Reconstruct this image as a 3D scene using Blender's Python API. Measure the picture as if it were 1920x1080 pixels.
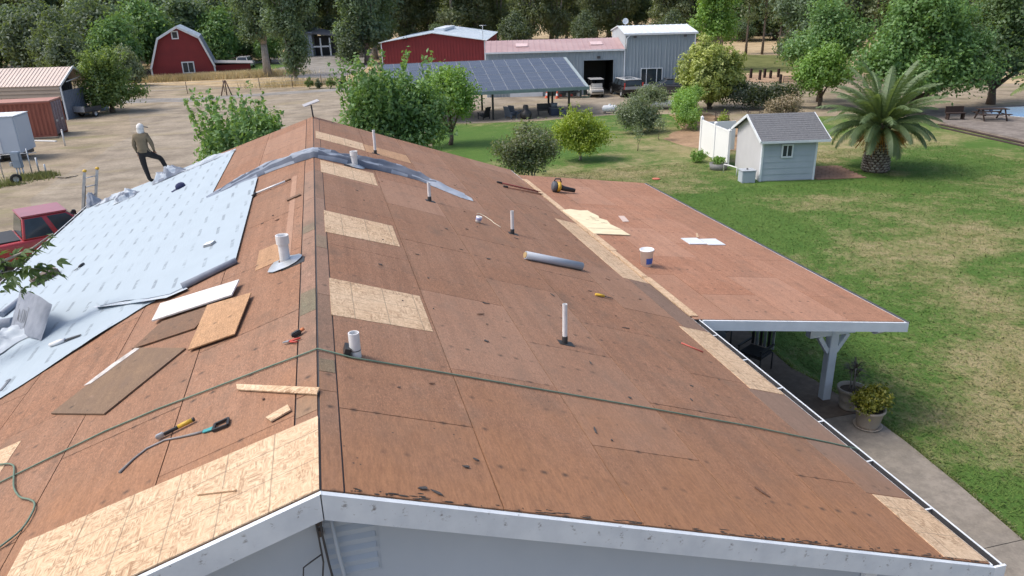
import bpy, bmesh, math, random
import numpy as np
from mathutils import Vector, Matrix, Euler, noise

for _o in list(bpy.data.objects):
    bpy.data.objects.remove(_o)
S = bpy.context.scene
COL = S.collection
rad = math.radians

# ------------------------------------------------------------------ camera
YAW, PITCH, ROLL = rad(13.587), rad(21.04), rad(1.545)
def camera_axes():
    f = Vector((math.sin(YAW) * math.cos(PITCH), math.cos(YAW) * math.cos(PITCH), -math.sin(PITCH)))
    r = Vector((math.cos(YAW), -math.sin(YAW), 0))
    d = f.cross(r)
    return r * math.cos(ROLL) + d * math.sin(ROLL), -r * math.sin(ROLL) + d * math.cos(ROLL), f
_r, _d, _f = camera_axes()
cd = bpy.data.cameras.new('camera')
cam = bpy.data.objects.new('camera', cd)
COL.objects.link(cam)
cam.matrix_world = Matrix(((_r.x, -_d.x, -_f.x, .312), (_r.y, -_d.y, -_f.y, 0), (_r.z, -_d.z, -_f.z, 8.25), (0, 0, 0, 1)))
cd.sensor_width = 36
cd.lens = 1398.5 / 1920 * 36
cd.clip_end = 3000
S.camera = cam

# ------------------------------------------------------------------ light
SUN_EL, SUN_AZ = rad(55), rad(-79)          # azimuth clockwise from +Y
W = bpy.data.worlds.new('World'); S.world = W; W.use_nodes = True
_nt = W.node_tree
_sky = _nt.nodes.new('ShaderNodeTexSky'); _sky.sky_type = 'NISHITA'; _sky.sun_disc = False
_sky.sun_elevation = SUN_EL; _sky.sun_rotation = SUN_AZ; _sky.dust_density = 4.0
_bg = _nt.nodes['Background']; _bg.inputs[1].default_value = 0.15
_nt.links.new(_sky.outputs[0], _bg.inputs[0])
_sl = bpy.data.lights.new('sun', 'SUN'); _sl.energy = 1.5; _sl.angle = rad(18); _sl.color = (1, .95, .88)
sun = bpy.data.objects.new('sun', _sl); COL.objects.link(sun)
_sd = Vector((math.sin(SUN_AZ) * math.cos(SUN_EL), math.cos(SUN_AZ) * math.cos(SUN_EL), math.sin(SUN_EL)))
sun.rotation_euler = _sd.to_track_quat('Z', 'Y').to_euler()
sun.location = _sd * 60
S.view_settings.view_transform = 'Standard'; S.view_settings.look = 'None'
S.view_settings.exposure = 0.55; S.view_settings.gamma = 1
S.render.resolution_x = 1024; S.render.resolution_y = 576

# ------------------------------------------------------------------ helpers
class MB:
    """collects shapes, links them as one mesh object"""
    def __init__(s): s.v = []; s.f = []; s.m = []; s.sm = []
    def add(s, vs, fs, m=0, smooth=False):
        b = len(s.v); s.v += [tuple(x) for x in vs]
        for f in fs: s.f.append(tuple(b + i for i in f)); s.m.append(m); s.sm.append(smooth)
        return s
    def hexa(s, p, m=0):      # 8 points: bottom 4 ccw, top 4 ccw
        return s.add(p, [(3, 2, 1, 0), (4, 5, 6, 7), (0, 1, 5, 4), (1, 2, 6, 5), (2, 3, 7, 6), (3, 0, 4, 7)], m)
    def box(s, x0, x1, y0, y1, z0, z1, m=0):
        return s.hexa([(x0, y0, z0), (x1, y0, z0), (x1, y1, z0), (x0, y1, z0), (x0, y0, z1), (x1, y0, z1), (x1, y1, z1), (x0, y1, z1)], m)
    def bbox(s, x0, x1, y0, y1, z0, z1, c=.01, m=0):      # box with chamfered edges
        bm = bmesh.new(); bmesh.ops.create_cube(bm, size=1)
        for v in bm.verts: v.co = ((x0 + x1) / 2 + v.co.x * (x1 - x0), (y0 + y1) / 2 + v.co.y * (y1 - y0), (z0 + z1) / 2 + v.co.z * (z1 - z0))
        bmesh.ops.bevel(bm, geom=bm.edges[:], offset=c, segments=2, affect='EDGES')
        bm.verts.index_update()
        s.add([v.co[:] for v in bm.verts], [[v.index for v in f.verts] for f in bm.faces], m); bm.free(); return s
    def quad(s, a, b, c, d, m=0): return s.add([a, b, c, d], [(0, 1, 2, 3)], m)
    def beam(s, a, b, w, h, m=0, up=(0, 0, 1)):      # bar from a to b, section w x h centred
        a = Vector(a); b = Vector(b); t = (b - a).normalized(); u = Vector(up)
        x = t.cross(u)
        if x.length < 1e-4: x = t.cross(Vector((1, 0, 0)))
        x.normalize(); u = x.cross(t).normalized(); x *= w / 2; u *= h / 2
        return s.hexa([a - x - u, a + x - u, b + x - u, b - x - u, a - x + u, a + x + u, b + x + u, b - x + u], m)
    def tube(s, pts, r, n=8, m=0, cap=True, smooth=True):
        pts = [Vector(p) for p in pts]; k = len(pts)
        rs = r if isinstance(r, (list, tuple)) else [r] * k
        vs = []; fs = []; ref = None
        for i, p in enumerate(pts):
            t = (pts[min(i + 1, k - 1)] - pts[max(i - 1, 0)])
            t = t.normalized() if t.length > 1e-9 else Vector((0, 0, 1))
            if ref is None: ref = Vector((1, 0, 0)) if abs(t.x) < .8 else Vector((0, 1, 0))
            x = (ref - t * ref.dot(t)).normalized(); y = t.cross(x); ref = x
            for j in range(n):
                a = 2 * math.pi * j / n
                vs.append(p + (x * math.cos(a) + y * math.sin(a)) * rs[i])
        for i in range(k - 1):
            for j in range(n):
                fs.append((i * n + j, i * n + (j + 1) % n, (i + 1) * n + (j + 1) % n, (i + 1) * n + j))
        s.add(vs, fs, m, smooth)
        if cap:
            b = len(s.v) - k * n
            s.f.append(tuple(b + j for j in reversed(range(n)))); s.m.append(m); s.sm.append(False)
            s.f.append(tuple(b + (k - 1) * n + j for j in range(n))); s.m.append(m); s.sm.append(False)
        return s
    def lathe(s, prof, n=16, c=(0, 0, 0), m=0, smooth=True):      # prof: (r, z)
        vs = []; fs = []
        for r, z in prof:
            for j in range(n):
                a = 2 * math.pi * j / n
                vs.append((c[0] + r * math.cos(a), c[1] + r * math.sin(a), c[2] + z))
        for i in range(len(prof) - 1):
            for j in range(n):
                fs.append((i * n + j, i * n + (j + 1) % n, (i + 1) * n + (j + 1) % n, (i + 1) * n + j))
        return s.add(vs, fs, m, smooth)
    def prism(s, poly, a, b, axis='z', m=0):      # 2D polygon extruded along an axis
        def P(p, t): return {'z': (p[0], p[1], t), 'y': (p[0], t, p[1]), 'x': (t, p[0], p[1])}[axis]
        n = len(poly)
        vs = [P(p, a) for p in poly] + [P(p, b) for p in poly]
        fs = [tuple(reversed(range(n))), tuple(range(n, 2 * n))] + [(i, (i + 1) % n, n + (i + 1) % n, n + i) for i in range(n)]
        return s.add(vs, fs, m)
    def blob(s, c, r, seed=0, amp=.15, fr=2.0, m=0, sub=2, squash=(1, 1, 1)):
        bm = bmesh.new(); bmesh.ops.create_icosphere(bm, subdivisions=sub, radius=1)
        o = Vector((seed * 3.7, seed * 1.3, seed * 9.1))
        vs = []
        for v in bm.verts:
            k = r * (1 + amp * noise.noise(v.co * fr + o))
            vs.append((c[0] + v.co.x * k * squash[0], c[1] + v.co.y * k * squash[1], c[2] + v.co.z * k * squash[2]))
        fs = [[v.index for v in f.verts] for f in bm.faces]; bm.free()
        return s.add(vs, fs, m, True)
    def mesh(s, name, mats):
        me = bpy.data.meshes.new(name)
        me.from_pydata(s.v, [], s.f)
        for mt in (mats if isinstance(mats, (list, tuple)) else [mats]): me.materials.append(mt)
        me.polygons.foreach_set('material_index', s.m)
        me.polygons.foreach_set('use_smooth', s.sm)
        bm = bmesh.new(); bm.from_mesh(me)
        bmesh.ops.recalc_face_normals(bm, faces=bm.faces); bm.to_mesh(me); bm.free()
        return me
    def build(s, name, mats, parent=None, world=False):
        if world and parent is not None:
            inv = world_of(parent).inverted()
            s.v = [tuple(inv @ Vector(p)) for p in s.v]
        return link(name, s.mesh(name, mats), parent)

def world_of(o):
    m = o.matrix_basis.copy()
    while o.parent is not None: o = o.parent; m = o.matrix_basis @ m
    return m
def link(name, me, parent=None):
    o = bpy.data.objects.new(name, me); COL.objects.link(o)
    if parent is not None: o.parent = parent
    return o
def tag(o, label, cat, group=None, kind=None):
    if label: o['label'] = label
    if cat: o['category'] = cat
    if group: o['group'] = group
    if kind: o['kind'] = kind
    return o
def thing(name, label, cat, loc=(0, 0, 0), rz=0, group=None, mat=None):
    o = bpy.data.objects.new(name, None); COL.objects.link(o)
    if mat is not None:
        l, q, _ = mat.decompose(); o.location = l; o.rotation_euler = q.to_euler(); o.matrix_world = Matrix.Translation(l) @ q.to_matrix().to_4x4()
    else:
        o.location = loc; o.rotation_euler = (0, 0, rz); o.matrix_world = Matrix.Translation(loc) @ Matrix.Rotation(rz, 4, 'Z')
    o.empty_display_size = .2
    return tag(o, label, cat, group)
def structure(o): o['kind'] = 'structure'; return o
def copy_tree(o, parent=None, loc=None, rz=None, label=None, scale=None):
    c = o.copy(); COL.objects.link(c); c.parent = parent
    if loc is not None: c.location = loc
    if rz is not None: c.rotation_euler = (0, 0, rz)
    if scale is not None: c.scale = scale
    if label: c['label'] = label
    for ch in list(o.children): copy_tree(ch, c)
    return c

# ------------------------------------------------------------------ materials
class N:
    def __init__(s, name):
        s.mat = bpy.data.materials.new(name); s.mat.use_nodes = True
        s.t = s.mat.node_tree; s.p = s.t.nodes['Principled BSDF']; s.out = s.t.nodes['Material Output']
    def n(s, ty, **k):
        x = s.t.nodes.new(ty)
        for a, b in k.items():
            if a.startswith('i_'): x.inputs[int(a[2:])].default_value = b
            else: setattr(x, a, b)
        return x
    def l(s, a, b): s.t.links.new(a, b)
    def pos(s): return s.n('ShaderNodeNewGeometry').outputs['Position']
    def obj(s): return s.n('ShaderNodeTexCoord').outputs['Object']
    def map(s, v, scale=(1, 1, 1), rot=(0, 0, 0), loc=(0, 0, 0)):
        x = s.n('ShaderNodeMapping'); x.inputs['Scale'].default_value = scale; x.inputs['Rotation'].default_value = rot; x.inputs['Location'].default_value = loc
        s.l(v, x.inputs[0]); return x.outputs[0]
    def noise(s, v, scale, detail=4, rough=.55, dist=0):
        x = s.n('ShaderNodeTexNoise'); x.inputs['Scale'].default_value = scale; x.inputs['Detail'].default_value = detail
        x.inputs['Roughness'].default_value = rough; x.inputs['Distortion'].default_value = dist
        if v is not None: s.l(v, x.inputs['Vector'])
        return x.outputs[0]
    def voro(s, v, scale, feature='F1', out=0):
        x = s.n('ShaderNodeTexVoronoi', feature=feature); x.inputs['Scale'].default_value = scale; s.l(v, x.inputs['Vector']); return x.outputs[out]
    def ramp(s, v, a, b, va=0.0, vb=1.0):
        x = s.n('ShaderNodeMapRange'); x.inputs[1].default_value = a; x.inputs[2].default_value = b; x.inputs[3].default_value = va; x.inputs[4].default_value = vb
        x.clamp = True; s.l(v, x.inputs[0]); return x.outputs[0]
    def mix(s, fac, a, b):
        x = s.n('ShaderNodeMix', data_type='RGBA')
        if isinstance(fac, (int, float)): x.inputs[0].default_value = fac
        else: s.l(fac, x.inputs[0])
        for i, c in ((6, a), (7, b)):
            if isinstance(c, (tuple, list)): x.inputs[i].default_value = (*c[:3], 1)
            else: s.l(c, x.inputs[i])
        return x.outputs[2]
    def math(s, op, a, b=None, c=None):
        x = s.n('ShaderNodeMath', operation=op)
        for i, q in enumerate((a, b, c)):
            if q is None: continue
            if isinstance(q, (int, float)): x.inputs[i].default_value = q
            else: s.l(q, x.inputs[i])
        return x.outputs[0]
    def sep(s, v): x = s.n('ShaderNodeSeparateXYZ'); s.l(v, x.inputs[0]); return x.outputs
    def rnd(s): return s.n('ShaderNodeObjectInfo').outputs['Random']
    def isl(s): return s.n('ShaderNodeNewGeometry').outputs['Random Per Island']
    def fin(s, col, rough=.8, bump=None, bs=.3, bd=.02, metal=0, spec=None):
        if isinstance(col, (tuple, list)): s.p.inputs['Base Color'].default_value = (*col[:3], 1)
        else: s.l(col, s.p.inputs['Base Color'])
        if isinstance(rough, (int, float)): s.p.inputs['Roughness'].default_value = rough
        else: s.l(rough, s.p.inputs['Roughness'])
        s.p.inputs['Metallic'].default_value = metal
        if spec is not None: s.p.inputs['Specular IOR Level'].default_value = spec
        if bump is not None:
            x = s.n('ShaderNodeBump'); x.inputs['Strength'].default_value = bs; x.inputs['Distance'].default_value = bd
            s.l(bump, x.inputs['Height']); s.l(x.outputs[0], s.p.inputs['Normal'])
        return s.mat
    def ell(s, xyz, cx, cy, rx, ry, soft=.5):      # 1 inside an ellipse on the ground
        a = s.math('DIVIDE', s.math('SUBTRACT', xyz[0], cx), rx); b = s.math('DIVIDE', s.math('SUBTRACT', xyz[1], cy), ry)
        d = s.math('SQRT', s.math('ADD', s.math('MULTIPLY', a, a), s.math('MULTIPLY', b, b)))
        return s.ramp(d, 1 + soft, 1 - soft)

def plain(name, c, c2=None, scale=4, rough=.7, bump=0, metal=0, stretch=(1, 1, 1), detail=4, var=.0, world=False, bd=.01):
    k = N(name); v = k.map(k.pos() if world else k.obj(), stretch)
    c2 = c2 or tuple(x * .8 for x in c)
    nz = k.noise(v, scale, detail)
    col = k.mix(k.ramp(nz, .3, .7), c, c2)
    if var: col = k.mix(k.math('MULTIPLY', k.rnd(), var), col, tuple(x * .5 for x in c))
    return k.fin(col, rough, nz if bump else None, bump, bd, metal)
def leafmat(name, a, b, trans=.5, rough=.6):
    k = N(name)
    col = k.mix(k.isl(), a, b)
    col = k.mix(k.math('MULTIPLY', k.rnd(), .35), col, tuple(x * .6 for x in a))
    big = k.noise(k.obj(), .45, 2)
    col = k.mix(k.ramp(big, .35, .65, 0, .45), col, tuple(min(1, x * 1.5) for x in b))
    df = k.n('ShaderNodeBsdfDiffuse'); tr = k.n('ShaderNodeBsdfTranslucent'); mx = k.n('ShaderNodeMixShader'); gl = k.n('ShaderNodeBsdfGlossy'); m2 = k.n('ShaderNodeMixShader')
    k.l(col, df.inputs[0]); k.l(k.mix(.5, col, (.25, .32, .04)), tr.inputs[0]); gl.inputs['Roughness'].default_value = rough; gl.inputs[0].default_value = (.9, .95, 1, 1)
    mx.inputs[0].default_value = trans; k.l(df.outputs[0], mx.inputs[1]); k.l(tr.outputs[0], mx.inputs[2])
    m2.inputs[0].default_value = .05; k.l(mx.outputs[0], m2.inputs[1]); k.l(gl.outputs[0], m2.inputs[2])
    k.l(m2.outputs[0], k.out.inputs[0])
    return k.mat

def plywood_mat(name, c1, c2, c3, dirt=.5):
    k = N(name); p = k.pos()
    gr = k.noise(k.map(p, (11, 1.6, 11)), 3, 7, .72)
    fine = k.noise(k.map(p, (40, 5, 40)), 3, 4, .7)
    big = k.noise(p, .55, 5, .65)
    mid = k.noise(k.map(p, (1, .5, 1)), 2.6, 5, .65)
    col = k.mix(k.ramp(gr, .32, .68, 0, .85), c1, c2)
    mot = k.noise(k.map(p, (1, .6, 1)), 7, 6, .75); col = k.mix(k.ramp(mot, .40, .60, 0, .7), col, tuple(x * .58 for x in c1)); col = k.mix(k.ramp(k.noise(k.map(p, (1, .5, 1), loc=(5, 5, 5)), 11, 5, .75), .52, .70, 0, .55), col, tuple(min(1, x * 1.28) for x in c1))
    col = k.mix(k.ramp(big, .38, .66, 0, .7), col, c3)
    pl = k.noise(k.map(p, (4.5, .12, 4.5)), 2, 4, .6); col = k.mix(k.ramp(pl, .45, .62, 0, .35), col, tuple(x * .62 for x in c2))
    col = k.mix(k.math('MULTIPLY', k.ramp(fine, .40, .72), .55), col, tuple(x * .45 for x in c2))
    spk = k.noise(k.map(p, (3, 1, 3)), 34, 3, .75); col = k.mix(k.ramp(spk, .5, .66, 0, .55), col, tuple(min(1, x * 1.5) for x in c1)); col = k.mix(k.ramp(k.noise(k.map(p, (2, .7, 2), loc=(1, 7, 3)), 26, 4, .75), .5, .66, 0, .6), col, tuple(x * .5 for x in c2))
    col = k.mix(k.math('MULTIPLY', k.ramp(mid, .52, .75), dirt), col, (.10, .075, .055))
    col = k.mix(k.ramp(k.rnd(), 0, 1, 0, .30), col, (.22, .125, .075)); col = k.mix(k.ramp(k.math('FRACT', k.math('MULTIPLY', k.rnd(), 7.3)), .5, 1, 0, .16), col, (.52, .34, .25))
    # pale scuffs left by the torn felt
    sc = k.ramp(k.noise(k.map(p, (5, 2, 5), (0, 0, .5)), 2.2, 7, .75), .60, .72)
    col = k.mix(k.math('MULTIPLY', sc, .34), col, (.50, .34, .25))
    fr = k.math('MULTIPLY', k.ramp(k.math('ADD', k.sep(p)[1], k.ramp(k.noise(p, 1.2, 4), .3, .7, -.9, .9)), 7.0, 4.6), .6); col = k.mix(fr, col, k.mix(k.ramp(gr, .35, .65), (.40, .19, .085), (.24, .11, .05)))
    # rows of nail heads with rust halo, along each rafter
    xyz = k.sep(p)
    fy = k.math('ABSOLUTE', k.math('SUBTRACT', k.math('FRACT', k.math('DIVIDE', xyz[1], .61)), .5))
    fx = k.math('ABSOLUTE', k.math('SUBTRACT', k.math('FRACT', k.math('DIVIDE', xyz[0], .19)), .5))
    d = k.math('SQRT', k.math('ADD', k.math('POWER', k.math('MULTIPLY', fy, .61), 2), k.math('POWER', k.math('MULTIPLY', fx, .19), 2)))
    nail = k.math('MULTIPLY', k.ramp(d, .042, .008), k.ramp(k.noise(p, 2.1, 3), .44, .62))
    col = k.mix(k.math('MULTIPLY', nail, .8), col, (.04, .03, .025))
    # black tar crumbs
    vd = k.voro(p, 7.0)
    crumb = k.math('MULTIPLY', k.ramp(vd, .085, .05), k.ramp(k.noise(p, 1.3, 3), .5, .58))
    col = k.mix(k.math('MULTIPLY', crumb, .85), col, (.035, .03, .03))
    return k.fin(col, .85, gr, .25, .006)
def osb_mat(name, line=True):
    k = N(name); p = k.pos()
    w = k.noise(p, 2.2, 2); rot = k.voro(p, 6.5, out=1)
    a = k.noise(k.map(p, (17, 3.2, 14), (0, 0, .6)), 2.2, 3, .6, 1.4)
    b = k.noise(k.map(p, (3.2, 17, 14), (0, 0, -.5)), 2.2, 3, .6, 1.4)
    fl = k.mix(k.ramp(k.noise(p, 9, 2), .45, .55), a, b)
    st = k.ramp(fl, .38, .60)
    col = k.mix(st, (.27, .155, .08), (.66, .49, .32))
    col = k.mix(k.math('MULTIPLY', k.sep(rot)[0], .5), col, (.62, .43, .27))
    col = k.mix(k.ramp(k.noise(p, 1.2, 3), .4, .7, 0, .3), col, (.72, .57, .41))
    col = k.mix(k.ramp(k.voro(p, 11), .07, .03, 0, .6), col, (.14, .075, .04))
    if line:
        xyz = k.sep(p)
        for i, sp, off in ((1, .406, .1), (0, .384, .17)):
            f = k.math('ABSOLUTE', k.math('SUBTRACT', k.math('FRACT', k.math('DIVIDE', k.math('ADD', xyz[i], off), sp)), .5))
            col = k.mix(k.math('MULTIPLY', k.ramp(f, .018, .008), .55), col, (.12, .10, .07))
    return k.fin(col, .8, fl, .3, .004)
def underlay_mat(name, base, mark):
    k = N(name); p = k.pos(); x = k.sep(p)
    row = k.math('FLOOR', k.math('DIVIDE', x[0], .39))
    off = k.math('MULTIPLY', k.math('FRACT', k.math('MULTIPLY', row, .5)), .92)
    fy = k.math('SUBTRACT', k.math('FRACT', k.math('DIVIDE', k.math('ADD', x[1], off), .92)), .5)
    fx = k.math('SUBTRACT', k.math('FRACT', k.math('DIVIDE', x[0], .39)), .5)
    inx = k.ramp(k.math('ABSOLUTE', k.math('ADD', fx, k.math('MULTIPLY', fy, .12))), .085, .06)
    iny = k.ramp(k.math('ABSOLUTE', fy), .27, .25)
    let = k.math('MULTIPLY', k.ramp(k.noise(k.map(p, (13, 7, 1)), 1, 3, .6), .36, .52), k.ramp(k.noise(p, 1.1, 3), .3, .6, .35, 1))
    mk = k.math('MULTIPLY', k.math('MULTIPLY', inx, iny), let)
    soft = k.noise(p, 1.6, 4); wr = k.noise(k.map(p, (3, .8, 1)), 2.0, 5, .65)
    col = k.mix(k.ramp(soft, .3, .7, 0, .25), base, tuple(q * .8 for q in base))
    col = k.mix(k.math('MULTIPLY', mk, .68), col, mark)
    dots = k.ramp(k.voro(p, 2.6), .06, .035)
    col = k.mix(k.math('MULTIPLY', dots, .35), col, (.35, .38, .42))
    return k.fin(col, .7, wr, .5, .02)
def lawn_mat(blades=False):
    k = N('lawn_blades' if blades else 'lawn'); p = k.pos(); x = k.sep(p)
    n1 = k.noise(p, .16, 5, .6); n2 = k.noise(p, .8, 5, .65); n3 = k.noise(k.map(p, (1, .45, 1)), 14, 4, .7); n4 = k.noise(p, 45, 3, .7)
    green = k.mix(k.ramp(n2, .3, .7), (.085, .185, .034), (.135, .225, .050))
    green = k.mix(k.ramp(n3, .35, .75, 0, .5), green, (.055, .115, .026))
    dry = k.mix(k.ramp(n3, .3, .7), (.36, .30, .145), (.25, .225, .095))
    dry = k.mix(k.ramp(n2, .35, .65, 0, .6), dry, (.47, .385, .235))
    m = k.math('ADD', k.ramp(n1, .36, .64, -.28, .42), k.ramp(n2, .36, .64, -.26, .26))
    for cx, cy, rx, ry, w in ((20.5, 42, 4.5, 4.5, .9), (14.5, 34.5, 5.5, 2.6, .7), (14, 30.5, 3.5, 1.4, .35), (9, 38, 3.0, 4.0, .6), (14.5, 10.5, 3.2, 4.2, .52), (17.5, 14.5, 4, 5, .42), (20.5, 20.5, 5, 2.2, .45), (28, 26, 7, 2.5, .35), (13.2, 22, 2.2, 5, .42), (25.5, 34.5, 4, 1.5, .5), (31, 38, 9, 2.2, .6), (19.3, 26.8, 3.4, 1.0, .45), (27.3, 30.2, 2.2, .9, .5), (18, 9, 3, 4, .3), (32, 28, 4, 1, .3)):
        m = k.math('ADD', m, k.math('MULTIPLY', k.ell(x, cx, cy, rx, ry, .55), w))
    for cx, cy, rx, ry, w in ((13.5, 44, 7, 6, .55), (24, 27.5, 7, 2.6, .45), (15.5, 26, 2.0, 4.5, .5), (13.5, 15.5, 2.3, 3.5, .55), (12, 33.0, 4, .9, .5), (31, 33, 6, 2.5, .3), (11.3, 8.5, .8, 2.5, .5), (23, 17, 3, 3, .4), (20, 30, 2.5, 1.6, .4)):
        m = k.math('SUBTRACT', m, k.math('MULTIPLY', k.ell(x, cx, cy, rx, ry, .5), w))
    m = k.math('ADD', m, k.ramp(n3, .3, .7, -.34, .34)); m = k.math('ADD', m, k.ramp(k.noise(p, 3.5, 4, .7), .3, .7, -.28, .28))
    col = k.mix(k.ramp(m, .02, .85), green, dry)
    col = k.mix(k.ramp(n4, .3, .72, 0, .5), col, (.05, .078, .022)); col = k.mix(k.ramp(k.noise(k.map(p, (1, .6, 1)), 5, 5, .75), .5, .68, 0, .4), col, (.05, .10, .022))
    if blades: col = k.mix(k.ramp(k.isl(), 0, 1, 0, .55), col, k.mix(k.isl(), (.30, .32, .11), (.07, .14, .03)))
    bmp = k.math('ADD', k.math('MULTIPLY', n3, .6), n4)
    return k.fin(col, .9, bmp, .6, .05, spec=.15)
def dirt_mat(name, cs, green=.5, sc=1.0):
    k = N(name); p = k.pos()
    a = k.noise(k.map(p, (.7, 1, 1)), .09 * sc, 6, .6); b = k.noise(p, .5 * sc, 6, .65); c = k.noise(p, 6, 5, .7); d = k.noise(p, 30, 3, .7)
    col = k.mix(k.ramp(a, .38, .62), cs[0], cs[1])
    col = k.mix(k.ramp(b, .40, .62), col, tuple(q * .70 for q in cs[2]))
    col = k.mix(k.ramp(k.noise(k.map(p, (.5, 1.6, 1), loc=(3, 9, 0)), .22 * sc, 6, .7), .52, .66, 0, .5), col, tuple(min(1, q * 1.22) for q in cs[1]))
    col = k.mix(k.math('MULTIPLY', k.ramp(k.noise(k.map(p, (.35, 1, 1), loc=(7, 3, 0)), .35 * sc, 5, .65), .53, .66), green), col, cs[3])
    col = k.mix(k.ramp(c, .38, .72, 0, .6), col, tuple(q * .5 for q in cs[0]))
    col = k.mix(k.ramp(d, .5, .75, 0, .35), col, tuple(min(1, q * 1.3) for q in cs[1]))
    return k.fin(col, .95, c, .35, .03, spec=.1)

PLY = plywood_mat('weathered_plywood', (.375, .190, .108), (.215, .100, .052), (.315, .188, .125))
PLY2 = plywood_mat('patio_plywood', (.47, .225, .132), (.32, .145, .08), (.45, .25, .165), .4)
PLYD = plywood_mat('dark_plywood', (.215, .125, .075), (.15, .085, .05), (.19, .115, .075), .8)
PLYF = plywood_mat('ridge_plywood', (.33, .19, .13), (.25, .145, .095), (.20, .15, .11), .9)
PLYG = plywood_mat('green_stained_plywood', (.25, .19, .125), (.18, .15, .095), (.145, .16, .105), .8)
PLYN = plywood_mat('new_plywood', (.52, .31, .165), (.44, .245, .12), (.50, .30, .17), .12)
OSB = osb_mat('osb')
CHIP = osb_mat('osb_plain', False)
UND = underlay_mat('underlayment', (.365, .44, .50), (.14, .17, .20))
UNDG = plain('underlayment_back', (.25, .28, .335), (.175, .20, .25), 6, .9, .3)
UNDW = plain('underlayment_crumpled', (.50, .555, .61), (.36, .41, .47), 5, .9, .3)
WHITE = plain('white_paint', (.72, .76, .80), (.62, .66, .70), 3, .6)
def fascia_mat():
    k = N('fascia_paint'); p = k.pos()
    n = k.noise(k.map(p, (2, 2, 2)), 2, 5, .6)
    col = k.mix(k.ramp(n, .35, .7), (.68, .73, .77), (.56, .61, .66))
    ch = k.math('MULTIPLY', k.ramp(k.noise(k.map(p, (5, 5, 8)), 3.5, 6, .75), .63, .67), k.ramp(k.noise(p, 1.4, 2), .46, .55))
    col = k.mix(k.math('MULTIPLY', ch, .8), col, (.16, .13, .11))
    xx = k.sep(p); fx = k.math('ABSOLUTE', k.math('SUBTRACT', k.math('FRACT', k.math('ADD', k.math('DIVIDE', xx[0], .24), k.ramp(k.noise(p, 2.0, 2), .3, .7, -.25, .25))), .5))
    sm = k.math('MULTIPLY', k.ramp(fx, .10, .03), k.ramp(k.noise(k.map(p, (14, 14, 22)), 2, 5, .7), .50, .58)); rel = k.math('ABSOLUTE', k.math('ADD', k.math('SUBTRACT', k.math('ADD', xx[2], k.math('MULTIPLY', k.math('ABSOLUTE', xx[0]), .34467)), 5.09), .075)); sm = k.math('MULTIPLY', sm, k.ramp(rel, .05, .02)); col = k.mix(k.math('MULTIPLY', sm, .7), col, (.14, .12, .11))
    return k.fin(col, .6, n, .2, .005)
FASC = fascia_mat()
WALLG = plain('grey_blue_wall', (.47, .53, .60), (.42, .48, .55), 1.2, .8, .15)
BLACK = plain('black_plastic', (.018, .018, .02), (.03, .03, .032), 8, .5)
DARK = plain('dark_metal', (.05, .05, .055), (.07, .07, .075), 6, .6)  # general near-black grey, the base colour of many dark parts
PVC = plain('pvc', (.76, .77, .78), (.62, .62, .62), 6, .45)
GALV = plain('galvanised', (.55, .58, .61), (.38, .41, .44), 7, .4, metal=.55)
STEEL = plain('steel', (.5, .52, .54), (.4, .42, .44), 7, .35, metal=.8)
CONC = dirt_mat('concrete', [(.30, .265, .225), (.27, .24, .20), (.33, .295, .25), (.22, .19, .15)], .4, 3)
BARK = plain('bark', (.16, .12, .09), (.09, .065, .05), 6, .95, .6, stretch=(4, 4, 1))
BARKL = plain('pale_bark', (.36, .33, .29), (.22, .19, .16), 3, .9, .5, stretch=(3, 3, 1))
GLASS = plain('dark_glass', (.025, .035, .045), (.04, .055, .07), 2, .08)
RUBBER = plain('rubber', (.02, .02, .02), (.035, .033, .03), 6, .85)
YEL = plain('yellow_grip', (.65, .42, .04), (.5, .3, .03), 6, .5)
REDP = plain('red_plastic', (.55, .06, .04), (.42, .05, .04), 6, .5)
BLUE = plain('blue_print', (.05, .14, .5), (.04, .1, .4), 5, .5)
# ------------------------------------------------------------------ ground
def sheet(name, poly, z, mat, label=None, cat=None, kind='structure'):
    o = MB().add([(x, y, z) for x, y in poly], [tuple(range(len(poly)))]).build(name, mat)
    o['kind'] = kind
    return o
def wobble(poly, step=1.2, amp=.25, seed=0):
    out = []
    n = len(poly)
    for i in range(n):
        a = Vector(poly[i]); b = Vector(poly[(i + 1) % n]); k = max(1, int((b - a).length / step))
        nn = Vector((-(b - a).y, (b - a).x)).normalized()
        for j in range(k):
            q = a.lerp(b, j / k)
            out.append(tuple(q + nn * amp * noise.noise((q.x * .7 + seed, q.y * .7, seed * 2.1))))
    return out
DIRT = dirt_mat('dry_ground', [(.335, .275, .20), (.40, .335, .25), (.30, .25, .185), (.215, .205, .10)], .75)
GRAV = dirt_mat('gravel', [(.335, .285, .225), (.385, .335, .265), (.30, .255, .20), (.30, .25, .14)], .6)
FIELD = dirt_mat('dry_field', [(.50, .385, .235), (.56, .44, .28), (.44, .33, .20), (.38, .31, .17)], .4)
ROADM = dirt_mat('grey_road', [(.30, .29, .275), (.33, .315, .295), (.28, .265, .245), (.27, .24, .2)], .3)
LAWN = lawn_mat()
R = 1600
sheet('ground', [(-R, -R), (R, -R), (R, R), (-R, R)], 0, DIRT)
sheet('dry_field', wobble([(-150, 128), (-60, 112), (-22, 101), (-4, 88), (4.5, 86.5), (5.5, 96), (9, 118), (40, 112), (44, 74), (60, 58), (150, 40), (900, 60), (900, 1300), (-600, 1300)], 4, 1.2, 3), .004, FIELD)
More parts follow.
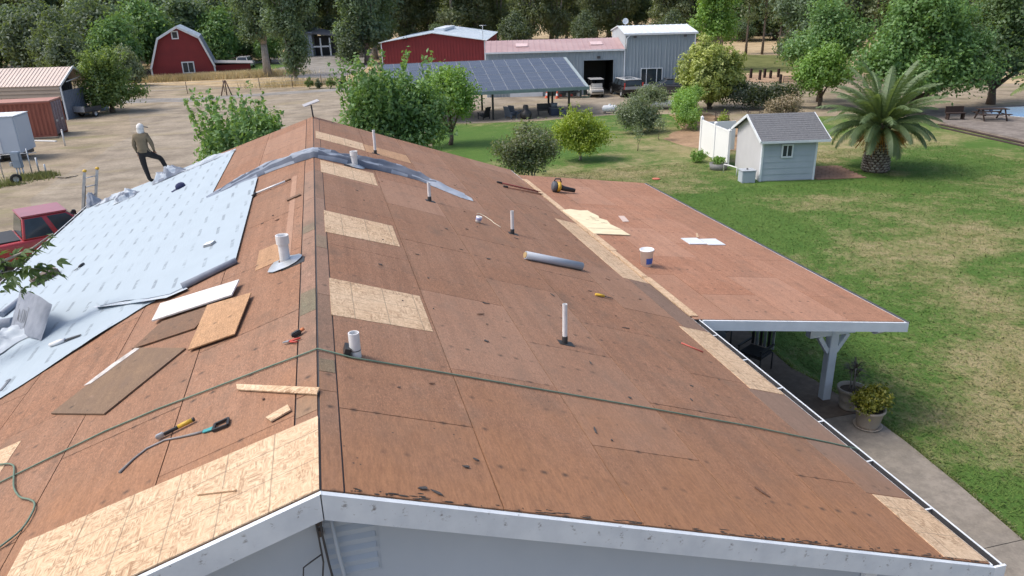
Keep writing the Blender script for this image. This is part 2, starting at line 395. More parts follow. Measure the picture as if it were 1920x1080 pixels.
sheet('gravel_yard', wobble([(-7.2, 26), (-12, 30), (-14, 44), (-13, 58), (-15.5, 70), (-17, 76.5), (-7, 80.5), (2.5, 82.2), (10, 82), (30, 84), (44, 70), (38.5, 62), (27.5, 59.5), (24.2, 54.2), (18, 53.6), (10.8, 54.0), (8.6, 56.0), (5, 52), (4.5, 36), (4, 26)], 1.5, .5, 1), .008, GRAV)
sheet('lane', wobble([(-60, 95), (-19, 80.6), (-12.4, 78.6), (-4, 80.8), (4, 82), (14, 83), (14, 86), (3, 84.6), (-6, 83), (-12.5, 82.2), (-19, 84.6), (-60, 101)], 2, .3, 5), .012, ROADM)
sheet('turning_area', wobble([(-15, 118), (-8, 112), (-1.5, 99), (3, 96), (7, 110), (8, 130), (12, 158), (-2, 160), (-8, 140)], 3, .6, 6), .012, ROADM)
sheet('lawn', wobble([(6.3, -2), (10.2, -2), (60, -10), (60, 25), (38.2, 33.6), (39.4, 41.2), (37.5, 46), (33.5, 47.5), (26.5, 46.5), (25.5, 52.5), (21.4, 53.9), (15.3, 53.2), (10.6, 53.9), (8.2, 55.4), (6.8, 47), (5.6, 40), (4.6, 30), (6.2, 24)], 1.2, .35, 2), .012, LAWN)
sheet('bare_soil', wobble([(21.2, 38.4), (24.6, 37.8), (27.8, 44), (28.4, 51.5), (25.4, 52.2), (23.4, 46), (20.6, 43)], .8, .35, 8), .016, dirt_mat('orange_soil', [(.40, .265, .165), (.44, .30, .19), (.36, .24, .15), (.30, .22, .12)], .4))
sheet('back_turf', wobble([(46, 78), (58, 77), (68, 96), (60, 104), (52, 92)], 2, .6, 9), .012, dirt_mat('back_turf', [(.15, .17, .06), (.19, .19, .075), (.13, .15, .05), (.2, .19, .08)], .4))
sheet('barn_turf', wobble([(-10.5, 118), (-7, 112), (-4, 122), (-8, 130), (-14, 126)], 2, .6, 10), .02, dirt_mat('barn_turf', [(.11, .19, .05), (.13, .20, .06), (.10, .17, .05), (.13, .16, .06)], .4))
# concrete walk beside the house, cast in slabs
walk = structure(thing('garden_walk', None, None, (8, 10, 0)))
edge = [(10.35, -1.5), (10.35, 4), (10.2, 6.2), (10.35, 7.4), (10.5, 8.8), (10.6, 10.2), (10.62, 11.45)]
edge2 = [(10.62, 11.48), (10.45, 13.0), (10.3, 13.7), (10.4, 15.0), (10.5, 15.9), (10.5, 24)]
WALK2 = dirt_mat('patio_concrete', [(.215, .165, .125), (.19, .145, .11), (.235, .185, .145), (.16, .12, .09)], .4, 3)
for ed, y0, y1, mt in ((edge[:4], -1.5, 7.4, CONC), (edge[3:], 7.415, 11.45, CONC), (edge2, 11.48, 24, WALK2)):
    p = [(5.6, y0)] + [(x, min(max(y, y0), y1)) for x, y in ed] + [(5.6, y1)]
    MB().prism(p, -.05, .05, 'z').build('slab', mt, walk, True)

# ------------------------------------------------------------------ the house
SL = .34467; RZ = 5.1; Y0 = 4.575; Y1 = 24.06; WR = 6.187; WL = 6.985
HY = math.hypot(1, SL); NX = SL / HY; NZ = 1 / HY
def on(side, x, y, c=0):      # point on a slope: x metres out from the ridge, c above the surface
    return Vector((side * (x + NX * c), y, RZ - SL * x + NZ * c))
def yfar(side, x): return Y1 if side > 0 else Y1 + 1.0 * x / WL
def slab(mb, side, x0, x1, ya, yb, c0, c1, m=0, ya2=None, yb2=None):
    ya2 = ya if ya2 is None else ya2; yb2 = yb if yb2 is None else yb2
    q = [(x0, ya), (x1, ya2), (x1, yb2), (x0, yb)]
    return mb.hexa([on(side, x, y, c0) for x, y in q] + [on(side, x, y, c1) for x, y in q], m)
def slope_matrix(side, x, y, yaw=0, c=0):
    xa = Vector((side * NZ, 0, -NX)); za = Vector((side * NX, 0, NZ)); ya = za.cross(xa)
    Mx = Matrix((xa, ya, za)).transposed().to_4x4()
    return Matrix.Translation(on(side, x, y, c)) @ Mx @ Matrix.Rotation(yaw, 4, 'Z')
house = thing('ranch_house', 'long low ranch house with a half stripped plywood roof in the foreground', 'house', (0, 14, 0))
MB().prism([(-6.6, 0), (5.85, 0), (5.85, RZ - SL * 5.85 - .16), (0, RZ - .16), (-6.6, RZ - SL * 6.6 - .16)], 4.93, 23.75, 'y').build('wall', WALLG, house, True)
rng = random.Random(4)
cutouts = {1: [], -1: []}
for side, name, WD in ((1, 'roof_slope', WR), (-1, 'roof_slope', WL)):
    mb = MB(); slab(mb, side, 0.0, WD, Y0 + .012, yfar(side, 0), -.15, -.016, 0, Y0 + .012, yfar(side, WD))
    deck = mb.build(name, DARK, house, True)
    cuts = [0.008, .16 if side > 0 else .2]
    while cuts[-1] + 1.153 < WD - .05: cuts.append(cuts[-1] + 1.153)
    cuts.append(WD)
    for i in range(len(cuts) - 1):
        a, b = cuts[i] + (.010 if i == 1 else .005), cuts[i + 1] - .005
        y = Y0 + .006; first = True; n = 0
        L0 = 1.22 if i % 2 else 2.44
        if i == 0: L0 = 1.5
        while y < Y1 - .02:
            L = (L0 if first else 2.44); first = False
            e = min(y + L, Y1); last = e >= Y1 - .4
            if last: e = Y1
            mat = PLY
            if i == 0:
                mat = PLYF if y < 15 else PLY
            if side < 0 and i and y < 6.5: mat = PLY
            mb = MB(); slab(mb, side, a, b, y, e - .009, -.014, rng.uniform(-.0015, .0015), 0, y, (yfar(side, b) if last else e - .009))
            if last:
                mb = MB(); slab(mb, side, a, b, y, yfar(side, a), -.014, 0, 0, y, yfar(side, b))
            mb.build('plywood_sheet', mat, deck, True)
            y = e
    # new boards let into the old deck
    if side > 0:
        for x0, x1, ya, yb, sk in ((.15, 1.27, 7.90, 9.14, .06), (.14, 1.25, 11.25, 12.57, .1), (.13, 1.26, 15.76, 17.07, 0), (.05, 1.27, 20.0, 21.2, 0)):
            mb = MB(); slab(mb, side, x0, x1, ya, yb, -.004, .0055, 0, ya + sk); mb.build('osb_patch', OSB, deck, True)
        mb = MB(); slab(mb, side, 1.29, 2.45, 19.9, 21.1, -.004, .0055); mb.build('plywood_patch', PLYN, deck, True)
        for ya, yb in ((12.72, 17.2), (8.08, 10.3), (4.60, 5.61)):
            mb = MB(); slab(mb, side, 5.62, WR - .004, ya, yb, -.004, .006); mb.build('osb_edge_strip', OSB, deck, True)
        mb = MB(); slab(mb, side, 5.55, WR - .004, 5.63, 8.06, -.004, .004); mb.build('stained_edge_board', plywood_mat('stained', (.18, .115, .085), (.115, .078, .06), (.23, .15, .105), .8), deck, True)
        mb = MB(); slab(mb, side, 5.72, WR - .004, 10.32, 12.7, -.004, .004); mb.build('stained_edge_board', plywood_mat('stained2', (.25, .165, .125), (.19, .125, .095), (.24, .165, .125), .8), deck, True)
    else:
        mb = MB(); slab(mb, side, .006, 2.40, Y0 + .004, 5.60, -.004, .007, 0, Y0 + .004, 5.72); mb.build('osb_sheet', OSB, deck, True)
        mb = MB(); slab(mb, side, 3.2, 5.4, 7.0, 7.95, -.004, .006, 0, 7.4); mb.build('osb_sheet', OSB, deck, True)
        mb = MB(); slab(mb, side, .44, .86, 10.45, 11.4, -.004, .006); mb.build('plywood_patch', PLYN, deck, True)
        mb = MB(); slab(mb, side, .36, .46, 10.4, 16.0, -.004, .003); mb.build('plywood_patch', plywood_mat('pale_strip', (.46, .27, .18), (.38, .2, .12), (.44, .27, .19)), deck, True)
for side, x0, x1, ya, yb in ((-1, .012, .19, 5.72, 6.05), (1, .012, .15, 6.45, 6.72), (-1, .012, .19, 8.0, 8.7), (-1, .012, .19, 11.3, 11.7), (1, .012, .15, 10.4, 11.0)):
    mb = MB(); slab(mb, side, x0, x1, ya, yb, -.004, .0035); mb.build('green_stained_patch', PLYG, [c for c in house.children if c.name.startswith('roof_slope')][0 if side > 0 else 1], True)
# rake boards, eave boards
for side, WD in ((1, WR), (-1, WL)):
    mb = MB()
    a = on(side, 0.0, Y0, -.012); b = on(side, WD + .02, Y0, -.012)
    mb.hexa([(a.x, Y0 - .045, a.z - .215), (b.x, Y0 - .045, b.z - .215), (b.x, Y0 - .001, b.z - .215), (a.x, Y0 - .001, a.z - .215), (a.x, Y0 - .045, a.z), (b.x, Y0 - .045, b.z), (b.x, Y0 - .001, b.z), (a.x, Y0 - .001, a.z)])
    mb.build('rake_board', FASC, house, True)
    mb = MB(); yf0, yf1 = yfar(side, 0), yfar(side, WD)
    mb.hexa([(a.x, yf0 + .002, a.z - .2), (b.x, yf1 + .002, b.z - .2), (b.x, yf1 + .05, b.z - .2), (a.x, yf0 + .05, a.z - .2), (a.x, yf0 + .002, a.z - .01), (b.x, yf1 + .002, b.z - .01), (b.x, yf1 + .05, b.z - .01), (a.x, yf0 + .05, a.z - .01)])
    mb.build('rake_board', CHIP if side < 0 else FASC, house, True)
    e = on(side, WD, 0, -.02)
    mb = MB().box(*sorted((e.x + side * .003, e.x + side * .035)), Y0, yf1, e.z - .2, e.z); mb.build('eave_board', WHITE, house, True)
# torn felt and tar left along the front edge
rem = MB(); r2 = random.Random(9)
for i in range(150):
    x = r2.uniform(.2, 6.1); y = Y0 + abs(r2.gauss(0, .025)) + .008; a = r2.uniform(.008, .06) * (1 if noise.noise((x * 2, 1, 1)) > -.05 else .4); b = r2.uniform(.003, .010)
    n = 5; ring = [(x + a * math.cos(2 * math.pi * j / n) * r2.uniform(.5, 1.2), max(Y0 + .004, y + b * math.sin(2 * math.pi * j / n) * r2.uniform(.5, 1.2))) for j in range(n)]
    vs = [on(1, p, q, .001) for p, q in ring] + [on(1, p, q, .0025 + r2.uniform(0, .002)) for p, q in ring]
    rem.add(vs, [tuple(range(n, 2 * n))] + [(j, (j + 1) % n, n + (j + 1) % n, n + j) for j in range(n)])
ro = rem.build('felt_remnants', plain('felt_black', (.03, .028, .028), (.06, .055, .05), 9, .95), [c for c in house.children if c.name.startswith('roof_slope')][0], True); ro['kind'] = 'stuff'
# gutters
def gutter(side, WD, ya, yb):
    e = on(side, WD, 0, -.03); x = e.x; z = e.z; s = side
    g = MB()
    pr = [(0.037, 0), (.037, -.11), (.05, -.125), (.09, -.125), (.115, -.06), (.115, .012), (.125, .012), (.125, -.066), (.095, -.14), (.04, -.14)]
    g.prism([(x + s * a, z + b) for a, b in pr[:5]] + [(x + s * a, z + b) for a, b in pr[5:]], ya, yb, 'y')
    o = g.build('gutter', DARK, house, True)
    l = MB().box(*sorted((x + s * .112, x + s * .128)), ya, yb, z + .012, z + .020); l.build('lip', WHITE, o, True)
    l = MB().box(*sorted((x + s * .1255, x + s * .130)), ya, yb, z - .065, z + .0115); l.build('front_face', WHITE, o, True)
    y = ya + .9
    while y < yb:
        MB().box(*sorted((x + s * .037, x + s * .111)), y, y + .02, z + .004, z + .0115).build('hanger', WHITE, o, True); y += .95
gutter(1, WR, Y0 - .02, 10.86)
gutter(-1, WL, Y0 - .02, Y1 + 1.0)
MB().prism([(6.20, 2.80), (6.33, 2.80), (6.33, 2.955), (6.20, 2.955)], Y0 - .046, Y0 - .021, 'y').build('gutter_end_cap', WHITE, house, True)
MB().box(5.0, 5.14, 4.86, 4.92, 0, 2.9).build('corner_board', WHITE, house, True)
# gable louvre
lv = MB().box(-.05, .36, 4.924, 4.93, 4.015, 4.03).box(-.05, -.035, 4.924, 4.93, 4.031, 4.70).box(.345, .36, 4.924, 4.93, 4.031, 4.70).build('gable_vent', WALLG, house, True)
for i in range(7):
    z = 4.045 + i * .1
    MB().hexa([(-.033, 4.908, z), (.343, 4.908, z), (.343, 4.929, z + .004), (-.033, 4.929, z + .004), (-.033, 4.908, z + .012), (.343, 4.908, z + .012), (.343, 4.929, z + .05), (-.033, 4.929, z + .05)]).build('slat', WALLG, lv, True)
# service conduit and loose wires on the gable
MB().tube([(.02, 4.86, 4.78), (.05, 4.86, 4.3), (.12, 4.87, 3.6), (.2, 4.88, 2.4)], .016, 8).build('conduit', WALLG, house, True)
for pts, r in (([(-.06, 4.86, 4.75), (-.05, 4.85, 4.5), (-.03, 4.86, 4.2), (-.0, 4.86, 3.9), (.02, 4.86, 3.5), (.0, 4.86, 3.0)], .009),
               ([(-.09, 4.86, 4.72), (-.08, 4.86, 4.5), (-.07, 4.85, 4.25), (-.1, 4.85, 4.05), (-.05, 4.85, 3.85), (-.04, 4.86, 3.6), (-.07, 4.86, 3.3)], .007),
               ([(-.07, 4.86, 4.32), (-.16, 4.84, 4.28), (-.22, 4.84, 4.24), (-.24, 4.84, 4.1), (-.30, 4.84, 3.95), (-.29, 4.84, 3.85), (-.16, 4.85, 3.78), (-.05, 4.86, 3.72)], .006)):
    MB().tube(pts, r, 6).build('wire', DARK, house, True)
w = MB()
for z0 in (4.66, 4.56, 4.46): w.box(-.085, -.045, 4.88, 4.925, z0, z0 + .06)
w.build('service_bracket', plain('brown_bracket', (.18, .14, .12), None, 8), house, True)

# vent pipes through the roof
def vent(side, x, y, h, r, collar=False, flash=None, black=True, lean=0, cap=False, dark_top=True):
    b = on(side, x, y); mb = MB()
    z0 = b.z - .03; t = Vector((lean, 0, 0))
    mb.lathe([(r, z0), (r, b.z + h), (r * .82, b.z + h), (r * .82, b.z + h - .12), (0, b.z + h - .12)], 20, (b.x, b.y, 0), 0, False)
    if collar:
        mb.lathe([(r, b.z + h * .70), (r * 1.25, b.z + h * .72), (r * 1.25, b.z + h * 1.02), (r * 1.05, b.z + h * 1.02), (r * 1.0, b.z + h * .8), (0, b.z + h * .8)], 20, (b.x, b.y, 0), 0, False)
    o = mb.build('vent_pipe', PVC, house, True)
    if black:
        m2 = MB().lathe([(r * 1.18, z0), (r * 1.18, b.z + .09), (r * 1.01, b.z + .10)], 14, (b.x, b.y, 0))
        m2.build('rubber_boot', BLACK, o, True)
        m3 = MB(); slab(m3, side, x - .09, x + .11, y - .09, y + .06, .001, .006)
        m3.build('pipe_hole', BLACK, o, True)
    if flash:
        m2 = MB(); q = flash
        n = 14
        vs = [on(side, x, y, .07 + .0)]; ring = []
        for i in range(n):
            a = 2 * math.pi * i / n; k = 1 + .22 * noise.noise((i * 1.7, x, y))
            ring.append(on(side, x + math.cos(a) * q * k, y + math.sin(a) * q * 1.0 * k, .012 + .03 * abs(noise.noise((i * 2.3, 4, x)))))
        inner = [on(side, x + math.cos(2 * math.pi * i / n) * r * 1.1, y + math.sin(2 * math.pi * i / n) * r * 1.1, .06) for i in range(n)]
        m2.add(ring + inner, [(i, (i + 1) % n, n + (i + 1) % n, n + i) for i in range(n)], 0, True)
        m2.build('flashing', GALV, o, True)
        m3 = MB(); slab(m3, side, x - q * 1.1, x + q * .2, y - q * 1.15, y - q * .2, .001, .005); m3.build('pipe_hole', BLACK, o, True)
    return o
vent(1, 1.53, 20.0, .62, .035)
vent(1, .88, 17.4, .34, .07, True, .22, False)
vent(1, 2.31, 15.55, .40, .035)
vent(1, 3.81, 14.3, .48, .035)
vent(1, 3.05, 8.46, .55, .032)
pf = vent(1, .36, 6.93, .25, .055, False, None, False)
m3 = MB(); slab(m3, 1, .24, .30, 6.86, 7.02, .001, .08); m3.build('rubber_boot', BLACK, pf, True)
b_ = on(1, .36, 6.93); MB().lathe([(.0565, b_.z + .06), (.058, b_.z + .065), (.0565, b_.z + .07)], 16, (b_.x, b_.y, 0)).build('strap', DARK, pf, True)
vent(-1, .42, 10.2, .40, .07, True, .24, False)
# low box vent half hidden under the felt
m3 = MB()
m3.bbox(-.26, .26, -.22, .22, 0, .16, .03)
bv = m3.build('box_vent', plain('brown_vent', (.16, .12, .10), (.09, .07, .06), 8, .8, .4), house); bv.matrix_basis = house.matrix_world.inverted() @ slope_matrix(-1, 5.5, 16.1, .5)

# ------------------------------------------------------------------ patio cover
PZ1, PZ2, PX1, PX2, PY0, PY1 = 2.972, 2.341, 6.20, 10.648, 10.892, 23.234
PK = (PZ2 - PZ1) / (PX2 - PX1)
def onp(x, y, c=0): return Vector((x, y, PZ1 + PK * (x - PX1) + c))
patio = thing('patio_cover', 'low pitched patio roof of reddish plywood on white posts beside the house', 'patio cover', (8.4, 17, 0))
def pslab(mb, x0, x1, y0, y1, c0, c1):
    q = [(x0, y0), (x1, y0), (x1, y1), (x0, y1)]
    return mb.hexa([onp(x, y, c0) for x, y in q] + [onp(x, y, c1) for x, y in q])
mb = MB(); pslab(mb, PX1 + .02, PX2 - .01, PY0 + .03, PY1 - .02, -.10, -.016); pd = mb.build('roof_deck', DARK, patio, True)
xs = [PX1 + .01, 7.0, 8.22, 9.44, PX2]
for i in range(4):
    y = PY0; first = True
    while y < PY1 - .02:
        e = min(y + (1.3 if first and i % 2 else 2.44), PY1); first = False
        if e > PY1 - .5: e = PY1
        mb = MB(); pslab(mb, xs[i] + .004, xs[i + 1] - .004, y, e - .008, -.014, rng.uniform(-.001, .001)); mb.build('plywood_sheet', PLY2, pd, True); y = e
# torn osb strip along the junction with the main roof
y = 11.0; k_ = 0
while y < 22.4:
    L = rng.uniform(1.3, 2.3); e = min(y + L, 22.5)
    mb = MB(); w_ = rng.uniform(.10, .16); pslab(mb, PX1 - .02, PX1 + w_, y, e - .02, .004, .022); mb.build('junction_board', CHIP, pd, True); y = e
mb = MB(); a = onp(PX1 + .17, 0, -.012); b = onp(PX2 + .07, 0, -.012)
mb.hexa([(a.x, PY0 - .045, a.z - .19), (b.x, PY0 - .045, b.z - .19), (b.x, PY0 - .003, b.z - .19), (a.x, PY0 - .003, a.z - .19), (a.x, PY0 - .045, a.z), (b.x, PY0 - .045, b.z), (b.x, PY0 - .003, b.z), (a.x, PY0 - .003, a.z)])
mb.build('fascia', WHITE, patio, True)
mb = MB().box(PX2 + .003, PX2 + .04, PY0, PY1, PZ2 - .16, PZ2 - .018); mb.build('fascia', WHITE, patio, True)
mb = MB().box(PX2 + .041, PX2 + .10, PY0 - .03, PY1, PZ2 - .05, PZ2 - .012); mb.build('drip_edge', DARK, patio, True)
mb = MB().box(PX1 + .2, PX2, PY1 + .002, PY1 + .04, PZ2 - .1, PZ2 - .03); mb.build('fascia', WHITE, patio, True)
BZ = onp(10.15, 0).z - .105
mb = MB().box(10.08, 10.22, PY0 + .12, PY1 - .1, BZ - .19, BZ); mb.build('beam', WHITE, patio, True)
mb = MB().prism([(PY0 - .02, BZ - .01), (PY0 + .118, BZ - .01), (PY0 + .118, BZ - .19), (PY0 + .08, BZ - .19), (PY0 - .02, BZ - .12)], 10.08, 10.22, 'x'); mb.build('beam_end', WHITE, patio, True)
for y in (12.2, 17.2, 22.2):
    MB().bbox(10.055, 10.245, y - .09, y + .09, .05, BZ - .191, .008).build('post', WHITE, patio, True)
    for d in (-1, 1):
        MB().beam((10.15 + d * .09, y, 1.18), (10.15 + d * .34, y, 1.56), .09, .12, 0, (0, 1, 0)).build('brace', WHITE, patio, True)
    MB().prism([(9.55, 1.58), (10.62, 1.58), (10.76, 1.68), (10.76, 1.80), (9.55, 1.80)], y - .08, y + .08, 'y').build('cross_arm', WHITE, patio, True)
for y in np.arange(11.5, 23, 1.22):
    MB().hexa([(*onp(6.5, y - .02, -.23)[:],), (*onp(10.5, y - .02, -.23),), (*onp(10.5, y + .02, -.23),), (*onp(6.5, y + .02, -.23),), (*onp(6.5, y - .02, -.102),), (*onp(10.5, y - .02, -.102),), (*onp(10.5, y + .02, -.102),), (*onp(6.5, y + .02, -.102),)]).build('rafter', WHITE, patio, True)
# ------------------------------------------------------------------ underlayment on the left slope
def poly_slope(mb, side, poly, c0, c1, m=0):
    n = len(poly)
    vs = [on(side, x, y, c0) for x, y in poly] + [on(side, x, y, c1) for x, y in poly]
    return mb.add(vs, [tuple(range(n)), tuple(reversed(range(n, 2 * n)))] + [(i, (i + 1) % n, n + (i + 1) % n, n + i) for i in range(n)], m)
und = thing('roof_underlayment', 'white printed underlayment sheets laid in courses on the left roof slope', 'underlayment', on(-1, 4, 16))
def ycut(x): return 11.03 - (x - 2.52) * (11.03 - 9.66) / (4.06 - 2.52)
cx_ = [2.36, 3.5, 4.64, 5.78, WL - .01]
for i in range(4):
    a = cx_[i]; b = cx_[i + 1] + (.10 if i < 3 else 0); c = .004 + .004 * (3 - i)
    ya = max(ycut(a), 7.0) if a > 2.5 else 11.05; yb = max(ycut(b), 7.0)
    NA, NB = 10, 110; vs = []
    for p_ in range(NA + 1):
        x = a + (b - a) * p_ / NA; y0_ = (ycut(x) + .06 * noise.noise((x * 3, i, 1))) if x > 2.5 else 11.05; y0_ = max(y0_, 6.6); y1_ = yfar(-1, x) - (.5 if x < 3 else .15)
        for q_ in range(NB + 1):
            y = y0_ + (y1_ - y0_) * q_ / NB
            wr = max(0, 1 - abs(noise.noise((x * 1.1 + i * 3, y * .35, 2))) * 5) * .016 + .010 * max(0, noise.noise((x * 2.5, y * 1.2, 8 + i))) + .006 * noise.noise((x * .6, y * 3.0, 5))
            vs.append(on(-1, x, y, c + .003 + max(0, wr) * (1 if 0 < p_ < NA else .4)))
    MB().add(vs, [(p_ * (NB + 1) + q_, p_ * (NB + 1) + q_ + 1, (p_ + 1) * (NB + 1) + q_ + 1, (p_ + 1) * (NB + 1) + q_) for p_ in range(NA) for q_ in range(NB)], 0, True).build('course', UND, und, True)
mb = MB(); poly_slope(mb, -1, [(1.20, 11.24), (1.66, 11.12), (2.12, 11.02), (2.5, 11.3), (2.95, 11.75), (3.39, 12.06), (3.55, 12.4), (3.58, 17.9), (2.36, 17.95), (1.27, 17.5)], .036, .040); mb.build('course', UND, und, True)
# rolled front edge of the top course
MB().tube([on(-1, 1.17, 11.24, .05), on(-1, 1.5, 11.18, .05), on(-1, 1.95, 11.06, .055)], [.045, .05, .055], 10).build('rolled_edge', UNDG, und, True)
mb = MB()
pts = [(1.9, 11.02, .02), (2.2, 10.98, .03), (2.55, 11.22, .05), (2.95, 11.62, .03), (3.42, 12.0, .06)]
for j in range(len(pts) - 1):
    a, b = pts[j], pts[j + 1]
    mb.add([on(-1, a[0], a[1], .03), on(-1, b[0], b[1], .03), on(-1, b[0] - .05, b[1] - .12, b[2] + .02), on(-1, a[0] - .05, a[1] - .12, a[2] + .02), on(-1, a[0] + .15, a[1] + .25, .03), on(-1, b[0] + .15, b[1] + .25, .03)], [(0, 1, 2, 3), (4, 5, 1, 0)], 0, True)
mb.build('lifted_hem', UNDW, und, True)

def crumple(name, label, side, x, y, rx, ry, h, seed, mats=(UNDW, UNDG), yaw=0, fr=3.2, pw=1.0, sub=30):
    """a heap of bunched sheeting: a dense grid creased by ridged noise, its hem resting on the slope"""
    o = thing(name, label, 'underlayment', mat=slope_matrix(side, x, y, yaw, .03 if side < 0 else .01))
    vs = []; fs = []; ms = []
    for i in range(sub + 1):
        for j in range(sub + 1):
            u = i / sub * 2 - 1; v = j / sub * 2 - 1
            rr = min(1, max(abs(u), abs(v)) ** 2 * .6 + (u * u + v * v) * .4)
            q = Vector((u * rx * fr, v * ry * fr, seed * 7.3))
            rid = 1 - abs(noise.noise(q)) * 2.2; r2 = 1 - abs(noise.noise(q * 2.3 + Vector((5, 1, 2)))) * 2
            env = max(0, 1 - rr) ** pw
            z = h * env * (.35 + .55 * max(0, rid) + .3 * max(0, r2)) + .004
            dx = .12 * rx * noise.noise(q + Vector((9, 0, 0))); dy = .12 * ry * noise.noise(q + Vector((0, 9, 0)))
            vs.append((u * rx * (1 + .25 * noise.noise((v * 2, seed, 1))) + dx, v * ry * (1 + .25 * noise.noise((u * 2, seed, 5))) + dy, z))
    for i in range(sub):
        for j in range(sub):
            a = i * (sub + 1) + j
            fs.append((a, a + 1, a + sub + 2, a + sub + 1))
    mb = MB().add(vs, fs, 0, True)
    for k, f in enumerate(fs):
        c = sum((Vector(vs[i]) for i in f), Vector()) / 4
        if noise.noise((c.x * 4.5 + seed, c.y * 4.5, 3)) > .08: mb.m[k] = 1
    mb.build('crumpled_sheet', list(mats), o)
    return o
crumple('crumpled_underlayment', 'grey crumpled underlayment bunched beside the standing worker', -1, 4.35, 23.75, .50, .28, .30, 1, (UNDG, UNDW), yaw=.2)
crumple('crumpled_underlayment', 'crumpled underlayment heap between the ladder and the worker', -1, 5.45, 23.0, .33, .30, .32, 2)
crumple('crumpled_underlayment', 'small purple grey bundle of underlayment beside the ladder top', -1, 6.75, 24.6, .22, .24, .38, 3, (UNDG, UNDG))
crumple('crumpled_underlayment', 'long wrinkled white underlayment strip along the far roof edge', -1, 3.1, 23.55, .75, .16, .10, 4, (UNDW, UNDW))
crumple('crumpled_underlayment', 'loose white underlayment folds along the far left roof edge', -1, 6.05, 24.1, .5, .18, .10, 5, (UNDW, UNDG))

# long twisted strip draped over the ridge
drape = thing('draped_underlayment', 'long twisted grey blue underlayment strip draped across the ridge', 'underlayment', on(1, 0, 17.5))
path = [(-2.42, 17.55, .02, .05), (-2.1, 17.62, .09, .07), (-1.7, 17.78, .15, .10), (-1.2, 17.9, .2, .13), (-.8, 17.85, .21, .14), (-.35, 17.62, .2, .15), (0, 17.42, .2, .15), (.4, 17.45, .2, .15), (.9, 17.65, .22, .16), (1.4, 17.82, .22, .16), (1.9, 17.9, .2, .14), (2.35, 17.8, .2, .13), (2.7, 17.55, .24, .10), (3.05, 17.3, .3, .05), (3.35, 17.05, .3, .03)]
fine = []
for i in range(len(path) - 1):
    for t in range(5):
        fine.append([path[i][j] + (path[i + 1][j] - path[i][j]) * t / 5 for j in range(4)])
fine.append(list(path[-1]))
mb = MB(); K = 15; vs = []; fs = []
for i, (x, y, w, h) in enumerate(fine):
    for j in range(K):
        v = j / (K - 1) * 2 - 1
        tw = .5 * noise.noise((i * .22, 3, 3))
        fold = .5 + .5 * math.sin(v * 5.5 + i * .16 + tw * 3)
        crease = 1 - abs(noise.noise((x * 2.2, v * 2.2 + i * .05, 7))) * 1.6
        c = 1.25 * h * (1 - v * v) ** .6 * (.45 + .45 * fold + .35 * crease) + .008
        yy = y + v * w * 1.15 * (1 + .25 * noise.noise((x * 1.5, v * 1.0, 9)))
        ax = abs(x); base = Vector((x, yy, RZ - SL * ax))
        nn = Vector((NX * (1 if x > .15 else -1 if x < -.15 else x / .15), 0, NZ))
        if abs(x) < .3: base.z -= .012 * (0 if abs(x) < .05 else 1) * 0
        vs.append(base + nn * c)
for i in range(len(fine) - 1):
    for j in range(K - 1):
        a = i * K + j; fs.append((a, a + 1, a + K + 1, a + K))
mb.add(vs, fs, 0, True)
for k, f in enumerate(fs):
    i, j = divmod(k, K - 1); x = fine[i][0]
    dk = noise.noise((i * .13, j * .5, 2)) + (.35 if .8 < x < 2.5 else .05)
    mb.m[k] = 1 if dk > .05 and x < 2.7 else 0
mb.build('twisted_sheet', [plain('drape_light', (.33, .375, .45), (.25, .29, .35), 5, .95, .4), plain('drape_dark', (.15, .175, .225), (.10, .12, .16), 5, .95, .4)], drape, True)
mb = MB(); poly_slope(mb, 1, [(2.75, 17.9), (2.6, 17.5), (3.2, 16.78), (3.48, 16.72), (3.5, 17.05), (3.2, 17.6)], .008, .012); mb.build('flat_end', UNDW, drape, True)

# turned-up flap, roll and scraps near the left frame edge
flap = thing('underlayment_flap', 'turned up grey flap of underlayment showing its printed back', 'underlayment', on(-1, 4.5, 12.3))
mb = MB(); NU, NV = 10, 8
A, B_, C_, D_ = on(-1, 5.0, 12.8, .10), on(-1, 4.75, 13.3, .52), on(-1, 3.92, 12.0, .36), on(-1, 4.12, 11.5, .03)
vs = []
for i in range(NU + 1):
    for j in range(NV + 1):
        u = i / NU; v = j / NV
        p = A.lerp(D_, u).lerp(B_.lerp(C_, u), v)
        vs.append(p + Vector((0, 0, .03 * noise.noise((u * 4, v * 4, 2)) + .05 * math.sin(u * math.pi) * v)))
mb.add(vs, [(i * (NV + 1) + j, (i + 1) * (NV + 1) + j, (i + 1) * (NV + 1) + j + 1, i * (NV + 1) + j + 1) for i in range(NU) for j in range(NV)], 0, True)
fl = mb.build('flap_sheet', UNDG, flap, True)
# print on the flap: a box round three letter strokes
inkm = plain('print_ink', (.14, .16, .19), None, 5)
mb = MB()
def onflap(u, v):
    p = A.lerp(D_, u).lerp(B_.lerp(C_, u), v); return p + Vector((0, 0, .05 * math.sin(u * math.pi) * v + .03 * noise.noise((u * 4, v * 4, 2)))) + Vector((.012, -.012, .012))
def stroke(m, u0, v0, u1, v1, w=.018):
    d = Vector((u1 - u0, v1 - v0)).normalized(); n = Vector((-d.y, d.x)) * w
    m.quad(onflap(u0 + n.x, v0 + n.y), onflap(u1 + n.x, v1 + n.y), onflap(u1 - n.x, v1 - n.y), onflap(u0 - n.x, v0 - n.y))
for q in ((.08, .12, .08, .62), (.08, .62, .42, .62), (.42, .62, .42, .12), (.42, .12, .08, .12), (.14, .22, .14, .52), (.14, .52, .20, .37), (.20, .37, .14, .37), (.14, .37, .2, .22), (.25, .22, .25, .52), (.25, .52, .32, .52), (.32, .52, .32, .22), (.32, .22, .25, .22), (.37, .22, .37, .52)): stroke(mb, *q, .008)
